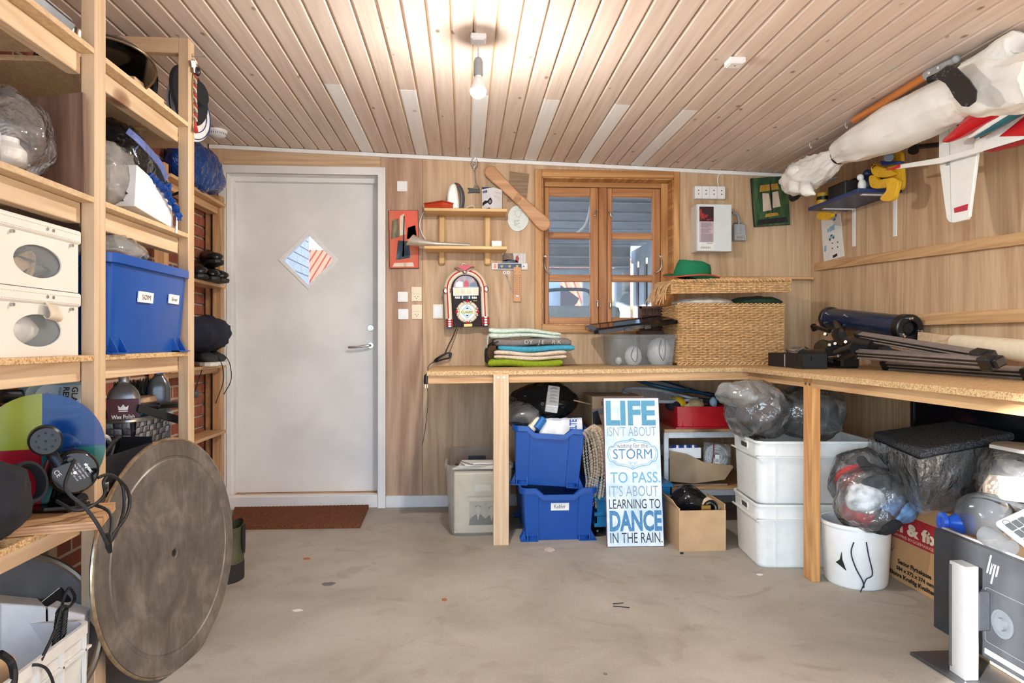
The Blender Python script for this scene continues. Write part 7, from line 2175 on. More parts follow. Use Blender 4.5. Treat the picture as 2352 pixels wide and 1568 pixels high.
M().add(bl + [p + nb_ for p in bl], [tuple(range(k_)), tuple(range(2 * k_ - 1, k_ - 1,-1))] + [(i, (i + 1) % k_, k_ + (i + 1) % k_, k_ + i) for i in range(k_)]).build('blade', scuff, t, bevel=.003)
M().cyl(Zs(1110,388,1.81), Zs(1260,320,1.83),.014, n=12).build('ferrule', black_pl, t, smooth=True)
t = thing('black_mast', 'black ribbed mast tube running out of the frame above the glider', 'mast', tuple(PX(2320,140,2.05)))
M().cyl(PX(2280,155,2.06), PX(2420,75,2.06),.030, n=16).build('tube', black_pl, t, smooth=35)
M().cyl(PX(2290,163,2.03), PX(2420,95,2.03),.012, n=12).build('inner_tube', black_gl, t, smooth=35)
t = thing('pole', 'grey pole with a black rubber foot sticking out beside the green picture', 'pole', tuple(PX(1822,453,2.05)))
p0, p1 = PX(1819,454,2.0), PX(1842,443,2.02)
M().tube([p0, p0.lerp(p1,.4), p0.lerp(p1,.8)], [.026,.025,.014], 16).build('foot', rubber, t, smooth=35)
M().cyl(p0.lerp(p1,.7), p0.lerp(p1,.7) + V((.10,-.25,.05)),.011, n=12).build('shaft', grey_pl, t, smooth=True)
GX = 2.05
gl_w = plain('glider_white', S(238,238,232),.3, var=.015)
gl_r = plain('glider_red', S(196,28,36),.22, var=.03)
gl_t = plain('glider_teal', S(40,100,110),.3)
t = thing('model_glider', 'big red and white model glider hung nose-out along the right wall', 'model plane', tuple(PX(2260,300, GX)))
def vplate(polypx, X, th, name, mt, zoom=True, bev=.002):
 P = [(Zs(x, y, X) if zoom else PX(x, y, X)) for x, y in polypx]
 n_ = len(P)
 return M().add(P + [p + V((th, 0,0)) for p in P], [tuple(range(n_)), tuple(range(2 * n_ - 1, n_ - 1,-1))] + [(i, (i + 1) % n_, n_ + (i + 1) % n_, n_ + i) for i in range(n_)]).build(name, mt, t, bevel=bev)
f_pts = [Zs(*q_, 1.97) for q_ in ((1213,835),(1225,822),(1260,808),(1340,760),(1440,690),(1600,590),(1794,470),(1990,350))]
fr_ = [.003,.009,.016,.026,.034,.042,.048,.05]
M().tube(spath(f_pts, 4), [fr_[min(i // 4,6)] * (1 - (i % 4) / 4) + fr_[min(i // 4 + 1,7)] * (i % 4) / 4 for i in range(29)], 20).build('fuselage', gl_r, t, smooth=True)
bd = M()
b0, b1 = Zs(1400,800,1.98), Zs(1990,430,1.98)
M().tube([b0, b0.lerp(b1,.3), b1], [.004,.018,.024], 12).build('white_band', gl_w, t, smooth=True)
b0, b1 = Zs(1440,805,1.985), Zs(1990,480,1.985)
M().tube([b0, b0.lerp(b1,.3), b1], [.004,.016,.020], 12).build('teal_band', gl_t, t, smooth=True)
vplate([(785,1038),(905,995),(1180,948),(1430,880),(1440,830),(1620,730),(1794,620),(1990,500),(1990,770),(1794,812),(1480,905),(1180,990),(900,1026)], 2.03,.014, 'wing', gl_w)
vplate([(783,1039),(900,996),(898,1018),(850,1032)], 2.026,.02, 'wing_tip', gl_r)
vplate([(1610,795),(1794,650),(1990,500),(1990,770),(1794,790)], 2.026,.004, 'wing_panel', gl_r)
vplate([(1490,905),(1794,815),(1990,760),(1990,800),(1794,848),(1560,905)], 2.03,.02, 'wing_edge', plain('glider_red_dark', S(150,30,34),.3))
vplate([(1180,735),(1180,950),(1186,1010),(1210,1200),(1235,1385),(1255,1410),(1290,1416),(1380,1392),(1395,1370),(1420,1180),(1452,930),(1455,720),(1290,715)], 2.06,.014, 'tail_fin', gl_w)
vplate([(1252,725),(1268,1405),(1272,1405),(1256,725)], 2.0585,.002, 'hinge_line', lgrey_pl, bev=0)
vplate([(1287,1310),(1390,1278),(1384,1325),(1290,1346)], 2.058,.003, 'red_tape', plain('red_tape', S(190,46,66),.35))
vplate([(1225,985),(1250,978),(1252,1000),(1228,1005)], 2.055,.005, 'control_horn', grey_pl)
t = thing('navy_bag', 'navy blue cloth showing behind the sail bundle above the glider tail', 'bag', tuple(Zs(1330,690,2.1)))
M().ball(Zs(1330,690,2.12),(.04,.09,.055),20,12, crumple(95,.008,14)).build('cloth', plain('navy_nylon', S(22,44,110),.8), t, smooth=60)
for i, (px_, py_) in enumerate(((2120,345),(2098,336))):
 pass
p = PX(2100,338,2.12)
t = thing('wall_peg', 'black wall peg showing below the sail bundle', 'peg', tuple(p))
M().cyl((XR, p.y, p.z + .02), p, .012, n=12).cyl(p, p + V((-.012,-.01,-.02)),.02,.024,14).build('peg', black_pl, t, smooth=35)
ysn, ysf, xs0 = 3.42,3.94,2.045
zs0 = 1.828; zs1 = 1.848
sky_b = plain('blue_shelf_paint', S(34,58,112),.4, var=.05)
t = thing('blue_shelf', 'blue painted wall shelf on white steel brackets under the sail bundle', 'shelf', (2.16,3.7, zs0))
M().box(xs0, XR, ysn, ysf, zs0, zs1,.002).build('board', sky_b, t)
for yy in (3.475,3.86):
 b_ = M().box(XR - .005, XR, yy - .013, yy + .013, zs0 - .22, zs0).box(XR - .19, XR, yy - .010, yy + .010, zs0 - .005, zs0)
 b_.build('bracket', white_pl, t)
t = thing('yellow_toy', 'yellow painted wooden cut-out toy with rounded lobes on the near end of the blue shelf', 'toy', tuple(PX(2050,425,2.1)))
def lobes(X, th, poly, mt=yellow_m, name='lobe'):
 P = spath([Zs(x, y, X) for x, y in poly], 4, True); n_ = len(P)
 return M().add(P + [p + V((th, 0,0)) for p in P], [tuple(range(n_)), tuple(range(2 * n_ - 1, n_ - 1,-1))] + [(i, (i + 1) % n_, n_ + (i + 1) % n_, n_ + i) for i in range(n_)]).build(name, mt, t, bevel=.003)
lobes(2.15,.018, [(850,920),(900,905),(912,980),(915,1165),(840,1168),(800,1160),(810,1000)], name='back_board')
lobes(2.125,.022, [(690,1005),(720,990),(760,1015),(840,1040),(845,1075),(760,1090),(700,1065)])
lobes(2.12,.022, [(675,1085),(710,1075),(745,1105),(800,1100),(815,1150),(760,1168),(690,1160)])
lobes(2.08,.022, [(800,1105),(850,1090),(885,1120),(870,1190),(845,1250),(790,1262),(755,1240),(800,1180)])
lobes(2.115,.02, [(760,970),(820,975),(900,972),(898,990),(820,1000),(770,1000)], plain('toy_blue', S(24,60,130),.4), 'blue_band')
M().cyl(Zs(820,945,2.13), Zs(820,945,2.12),.022, n=20).build('button', black_gl, t, smooth=35)
dt_ = M()
for x, y in ((700,1000),(712,1010),(704,1022),(722,1004)): dt_.ball(Zs(x, y, 2.122),.0035,6,5)
dt_.build('dot', black_pl, t)
t = thing('yellow_toy', 'small yellow wooden toy foot hanging under the far end of the blue shelf', 'toy', tuple(Zs(350,1370,2.1)))
lobes(2.12,.022, [(300,1365),(330,1335),(400,1345),(402,1370),(370,1395),(310,1390)], name='foot')
lobes(2.14,.018, [(285,1235),(310,1215),(345,1240),(335,1275),(290,1290)], name='lobe')
t = thing('black_radio', 'black speckled box on the blue shelf behind the tail of the sail', 'box', (2.18,3.72, zs1))
M().box(2.08,2.2,3.60,3.78, zs1 + .0005, zs1 + .085,.004).build('case', plain('speckled_black', S(44,40,36),.6, var=.3, scale=200), t)
t = thing('black_case', 'flat black case on the blue shelf beside the yellow toy', 'case', (2.2,3.55, zs1))
M().box(2.205,2.28,3.56,3.86, zs1 + .0005, zs1 + .13,.006).build('case', black_mat, t)
t = thing('white_figurine', 'small white figurine on the blue shelf beside the yellow toy', 'figurine', (2.12,3.52, zs1))
p = Zs(628,1130,2.12)
M().ball((2.12, p.y, zs1 + .035),(.022,.022,.035),14,10).ball((2.11, p.y, zs1 + .078),(.018,.018,.018),12,8).build('figure', white_pl, t, smooth=True)
t = thing('yellow_mug', 'yellow and black cup at the far end of the blue shelf', 'cup', (2.1,3.88, zs1))
M().at(moved((2.1,3.87, zs1 + .0005))).lathe([(.001,0),(.03,0),(.034,.07),(.031,.07),(.027,.006),(.001,.006)], 20).build('cup_body', yellow_m, t, smooth=40)
M().at(moved((2.1,3.87, zs1))).lathe([(.0345,.03),(.0352,.05)], 20, False).build('cup_band', black_pl, t, smooth=True)
t = thing('blue_figurine', 'dark blue toy beside the white figurine on the blue shelf', 'toy', (2.2,3.5, zs1))
p = Zs(655,1070,2.16)
M().ball((2.17, p.y, zs1 + .045),(.03,.03,.045),16,10, crumple(97,.006,30)).ball((2.165, p.y - .01, zs1 + .105),(.025,.022,.022),14,8).build('figure', plain('toy_navy', S(24,44,84),.4), t, smooth=True)
cs = [(330,1400),(475,1342),(500,1540),(515,1655),(350,1700)]
t = thing('car_sheet', 'white cut-out sheet printed with small blue cars under the blue shelf', 'sheet', tuple(PX(1912,545, XR)))
P = [PX(*q_, XR - .002) for q_ in ((1886,506),(1930,488),(1936,555),(1939,588),(1892,601))]
M().add(P + [p + V((.0015,0,0)) for p in P], [(0,1,2,3,4),(9,8,7,6,5)] + [(i, (i + 1) % 5,5 + (i + 1) % 5,5 + i) for i in range(5)]).build('sheet', paper, t)
carb = plain('print_blue', S(150,196,222),.6)
def car(cx, cy, s, a, flip=1):
 c_ = PX(cx, cy, XR - .0026)
 F = frame(c_, (0,-1,0),(0,0,1)) @ Matrix.Rotation(R(a),4, 'Z')
 prof = [(-1,-.25),(1,-.25),(1.02,.05),(.8,.18),(.5,.2),(.3,.5),(-.35,.52),(-.65,.18),(-1,.1)]
 M().at(F).prism([(x * s, y * s * flip) for x, y in prof], 0,.0004).build('print', carb, t)
 k = M().at(F)
 for x in (-.55,.6): k.prism(circle(.2 * s, 12, x * s, -.25 * s * flip),.0004,.0007)
 k.prism([(x * s, y * s * flip) for x, y in ((-.28,.22),(.0,.22),(.0,.45),(-.22,.45))], .0004,.0007)
 k.prism([(x * s, y * s * flip) for x, y in ((.06,.22),(.36,.22),(.24,.45),(.06,.45))], .0004,.0007)
 k.build('print', ink, t)
car(1910,545,.036,8); car(1916,500,.036,12,-1)
c_ = PX(1911,524, XR - .0026); F = frame(c_, (0,-1,0),(0,0,1)) @ Matrix.Rotation(R(8),4, 'Z')
M().at(F).prism([(-.03,-.017),(.03,-.017),(.03,.017),(-.03,.017)], 0,.0004).prism([(-.055,-.012),(-.034,-.012),(-.034,.012),(-.055,.012)], 0,.0004).build('print', carb, t)
M().text('10', F, h=.016, cx=0, y=-.008, z=.001).build('print', plain('print_red', S(190,60,60),.6), t)
bk = M()
for px_, py_, w_, h_ in ((1912,558,.012,.007),(1924,556,.012,.007),(1912,570,.013,.007),(1924,567,.012,.007),(1918,587,.05,.017)):
 F = frame(PX(px_, py_, XR - .0026),(0,-1,0),(0,0,1)) @ Matrix.Rotation(R(9),4, 'Z')
 bk.at(F).box(-w_ / 2, w_ / 2,-h_ / 2, h_ / 2,0,.0005)
bk.build('print', ink, t)
F = frame(PX(1896,571, XR - .0026),(0,-1,0),(0,0,1))
M().at(F).prism([(-.014,-.02),(.012,-.016),(.012,.02),(-.014,.016)], 0,.0004).build('print', carb, t)
# -- under the back run of the workbench
V = Vector
def lite(parent, T, w, h, name='label', mt=None):
 return M().at(T).prism([(-w / 2,-h / 2),(w / 2,-h / 2),(w / 2, h / 2),(-w / 2, h / 2)], -.0005,.0006).build(name, mt or paper, parent)
tx0, tx1, ty0, ty1, tH = -.105,.265,3.66,4.30,.385
t = thing('clear_tub', 'big frosted clear tub of papers on the floor under the left end of the workbench', 'tub', (.08,3.98,0))
cx_, cy_ = (tx0 + tx1) / 2,(ty0 + ty1) / 2
rows = []
for o_, z in ((.07,.003),(.05,.03),(.012, tH - .02),(.0, tH - .018),(0, tH),(.022, tH),(.065,.03),(.08,.008)):
 rows.append([(cx_ + x, cy_ + y, z) for x, y in rrect(tx1 - tx0 - o_, ty1 - ty0 - o_, .05,4)])
M().rows(rows).build('tub_body', clearplastic('tub_plastic', S(232,228,218),.14,.3), t, smooth=40)
M().box(cx_ - .055, cx_ + .055, ty1 - .018, ty1 - .004, tH - .09, tH - .05,.006).build('handle', dgrey_pl, t)
t = thing('paper_stack', 'upright stack of papers and albums inside the clear tub', 'papers', (.08,3.9,.012))
M().box(tx0 + .05, tx1 - .05, ty0 + .045, ty0 + .11,.012, tH - .05,.004).build('album', plain('cream_card', S(232,224,210),.7, var=.02), t)
for i, (c_, a_) in enumerate(((S(56,92,70),.32),(S(70,84,130),.30),(S(120,60,50),.28),(S(90,90,90),.33),(S(230,226,218),.31))):
 M().box(tx0 + .05, tx1 - .06, ty0 + .112 + .07 * i, ty0 + .175 + .07 * i, .012, a_, .003).build('folder', plain('folder%d' % i, c_, .6), t)
for i in range(4):
 M().at(trs((cx_ - .01 + .02 * i, ty0 + .2,.34 + .009 * i), R(-3), R(2 * i - 3), R(12 * i - 14))).box(-.12,.12,-.08,.09,0,.006).build('sheet', paper, t)
Fp = frame((cx_ - .0, ty0 + .0445,.12),(1,0,0),(0,0,1))
ph = lite(t, Fp @ moved((.03,0,0)),.165,.13, 'photograph', plain('photo_grey', S(190,186,180),.6))
sil = M().at(Fp @ moved((.03,0,.0007)))
for cx2, w_, hh in ((-.035,.05,.0),(.038,.046,-.006)):
 sil.prism([(cx2 - w_, -.064),(cx2 + w_ * .9,-.064),(cx2 + w_ * .8,-.03 + hh),(cx2 + .014,-.006 + hh),(cx2 - .014,-.006 + hh),(cx2 - w_ * .9,-.03 + hh)], 0,.0003)
 sil.prism([(cx2 + .018 * cos(a_),.03 + hh + .012 * sin(a_)) for a_ in [PI * i / 8 for i in range(9)]], 0,.0003)
sil.build('print', plain('print_dark', S(58,56,56),.6), ph)
fc_ = M().at(Fp @ moved((.03,0,.0009)))
for cx2, hh in ((-.035,0),(.038,-.006)):
 fc_.prism(circle(.0145,14, cx2,.020 + hh, ry=.02),0,.0003).prism([(cx2 - .008,-.005 + hh),(cx2 + .008,-.005 + hh),(cx2,-.04 + hh)], 0,.0003)
fc_.build('print', plain('print_pale', S(206,202,196),.6), ph)
M().text('ERINDRINGER FRA BARNDOMMEN', Fp, w=.16, h=.008, cx=.02, y=.085, z=.001).build('lettering', ink_grey, t)
t2 = lite(t, frame((cx_ + .02, ty0 + .0235,.262),(1,0,0),(0,-.03,1)),.085,.038, 'label')
def lT(px0, px1, py, z, yaw=0.0, roll=0.0, L=.58):
 a_ = PZ((px0 + px1) / 2, py, z); c_ = V((a_.x, a_.y, z)) + Matrix.Rotation(yaw, 3, 'Z') @ V((0, L / 2,0))
 return moved(c_) @ Euler((0, roll, yaw)).to_matrix().to_4x4() @ Matrix.Rotation(-PI / 2,4, 'Z')
T1 = lT(1201,1366,1242,.001)
c1 = blue_crate('lower blue crate with a handwritten Kabler label, standing on the floor', .58,.395,.278, T1)
T2 = lT(1178,1334,1122,.262, R(-5), R(3.2))
T2.translation += V((0,0,.010))
c2 = blue_crate('upper blue crate, slightly askew, holding a white paper bag', .57,.39,.318, T2)
Fk = frame(PZ(1286,1161,.135) * 1.0,(1,0,0),(0,-.09,1)); fp_ = T1 @ V((.58 / 2 - .0085,0,0)); Fk.translation = V((PY(1286,1163, fp_.y).x, fp_.y - .002, PY(1286,1163, fp_.y).z))
lb = lite(c1, Fk, .096,.04)
M().text('Kabler', Fk, w=.062, h=.02, cx=0, y=-.008, z=.001).build('handwriting', ink, lb)
U = lambda px, py, y: PY(px, py, y)
t = thing('paper_bag', 'crumpled white paper bag with blue block letters in the upper blue crate', 'bag', tuple(U(1290,985,3.7)))
bq = [U(1240,992,3.68), U(1340,990,3.68)]
M().sheet(lambda u, v: bq[0].lerp(bq[1], u) + V((0,.02 * sin(u * 9) * (1 - v) + .05 * v, -.03 + .098 * v + .006 * noise.noise(V((u * 9, v * 3,1))))),24,8).build('bag_front', plain('bag_white', S(238,238,238),.7, bumpy=.3, scale=20), t, smooth=60)
M().sheet(lambda u, v: bq[0].lerp(bq[1], u) + V((0,.10 + .02 * sin(u * 7) * v, -.03 + .088 * v + .006 * noise.noise(V((u * 8, v * 3,5))))),20,6).build('bag_back', paper, t, smooth=60)
Fb_ = frame(U(1316,976,3.64),(0,0,-1),(1,0,0))
lt_ = M(); lt_.text('ELTE', Fb_ @ Matrix.Rotation(PI, 4, 'Z'), w=.062, h=.038, cx=0, y=-.019, z=.0, bold=.002)
lt_.build('lettering', plain('bag_blue', S(28,84,160),.5), t)
t = thing('paper_roll', 'beige cardboard roll with a blue end beside the white paper bag', 'roll', tuple(U(1228,975,3.7)))
M().cyl(U(1216,990,3.7), U(1236,962,3.74),.025, n=18).build('tube', cream_pl, t, smooth=40)
M().cyl(U(1232,985,3.69), U(1248,962,3.72),.022, n=16).build('tube', plain('roll_blue', S(30,110,180),.4), t, smooth=40)
def bag(name, label, c, r, fm, seed, amp=.02, freq=9, cat='bag', nu=44, nv=28):
 t = thing(name, label, cat, (c[0], c[1], c[2] - r[2]))
 M().ball(c, r, nu, nv, crumple(seed, amp * 1.35, freq * .72)).build('bag_film', fm, t, smooth=28)
 return t
c_ = U(1245,930,3.86)
bag('black_bag', 'shiny black plastic bag heaped on the upper blue crate', (c_.x + .01,3.88,.705),(.19,.15,.105), film_b, 101,.018,9)
c_ = U(1195,950,3.8)
t = bag('clear_bag', 'clear bag of dark clothes under the black bag on the upper blue crate', (c_.x + .02,3.82,.645),(.10,.13,.07), film_m, 103,.014,12)
M().ball((c_.x + .02,3.83,.64),(.08,.11,.055),18,12, crumple(104,.01,14)).build('contents', plain('contents_brown', S(64,58,52),.9), t, smooth=60)
t = thing('foam_block', 'white foam strip with scalloped hollows lying on the black bag', 'foam', tuple(U(1262,915,3.75)))
f0, f1 = U(1268,932,3.66), U(1252,884,3.80)
Ff = frame(f0, V((1,-.1,-.15)), f1 - f0)
Lf = (f1 - f0).length
foam_m = plain('foam', S(232,230,224),.9, bumpy=.3, scale=90)
M().at(Ff).box(-.034,.034,0, Lf, -.05,.0,.004).build('block', foam_m, t)
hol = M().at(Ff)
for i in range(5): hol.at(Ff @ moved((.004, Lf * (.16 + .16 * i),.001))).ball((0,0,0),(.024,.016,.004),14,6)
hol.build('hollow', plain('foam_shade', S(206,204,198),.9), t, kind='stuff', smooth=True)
t = thing('teal_crate', 'teal folding crate on black wheels behind the lettered sign', 'crate', (.9,3.8,0))
ax0, ax1, ay0, ay1, az0, az1 = .70,1.12,3.62,3.95,.055,.285
M().box(ax0, ax1, ay0, ay0 + .012, az0, az1,.002).box(ax0, ax0 + .012, ay0, ay1, az0, az1,.002).box(ax1 - .012, ax1, ay0, ay1, az0, az1,.002).box(ax0, ax1, ay1 - .012, ay1, az0, az1).box(ax0, ax1, ay0, ay1, az0, az0 + .01).build('crate_body', teal_pl, t)
for zz in (az0 + .012, az0 + .07, az0 + .15, az1 - .012):
 M().box(ax0 - .006, ax1 + .006, ay0 - .006, ay1 + .006, zz - .010, zz + .010,.003).build('rib_band', teal_pl, t)
for xx in (ax0 + .02, ax1 - .02):
 for yy in (ay0 + .03, ay1 - .03):
  M().ball((xx, yy, .027),(.027,.027,.027),18,12).cyl((xx, yy, .04),(xx, yy, .06),.012, n=10).build('wheel', black_gl, t, smooth=True)
t = thing('carton', 'taped brown carton marked 3-stk on the teal crate under the workbench', 'carton', (.85,3.9,.296))
M().box(.71,1.0,3.76,4.05,.297,.745,.002).build('carton_body', cardb_d, t)
M().hexa([(.70,3.755,.70),(.712,3.755,.70),(.712,4.05,.70),(.70,4.05,.70),(.60,3.78,.72),(.61,3.775,.725),(.61,4.05,.725),(.60,4.05,.72)]).build('flap', cardb, t)
Fq = frame((.80,3.7592,.69),(1,0,.05),(0,0,1))
M().text('3-stk', Fq, h=.022, cx=-.01, y=.006, z=.001).build('handwriting', ink, t)
M().at(Fq).prism([(-.09,-.045),(.1,-.045),(.1,-.012),(-.09,-.012)], 0,.001).build('tape', film('tape', tint=S(210,214,218), alpha=.3, gloss=.3), t)
M().at(Fq).prism([(-.09,-.1),(-.04,-.1),(-.06,-.02),(-.09,-.03)], 0,.0012).build('black_tape', black_pl, t)
crystal = clearplastic('crystal', S(236,232,222),.22,.06)
t = thing('crystal_garland', 'bunch of clear crystal bead garlands hanging between the blue crates and the sign', 'garland', tuple(U(1365,1060,3.6)))
hookx = [((1352,985),(1368,978),(1384,1010),(1390,1060),(1388,1110),(1384,1140)),((1350,985),(1362,985),(1374,1020),(1378,1070),(1372,1110),(1368,1138)),
   ((1346,990),(1354,1000),(1364,1040),(1366,1080),(1360,1120),(1362,1160)),((1344,1000),(1346,1030),(1350,1070),(1354,1100),(1352,1120),(1353,1135))]
for k, pts in enumerate(hookx):
 sp_ = spath([U(a_, b_, 3.56 + .03 * k) for a_, b_ in pts], 6)
 bd_ = M()
 for i, p in enumerate(sp_):
  r_ = .0085 if i % 2 else .0065
  bd_.add([p + V((r_, 0,0)), p + V((0, r_, 0)), p + V((-r_, 0,0)), p + V((0,-r_, 0)), p + V((0,0, r_ * 1.2)), p + V((0,0,-r_ * 1.2))], [(0,1,4),(1,2,4),(2,3,4),(3,0,4),(1,0,5),(2,1,5),(3,2,5),(0,3,5)])
  for s_ in (-1,1):
   q_ = p + V((s_ * .016,-.004,-.006)); r2 = .007
   bd_.add([q_ + V((r2,0,0)), q_ + V((0, r2,0)), q_ + V((-r2,0,0)), q_ + V((0,-r2,0)), q_ + V((0,0, r2)), q_ + V((0,0,-r2 * 1.8))], [(0,1,4),(1,2,4),(2,3,4),(3,0,4),(1,0,5),(2,1,5),(3,2,5),(0,3,5)])
 bd_.build('bead_strand', crystal if k % 2 else clearplastic('crystal_warm', S(240,222,196),.35,.06), t, kind='stuff')
M().tube(spath([U(1350,984,3.56), U(1358,976,3.6), U(1352,984,3.72)], 5),.003,6).build('wire', steel, t)
# -- the lettered sign
sb0, sb1 = PZ(1394.5,1257,0), PZ(1526,1255,0)
st0 = PY(1393,913, sb0.y + .11)
Ws = (sb1 - sb0).length
FSg = frame(sb0, sb1 - sb0, V((0, st0.y - sb0.y, st0.z)))
Hs = (V((0, st0.y - sb0.y, st0.z))).length
t = thing('lettered_sign', 'tall pale blue sign with a motto about dancing in the rain under the workbench', 'sign', tuple(sb0 + V((Ws / 2,0,0))))
m, nt, bs, out = new_mat('sign_ground')
v_ = coords(nt, rand=False)
n_ = nd(nt, 'TexNoise', Scale=9.0, Detail=6.0); nt.links.new(v_, n_.inputs['Vector'])
n2_ = nd(nt, 'TexNoise', Scale=70.0, Detail=3.0); nt.links.new(v_, n2_.inputs['Vector'])
c = ramp(nt, n_.outputs[0], [(.35, S(196,218,230)),(.5, S(222,234,240)),(.65, S(238,243,245))])
c = mixc(nt, ramp(nt, n2_.outputs[0], [(.66,(0,0,0,1)),(.72,(.4,.4,.4,1))]), c, S(160,196,214))
nt.links.new(c, bs.inputs['Base Color']); bs.inputs['Roughness'].default_value = .55
sign_m = m
M().at(FSg).box(0, Ws, 0, Hs, -.018,0,.002).build('board', plain('sign_edge', S(126,92,106),.6, var=.2, scale=40), t)
M().at(FSg).prism([(.003,.004),(Ws - .003,.004),(Ws - .003, Hs - .004),(.003, Hs - .004)], 0,.0008).build('ground', sign_m, t)
kx, ky = Ws / 455.0, Hs / 1197.0
def stext(body, x0, x1, y0, y1, mt, bold=0.0, serif=0):
 h = (y1 - y0) * ky; w = (x1 - x0) * kx
 m_ = M().text(body, FSg, w=w, h=h, cx=((x0 + x1) / 2 - 190) * kx, y=Hs - (y1 - 258) * ky, z=.0012, bold=bold)
 m_.build('lettering', mt, t)
lb1 = plain('letter_blue', S(92,158,188),.6, var=.08, scale=200); lb2 = plain('letter_pale', S(150,178,194),.6, var=.1, scale=200)
lb3 = plain('letter_sky', S(124,184,210),.6, var=.08, scale=200); lb4 = plain('letter_strong', S(76,138,184),.6, var=.16, scale=160); lbk = plain('letter_black', S(36,40,46),.6)
stext('LIFE', 208,612,283,477, lb1,.0075)
stext("ISN'T ABOUT", 215,612,494,573, lb2)
stext('waiting for the', 290,540,632,668, plain('letter_slate', S(96,110,122),.6))
stext('STORM', 258,572,677,757, lb4)
stext('TO PASS.', 230,632,862,948, lb3,.0006)
stext("IT'S ABOUT", 218,612,970,1056, lb2)
stext('LEARNING TO', 215,625,1079,1153, lbk)
stext('DANCE', 215,632,1167,1322, lb4,.0065)
stext('IN THE RAIN.', 218,632,1342,1422, lbk)
fo = M()
def sp2(x, y): return ((x - 190) * kx, Hs - (y - 258) * ky)
cart = [(216,700),(232,660),(262,655),(285,625),(340,612),(385,606),(415,592),(445,606),(500,612),(545,625),(570,655),(598,660),(616,700),(616,735),(598,775),(570,780),(545,805),(470,818),(415,836),(360,818),(285,805),(262,780),(232,775),(216,735)]
P = spath([FSg @ V((*sp2(*q_),.0012)) for q_ in cart], 4, True)
fo.tube(P, .0019,6, True)
P2 = [FSg @ V((*sp2(415 + (x - 415) * .93,714 + (y - 714) * .88),.0012)) for x, y in cart]
fo.tube(spath(P2,4, True),.001,5, True)
for cx2, cy2, r_ in ((415,600,9),(395,606,6),(435,606,6),(415,800,14),(390,790,8),(440,790,8),(415,835,10)):
 fo.tube([FSg @ V((*sp2(cx2 + r_ * cos(a_) * 1.2, cy2 + r_ * sin(a_)),.0012)) for a_ in [2 * PI * i / 14 for i in range(14)]], .0012,5, True)
fo.build('scroll_frame', lb3, t)
M().at(FSg).prism([sp2(415 + (x - 415) * .9,714 + (y - 714) * .84) for x, y in cart], .0006,.0010).build('scroll_ground', plain('scroll_pale', S(240,244,246),.6), t)
dt_ = M().at(FSg)
for yy in (412,622,832,1030):
 for i in range(40): dt_.prism(circle(.0009,5, *sp2(205 + 10.6 * i, yy)),.0008,.0011)
dt_.build('dotted_line', lb3, t, kind='stuff')
# -- rack with aluminium frame, red tray, rackets, cartons
t = thing('shelf_rack', 'low rack of two wooden boards in an aluminium frame behind the sign', 'rack', (1.45,4.0,0))
kz0, kz1 = PY(1600,985,3.8).z, PY(1600,1118,3.8).z
rx0, rx1, ry0, ry1 = PY(1526,985,3.8).x, 1.95,3.8,4.25
alu2 = plain('alu_white', S(206,214,220),.35,.4)
for z_ in (kz0, kz1):
 M().box(rx0, rx1, ry0, ry1, z_ - .018, z_, .002).build('board', larch['X'], t)
 M().box(rx0, rx1, ry0 + .004, ry0 + .024, z_ - .05, z_ - .018).build('rail', alu2, t)
for xx in (rx0, rx1 - .025):
 for yy in (ry0 + .002, ry1 - .025): M().box(xx, xx + .024, yy, yy + .024,0, kz0 - .018).build('upright', alu2, t)
M().box(rx0 - .001, rx0 + .025, ry0, ry0 + .025, kz0 - .052, kz0 - .018).build('corner_cap', lgrey_pl, t)
t = thing('red_tray', 'red plastic stacking tray of hats and cloths on top of the rack', 'tray', (1.33,3.95, kz0))
qx0, qx1 = PY(1556,960,3.83).x, PY(1674,960,3.83).x
M().rows([[((qx0 + qx1) / 2 + x, 4.0 + y, kz0 + z) for x, y in rrect(qx1 - qx0 + o_, .34 + o_, .012,2)] for o_, z in ((.03,.001),(.03,.008),(.0,.012),(.012,.125),(.0,.125),(-.015,.01))]).build('tray_body', red_pl, t, smooth=30)
fn = M()
for i in range(5):
 xx = qx0 + .03 + (qx1 - qx0 - .06) * i / 4
 fn.add([(xx - .002,3.83, kz0 + .01),(xx - .002,3.818, kz0 + .01),(xx - .002,3.83, kz0 + .04),(xx + .002,3.83, kz0 + .01),(xx + .002,3.818, kz0 + .01),(xx + .002,3.83, kz0 + .04)], [(0,1,2),(5,4,3),(0,3,4,1),(1,4,5,2),(2,5,3,0)])
fn.build('rib', red_pl, t, kind='stuff')
t = thing('sun_visor', 'yellow and black cap in the red tray', 'cap', tuple(U(1555,925,3.9)))
c_ = U(1556,928,3.92)
M().ball(c_, (.05,.05,.045),20,12).build('crown', yellow_m, t, smooth=True)
M().ball(c_ + V((-.025,-.01,-.005)),(.05,.05,.035),18,10).build('brim', black_cloth, t, smooth=True)
for nm, lab, px_, py_, r_, mt in (('beige_cloth', 'beige cloth heaped in the middle of the red tray', 1598,930,(.045,.05,.035), plain('beige_felt', S(196,168,124),.9)),('cream_ball', 'cream padded lump at the front of the red tray', 1583,936,(.035,.035,.025), plain('cream_felt', S(228,204,150),.9)),('black_strap', 'black webbing in the right end of the red tray', 1620,938,(.06,.05,.02), black_cloth),('blue_packet', 'pale blue packet sticking out of the red tray', 1638,926,(.02,.02,.035), plain('pale_blue', S(170,196,216),.4))):
 t = thing(nm, lab, 'cloth' if 'packet' not in nm else 'packet', tuple(U(px_, py_, 3.9)))
 M().ball(U(px_, py_, 3.9), r_, 18,12, crumple(len(nm),.006,20)).build('lump', mt, t, smooth=60)
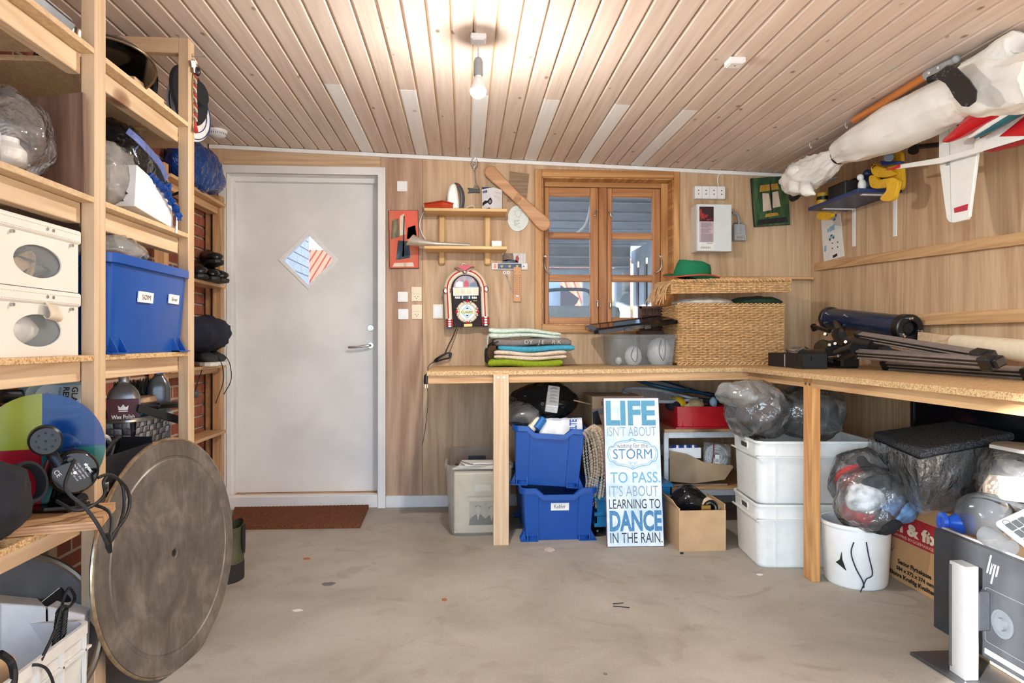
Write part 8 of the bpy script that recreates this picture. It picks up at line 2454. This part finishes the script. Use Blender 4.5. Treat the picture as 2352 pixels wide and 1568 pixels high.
def racket(label, hc, ax_, up, mt, name='tennis_racket'):
 t = thing(name, label, 'racket', tuple(hc))
 F = frame(hc, ax_, up)
 hd = [V((.165 * cos(a_),.125 * sin(a_),0)) for a_ in [2 * PI * i / 36 for i in range(36)]]
 fr_ = M().at(F).tube(hd, .011,8, True)
 fr_.tube([V((.14,.07,0)), V((.24,.018,0)), V((.3,.01,0))], .009,8).tube([V((.14,-.07,0)), V((.24,-.018,0)), V((.3,-.01,0))], .009,8)
 fr_.build('frame', mt, t, smooth=60)
 sg = M().at(F)
 for i in range(-7,8):
  x = i * .02; h = .118 * math.sqrt(max(0,1 - (x / .16) ** 2)); sg.tube([V((x, -h, 0)), V((x, h, 0))], .0008,4)
  y = i * .016; w = .158 * math.sqrt(max(0,1 - (y / .12) ** 2)); sg.tube([V((-w, y, 0)), V((w, y, 0))], .0008,4)
 sg.build('strings', plain('string_white', S(190,190,186),.5), t, kind='stuff')
 M().at(F).cyl((.28,0,0),(.5,0,0),.014,.016,10).build('grip', black_mat, t)
 return t
racket('grey and white tennis racket lying over the red tray', U(1502,908,3.92) + V((0,.06,0)), V((.95,-.1,-.10)), V((.1,1,.22)), plain('racket_grey', S(176,178,182),.3))
racket('blue tennis racket under the worktop behind the grey racket', U(1525,880,4.05) + V((0,.06,-.01)), V((.95,-.1,-.20)), V((.1,1,.10)), plain('racket_blue', S(30,74,110),.3))
t = thing('open_carton', 'torn open brown carton of batteries and cable on the lower board of the rack', 'carton', (1.4,3.95, kz1))
ox0, ox1 = PY(1540,1060,3.82).x, PY(1684,1060,3.82).x
FO_ = frame((0,3.815,0),(1,0,0),(0,0,1))
zq = lambda py: PY(1600, py, 3.815).z; xq = lambda px: PY(px, 1060,3.815).x
M().at(FO_).prism([(xq(1538), zq(1104)),(xq(1592), zq(1110)),(xq(1665), zq(1102)),(xq(1684), zq(1074)),(xq(1682), zq(1070)),(xq(1618), zq(1062)),(xq(1578), zq(1042)),(xq(1538), zq(1034))], -.006,0).build('front', cardb_d, t)
M().box(ox0, ox1 - .03,3.83,4.1, kz1 + .001, kz1 + .01).box(ox0, ox0 + .006,3.825,4.1, kz1 + .001, kz1 + .16).box(ox0, ox1,4.095,4.1, kz1 + .001, kz1 + .18).build('walls', cardb_d, t)
t = thing('battery_pack', 'white tray of blue and white batteries in the torn carton', 'pack', tuple(U(1575,1030,3.86)))
zB = zq(1046)
M().box(xq(1536), xq(1614),3.84,3.98, zB - .02, zq(1030),.002).build('tray', white_pl, t)
for i in range(11):
 M().at(moved((xq(1542) + .0155 * i, 3.852,0))).cyl((0,0, zq(1030)),(0,0, zq(1030) + .016),.0072, n=10).build('battery', (plain('battery_blue', S(32,62,140),.3) if i == 0 else battery_b) if i % 3 else white_pl, t) if i else None
 if i == 0: battery_b = plain('battery_blue', S(32,62,140),.3)
t = thing('cable_roll', 'white coiled cable in clear wrapping with a barcode in the torn carton', 'cable', tuple(U(1645,1045,3.84)))
Fc = frame(U(1646,1048,3.84),(1,0,-.12),(.1,.25,1))
cr_ = M().at(Fc)
for k in range(7): cr_.tube([(x, y, .002 * (k % 2)) for x, y in circle(.022 + .0075 * k, 36)], .0036,6, True)
cr_.build('coil', white_pl, t, smooth=True)
M().at(Fc).lathe([(.018,-.006),(.018,.004),(.001,.004)], 20).build('core', black_pl, t)
M().at(Fc).box(-.08,.08,-.075,.075,.004,.0055).build('wrap', film_c, t)
M().at(Fc).prism([(-.012,-.04),(.014,-.04),(.014,.01),(-.012,.01)], .0065,.0075).build('label', paper, t)
bc = M().at(Fc)
for i in range(8): bc.box(-.009 + .0026 * i, -.008 + .0026 * i, -.034,-.014,.0076,.008)
bc.build('barcode', ink, t)
M().at(Fc).tube([(-.02,.075,.007),(-.022,.02,.008),(-.03,-.05,.008)], .004,6).build('string', plain('brown_string', S(120,64,32),.8), t)
t = thing('brown_box', 'plain brown cardboard box of rolls and bags standing on the floor beside the white crates', 'box', (1.18,3.5,0))
dx0, dx1 = PZ(1556,1262,0).x, PZ(1670,1266,0).x; dy0 = PZ(1610,1265,0).y
dz1 = PY(1610,1172, dy0).z
M().box(dx0, dx1, dy0, dy0 + .006,0, dz1).box(dx0, dx0 + .006, dy0 + .0061, dy0 + .2539,0, dz1 + .01).box(dx1 - .006, dx1, dy0 + .0061, dy0 + .2539,0, dz1 + .03).box(dx0, dx1, dy0 + .254, dy0 + .26,0, dz1 + .02).box(dx0 + .0061, dx1 - .0061, dy0 + .0061, dy0 + .2539,.001,.004).build('box_wall', cardb, t)
M().hexa([(dx0, dy0, dz1),(dx0 + .004, dy0, dz1),(dx0 + .004, dy0 + .25, dz1),(dx0, dy0 + .25, dz1),(dx0 - .03, dy0 + .03, dz1 + .05),(dx0 - .026, dy0 + .03, dz1 + .05),(dx0 - .026, dy0 + .25, dz1 + .05),(dx0 - .03, dy0 + .25, dz1 + .05)]).build('flap', cardb, t)
t = bag('black_bag', 'black crinkled plastic bag in the plain brown cardboard box', (dx0 + .10, dy0 + .15, dz1 + .01),(.085,.10,.075), film_b, 111,.012,14)
t = thing('foil_roll', 'rolled cream and foil sheet standing in the plain brown cardboard box', 'roll', (dx1 - .07, dy0 + .1, dz1))
for r_ in (.044,.036,.028,.020):
 M().cyl((dx1 - .065, dy0 + .03, dz1 + .002),(dx1 - .065, dy0 + .22, dz1 - .002), r_, n=24, caps=False).build('layer', cream_m if r_ in (.044,.028) else steel, t, smooth=True)
M().box(dx0 + .12, dx0 + .17, dy0 + .02, dy0 + .05, dz1 - .03, dz1 + .02,.002).build('brass_block', brass_m, t)
# -- white crates with bags
def wcrate(label, x0, y0, L, W, z, H, yaw=0.0):
 T = trs((x0, y0, z),0,0, yaw); t = thing('white_crate', label, 'crate', (x0, y0, z),(0,0, yaw), 'white stacking crates')
 wm_ = plain('white_crate_pp', S(232,232,228),.35, var=.02) if 'white_crate_pp' not in bpy.data.materials else bpy.data.materials['white_crate_pp']
 rows = [[(L / 2 + x, W / 2 + y, zz) for x, y in rrect(L - o_, W - o_, .04,4)] for o_, zz in ((.04,0),(.03,.012),(.02, H - .07),(.008, H - .068),(.006, H - .012),(-.006, H - .01),(-.006, H),(.012, H),(.03,.01))]
 M().at(T).rows(rows).build('crate_body', wm_, t, smooth=35)
 for x in (.09, L - .09, L / 2):
  M().at(T).hexa([(x - .003,.012,.006),(x + .003,.012,.006),(x + .003,.02,.006),(x - .003,.02,.006),(x - .003,-.001, H - .012),(x + .003,-.001, H - .012),(x + .003,.01, H - .012),(x - .003,.01, H - .012)]).build('rib', wm_, t)
 M().at(T).box(-.002, L + .002,-.002,.006, H - .075, H - .069).box(-.002,.006,0, W, H - .075, H - .069).build('ledge', wm_, t)
 Fh = T @ frame((.0035, W / 2, H - .038),(0,-1,0),(0,0,1))
 M().at(Fh).ring(rrect(.115,.04,.019,4), rrect(.095,.024,.0115,4),-.004,.004).build('handle_rim', wm_, t, smooth=30)
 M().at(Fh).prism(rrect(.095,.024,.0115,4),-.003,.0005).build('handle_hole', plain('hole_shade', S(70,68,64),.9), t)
 return t
p_ = PZ(1748,1306,0)
wcrate('lower white crate of the pair behind the pine leg', p_.x - .02, p_.y, .56,.37,.001,.295, R(-5))
wcrate('upper white crate of the pair with clear plastic bags on it', p_.x - .01, p_.y + .02,.56,.37,.285,.30, R(-4))
t = bag('clear_bag', 'big crumpled clear plastic bag on the upper white crate', (1.44,3.24,.715),(.15,.15,.13), film_c, 121,.026,7, nu=56, nv=36)
M().ball((1.45,3.27,.68),(.11,.11,.09),20,12, crumple(122,.012,12)).build('contents', plain('contents_dark', S(62,48,46),.9, var=.3, scale=14), t, smooth=60)
c_ = U(1700,905,3.2)
M().ball((c_.x + .01,3.2,.80),(.115,.10,.055),44,24, crumple(124,.024,11)).build('bag_neck', film_m, t, smooth=70)
t = bag('dark_clear_bag', 'clear bag of black clothes behind the pine leg on the upper white crate', (1.71,3.28,.70),(.17,.14,.13), film_c, 126,.02,9, nu=48, nv=30)
M().ball((1.71,3.29,.69),(.145,.115,.105),24,14, crumple(127,.012,12)).build('contents', black_cloth, t, smooth=60)
bxc, byc = 1.712,2.88
t = thing('white_bucket', 'white plastic bucket with a torn hole beside the pine leg', 'bucket', (bxc, byc, 0))
M().at(moved((bxc, byc, 0))).lathe([(.001,.001),(.118,.001),(.126,.012),(.138,.255),(.146,.257),(.146,.27),(.138,.27),(.13,.25),(.12,.015),(.001,.012)], 44).build('bucket_body', white_pl, t, smooth=50)
hp_ = PX(1912,1272,1.6); an = math.atan2(hp_.y - byc, hp_.x - bxc)
an = R(222)
an = R(214)
Fb2 = frame((bxc + .1325 * cos(an), byc + .1325 * sin(an),.105),(-sin(an), cos(an),0),(.05 * cos(an),.05 * sin(an),1))
M().at(Fb2).prism([(-.022,.0),(-.004,.016),(.004,.05),(.006,.018),(.022,-.026),(.0,-.012)], -.001,.0015).build('torn_hole', ink, t)
def clothes(name, label, c, r, seed, cols):
 t = bag(name, label, c, r, film_c, seed, .016,8, nu=52, nv=34)
 rr_ = random.Random(seed)
 for i, cl in enumerate(cols):
  a_ = 2 * PI * i / len(cols) + seed
  p = V(c) + V((r[0] * .48 * cos(a_),-r[1] * .34 + r[1] * .2 * sin(a_ * 2), r[2] * .5 * sin(a_)))
  M().ball(p, (r[0] * .52, r[1] * .5, r[2] * .42),26,16, crumple(seed + i, .016,11)).build('garment', plain('%s_%d' % (name, i), cl, .9, var=.25, scale=26), t, smooth=60)
 return t
clothes('bagged_clothes', 'rear clear bag of dark printed clothes standing behind the bucket', (1.765,2.93,.425),(.135,.10,.14),131,(S(50,50,52), S(216,206,200), S(60,58,60), S(178,60,60), S(70,72,76)))
clothes('bagged_clothes', 'front clear bag of black, red and blue clothes on the bucket rim', (1.735,2.80,.375),(.15,.13,.135),141,(S(200,204,206), S(176,44,46), S(44,46,50), S(112,152,196), S(52,54,58), S(70,74,76)))
t = thing('drawstring', 'black elastic band with loose drawstrings hanging over the bucket', 'cord', (1.70,2.7,.26))
M().tube([(1.735 + .075 * cos(a_),2.775 + .055 * sin(a_),.262) for a_ in [PI + PI * i / 18 for i in range(19)]], .007,8).build('band', rubber, t, smooth=True)
def BK(px, py, r_=.142):
 d = ray(px, py); a_ = d.x ** 2 + d.y ** 2; b_ = -(d.x * bxc + d.y * byc); c_ = bxc ** 2 + byc ** 2 - r_ ** 2
 k_ = (-b_ - math.sqrt(max(b_ * b_ - a_ * c_, 0))) / a_
 return V((d.x * k_, d.y * k_, CAMZ + d.z * k_))
navy_s = plain('navy_string', S(34,40,58),.8)
for pts in (((1961,1245),(1955,1270),(1966,1305),(1982,1335),(1984,1350)),((1990,1245),(1995,1275),(2004,1318),(1990,1330),(1983,1345),(1976,1360))):
 M().tube(spath([BK(*q_) for q_ in pts], 6),.0026,6).build('string', navy_s, t, smooth=True)
ft_ = PX(2040,1254,1.83)
t = thing('foil_packet', 'small crumpled silver and gold foil packet hanging beside the bucket', 'packet', tuple(ft_))
M().ball(ft_, (.02,.022,.016),20,12, crumple(151,.006,40)).build('foil', plain('foil', S(150,150,140),.2,.9, var=.4, scale=90), t, smooth=30)
# -- moving box, wrapped cushion, monitor and what lies behind it
t = thing('moving_box', 'brown printed moving box with a red band on the floor under the right-hand bench', 'box', (2.08,2.72,0))
MX = 1.90
M().box(MX, 2.27,2.44,3.015,0,.372,.002).build('carton', plain('kraft', S(196,152,106),.85, var=.03, scale=14), t)
FM_ = frame((MX, 0,0),(0,-1,0),(0,0,1))
def mb(y0, y1, z0, z1): return [(-y0, z0),(-y1, z0),(-y1, z1),(-y0, z1)]
M().at(FM_).prism(mb(3.0,2.45,.187,.30),0,.0006).build('print', plain('band_red', S(176,38,46),.7), t)
def mt_(body, y0, y1, z, h, mt, bold=.0012):
 M().text(body, FM_, w=y0 - y1, h=h, x=-y0, y=z, z=.0012, bold=bold).build('lettering', mt, t)
cream_i = plain('print_cream', S(236,214,186),.7)
mt_('jem & fix', 3.0,2.60,.222,.05, cream_i, .004); mt_('LAVPRIS BYGGEMARKED', 2.90,2.625,.196,.0125, cream_i, 0)
mt_('Senior Flyttekasse', 2.872,2.656,.079,.019, ink); mt_('584 x 372 x 374 mm', 2.882,2.642,.050,.0165, ink); mt_('Ekstra Kraftig Kvalitet - 7 mm', 2.928,2.53,.020,.018, ink)
M().at(FM_).prism(rrect(.05,.02,.009,3,-2.965,.12),0,.0008).build('grip_hole', ink, t)
cush = V((1.884,3.035,.633)), V((1.74,2.50,.633)), V((2.24,2.63,.680)), V((2.24,2.99,.688))
m, nt, bs, out = new_mat('grey_weave')
v_ = coords(nt); wv_ = nd(nt, 'TexVoronoi', Scale=150.0); nt.links.new(v_, wv_.inputs['Vector'])
nt.links.new(ramp(nt, wv_.outputs['Distance'], [(.1, S(96,98,104)),(.6, S(40,42,46))]), bs.inputs['Base Color']); bs.inputs['Roughness'].default_value = .95
bump(nt, bs, wv_.outputs['Distance'], .5,.003)
weave_m = m
t = thing('grey_cushion', 'charcoal woven seat cushions stacked in a torn clear wrap on the moving box', 'cushion', (2.0,2.75,.38))
dn = V((0,0,-.034))
M().hexa([p + dn for p in (cush[1], cush[2], cush[3], cush[0])] + [cush[1], cush[2], cush[3], cush[0]]).build('cushion', weave_m, t, bevel=.012)
ctr = sum(cush, V()) / 4
dn2 = [V((ctr.x + (p.x - ctr.x) * .8, ctr.y + (p.y - ctr.y) * .8,.378)) for p in (cush[1], cush[2], cush[3], cush[0])]
M().hexa(dn2 + [p + dn * 1.1 + (ctr - p) * .05 for p in (cush[1], cush[2], cush[3], cush[0])]).build('cushion', weave_m, t, bevel=.015)
order = (cush[1], cush[2], cush[3], cush[0])
rows = []
for f_, k_, z_ in ((0,1.06,0),(.25,1.07,0),(.5,1.0,0),(.75,.92,0),(1.0,.86,0)):
 row = []
 for i in range(4):
  for j in range(8):
   p = order[i].lerp(order[(i + 1) % 4], j / 8)
   q_ = V((ctr.x + (p.x - ctr.x) * k_, ctr.y + (p.y - ctr.y) * k_, p.z - .03 + (.379 - p.z + .03) * f_))
   nn_ = noise.noise(q_ * 8 + V((3,1,2)))
   row.append(q_ + (q_ - V((ctr.x, ctr.y, q_.z))).normalized() * .013 * (1 - 2 * abs(nn_) ** .6))
 rows.append(row)
M().rows(rows, True, False).build('clear_wrap', film_c, t, smooth=28)
t = thing('clear_wrap', 'crumpled clear plastic wrap bulging beside the grey cushions at the right edge', 'wrap', (2.1,2.4,.45))
M().ball((2.10,2.42,.52),(.16,.17,.12),48,28, crumple(161,.034,6)).build('film', film_c, t, smooth=28)
M().ball((2.12,2.43,.49),(.13,.14,.09),24,14, crumple(163,.014,9)).build('contents', dgrey_pl, t, smooth=60)
t = thing('plain_carton', 'plain carton hidden behind the computer monitor carrying the loose things', 'carton', (1.98,2.0,0))
M().box(1.70,2.27,1.50,2.28,0,.355,.002).build('carton', cardb_d, t)
mx, my0, my1, mz0, mz1 = 1.615,1.70,2.25,.066,.406
t = thing('computer_monitor', 'dark computer monitor with its silver stand, turned with its back to the room', 'monitor', (1.6,2.0,0))
mon_m = plain('monitor_back', S(58,60,64),.38,.3)
M().box(mx, mx + .03, my0, my1, mz0, mz1,.004).build('back_panel', mon_m, t)
M().box(mx + .03, mx + .042, my0 - .003, my1 + .003, mz0 - .003, mz1 + .003,.003).build('bezel', plain('bezel_silver', S(198,200,202),.3,.6), t)
silv = plain('stand_silver', S(206,208,210),.28,.75, var=.02)
M().box(1.528,1.572,1.985,2.055,.012,.36,.002).build('column', silv, t)
M().box(1.5275,1.5285,2.042,2.0555,.03,.35).build('column_stripe', plain('stripe_dark', S(88,90,92),.4,.4), t)
M().prism([(1.49,2.19),(1.52,1.84),(1.69,1.84),(1.69,2.19)], .0005,.012).build('base', plain('base_grey', S(86,86,88),.35,.5), t, bevel=.002)
M().box(1.573,1.6145,1.99,2.05,.16,.28,.004).build('hinge_block', mon_m, t)
FMn = frame((mx, 0,0),(0,-1,0),(0,0,1))
M().at(FMn).ring(rrect(.17,.17,.012,3,-1.93,.205), rrect(.166,.166,.011,3,-1.93,.205),0,.0006).build('panel_line', plain('line_grey', S(84,86,88),.4), t)
M().at(FMn @ moved((-1.945,.20,0))).lathe([(.042,0),(.042,.003),(.034,.003),(.034,.001),(.02,.001),(.018,.012),(.001,.012)], 28).build('cable_port', dgrey_pl, t, smooth=30)
lo_ = M().at(FMn @ trs((-1.985,.352,0),0,0,0))
slant = .28
def bar(x, z0, z1, w=.0058): lo_.prism([(x + slant * z0 - w / 2, z0),(x + slant * z0 + w / 2, z0),(x + slant * z1 + w / 2, z1),(x + slant * z1 - w / 2, z1)], 0,.001)
bar(-.016,-.018,.042); bar(-.004,-.018,.018); bar(.008,-.046,.018); bar(.020,-.018,.018)
lo_.prism([(-.004 + slant * .012,.012),(.002 + slant * .012,.012),(.002 + slant * .018,.018),(-.004 + slant * .018,.018)], 0,.001)
lo_.build('emblem', plain('emblem_silver', S(206,208,210),.25,.7), t)
lb = M().at(FMn).prism(mb(2.015,1.72,.082,.098),0,.0006).build('label', plain('label_grey', S(176,178,180),.5), t)
tl = M().at(FMn)
for i in range(9): tl.prism(mb(2.01 - .012 * i, 2.002 - .012 * i, .085,.095),.0006,.001)
for i in range(22): tl.prism(mb(1.88 - .007 * i, 1.876 - .007 * i, .086,.091),.0006,.001)
tl.build('print', white_pl, lb)
blu_b = clearplastic('blue_bottle', S(24,92,214),.72,.15)
def lying(name, label, p0, p1, prof, mt, cat='bottle'):
 t = thing(name, label, cat, tuple(p0)); z_ = (p1 - p0).normalized(); L = (p1 - p0).length
 F = frame(p0, z_.orthogonal(), z_.cross(z_.orthogonal()))
 M().at(F).lathe([(r_, f_ * L) for r_, f_ in prof], 28).build('bottle_body', mt, t, smooth=50); return t, F, L
lying('blue_flask', 'translucent blue plastic flask lying on the top edge of the monitor', PX(2160,1197,1.70), PX(2232,1204,1.80),((.012,.05),(.016,0),(.033,.0),(.034,.12),(.022,.2),(.02,.28),(.036,.5),(.038,.95),(.001,1)), blu_b)
lying('clear_flask', 'clear grey plastic bottle with a dark cap lying behind the monitor', PX(2264,1228,1.67), PX(2322,1260,1.66),((.001,0),(.03,.01),(.032,.3),(.031,.6),(.026,.72),(.026,.99),(.001,1)), clearplastic('smoky', S(110,114,118),.3,.1))
t = bag('grey_pouch', 'smoky clear pouch with a grey zip and pull tab behind the monitor', (1.83,2.295,.435),(.085,.085,.075), clearplastic('smoky_film', S(100,104,108),.4,.12),171,.010,8)
zp = M()
zq_ = spath([PX(2205,1172,1.76), PX(2225,1142,1.78), PX(2262,1140,1.78),(PX(2300,1150,1.78)), PX(2335,1155,1.79)], 8)
zp.tube(zq_, .007,7, flat=.5)
zp.build('zip', dgrey_pl, t, smooth=50)
kc0 = PX(2284,1199,1.72); e2 = (PX(2352,1252,1.75) - kc0); e1 = (PX(2352,1139,1.87) - kc0)
FKb = frame(kc0, e2, e1)
t = thing('keyboard', 'silver keyboard with flat grey keys lying askew behind the monitor', 'keyboard', tuple(kc0))
M().at(FKb).prism(rrect(.44,.155,.012,4,.22,.0775),-.010,0).build('keyboard_body', plain('keyboard_grey', S(118,122,126),.4,.2), t, bevel=.002)
kk = M().at(FKb)
for r_ in range(5):
 for c2 in range(13): kk.prism(rrect(.027,.0225,.003,2,.035 + .0315 * c2,.028 + .0265 * r_),.0,.002)
kk.build('keycap', plain('key_dark', S(52,55,58),.45), t, kind='stuff')
M().at(FKb).tube([(x, y, .0005) for x, y in circle(.011,24,.018,.030)], .0007,5, True).build('badge_ring', ink, t)
t = thing('cream_folder', 'plain cream folder standing behind the pouch and keyboard', 'folder', tuple(PX(2300,1120,1.95)))
P = [PX(2236,1142,1.95), PX(2272,1090,1.98), PX(2420,1104,1.98), PX(2420,1160,1.95)]
P += [p + V((.004,.004,0)) for p in P]
M().add(P, [(0,1,2,3),(7,6,5,4),(0,4,5,1),(1,5,6,2),(2,6,7,3),(3,7,4,0)]).build('cover', plain('folder_cream', S(238,220,194),.7, var=.02), t)
t = thing('thin_sheet', 'thin white sheet lying on the wrap at the right edge under the bench', 'panel', tuple(PX(2310,1040,1.95)))
P = [PX(2272,1028,1.97), PX(2420,1056,1.90), PX(2420,1030,2.2), PX(2285,1018,2.2)]
P = P + [p + V((0,0,.014)) for p in P]
M().hexa(P).build('panel', white_pl, t, bevel=.002)
t = thing('black_screen', 'large glossy black screen leaning on the wall under the right-hand bench', 'screen', (2.24,2.4,.3))
M().box(2.235,2.275,1.45,3.27,.38,.84,.004).build('screen', plain('screen_black', S(14,18,26),.15), t)
M().box(2.228,2.236,1.45,3.27,.38,.40).box(2.228,2.236,1.45,3.27,.82,.84).box(2.228,2.236,3.25,3.27,.40,.82).build('bezel', black_pl, t)
# -- floor: coir mat and bits
t = thing('door_mat', 'brown coir doormat in front of the white door', 'mat', (-1.0,4.1,0))
coir = plain('coir', S(112,66,38),.98, var=.22, bumpy=.8, scale=120)
mA, mB_, mC, mD = V((-1.30,3.905,0)), V((-.585,3.89,0)), V((-.60,4.35,0)), V((-1.42,4.35,0))
M().hexa([mA, mB_, mC, mD] + [p + V((0,0,.012)) for p in (mA, mB_, mC, mD)]).build('backing', coir, t)
rp = M(); NR = 26
for r_ in range(NR):
 f_ = (r_ + .5) / NR
 p0 = mA.lerp(mD, f_) + V((0,0,.013)); p1 = mB_.lerp(mC, f_) + V((0,0,.013))
 rp.tube([p0.lerp(p1, i / 90) + V((0,.0015 * noise.noise(V((i * .2, r_ * 1.7,0))),.004 * abs(sin(i * 1.3 + r_)))) for i in range(91)], .0095,6)
rp.build('rope_row', coir, t, smooth=60, kind='stuff')
def flake(name, label, cat, px, py, sx, sy, mt, seed, th=.002):
 c_ = PZ(px, py, 0); t = thing(name, label, cat, (c_.x, c_.y, 0)); rr_ = random.Random(seed)
 M().at(moved((c_.x, c_.y, 0))).prism([(sx * (.75 + .35 * rr_.random()) * cos(a_), sy * (.75 + .35 * rr_.random()) * sin(a_)) for a_ in [2 * PI * i / 14 for i in range(14)]], .0004, th).build('flake', mt, t)
leaf_m = plain('dry_leaf', S(172,104,60),.8)
flake('paint_chip', 'flat dark grey flake lying on the concrete in front of the doormat', 'flake', 755,1341,.032,.022, plain('chip_grey', S(104,100,98),.7),1)
flake('dry_leaf', 'small brown dry leaf on the concrete nearest the doormat', 'leaf', 705,1284,.016,.01, leaf_m, 2,.006)
flake('dry_leaf', 'small brown dry leaf on the concrete in the middle of the floor', 'leaf', 1021,1378,.01,.01, leaf_m, 3,.006)
flake('paint_spot', 'pale paint spot on the concrete in front of the blue crates', 'spot', 1262,1262,.03,.04, plain('spot_pale', S(210,196,180),.7),4,.0008)
flake('paper_scrap', 'white paper scrap on the concrete in front of the white crates', 'scrap', 1745,1320,.016,.012, paper, 5)
flake('paper_scrap', 'pale torn paper scrap on the concrete left of the flake', 'scrap', 683,1402,.022,.012, plain('scrap_pale', S(214,206,196),.8),6)
flake('dark_pebble', 'black crumb on the concrete in front of the plain brown box', 'crumb', 1566,1272,.01,.008, black_mat, 7,.008)
flake('washer', 'small steel washer on the concrete at the bottom of the picture', 'washer', 1390,1548,.007,.007, steel, 8,.003)
for i, (a_, b_) in enumerate((((1408,1386),(1432,1384)),((1408,1391),(1446,1395)))):
 t = thing('twig', ('shorter thin dark twig on the concrete before the sign', 'longer thin dark twig on the concrete before the sign')[i], 'twig', tuple(PZ(*a_, 0)))
 M().tube([PZ(*a_, .002), PZ(*b_, .002)], .0018,6).build('stick', black_mat, t)
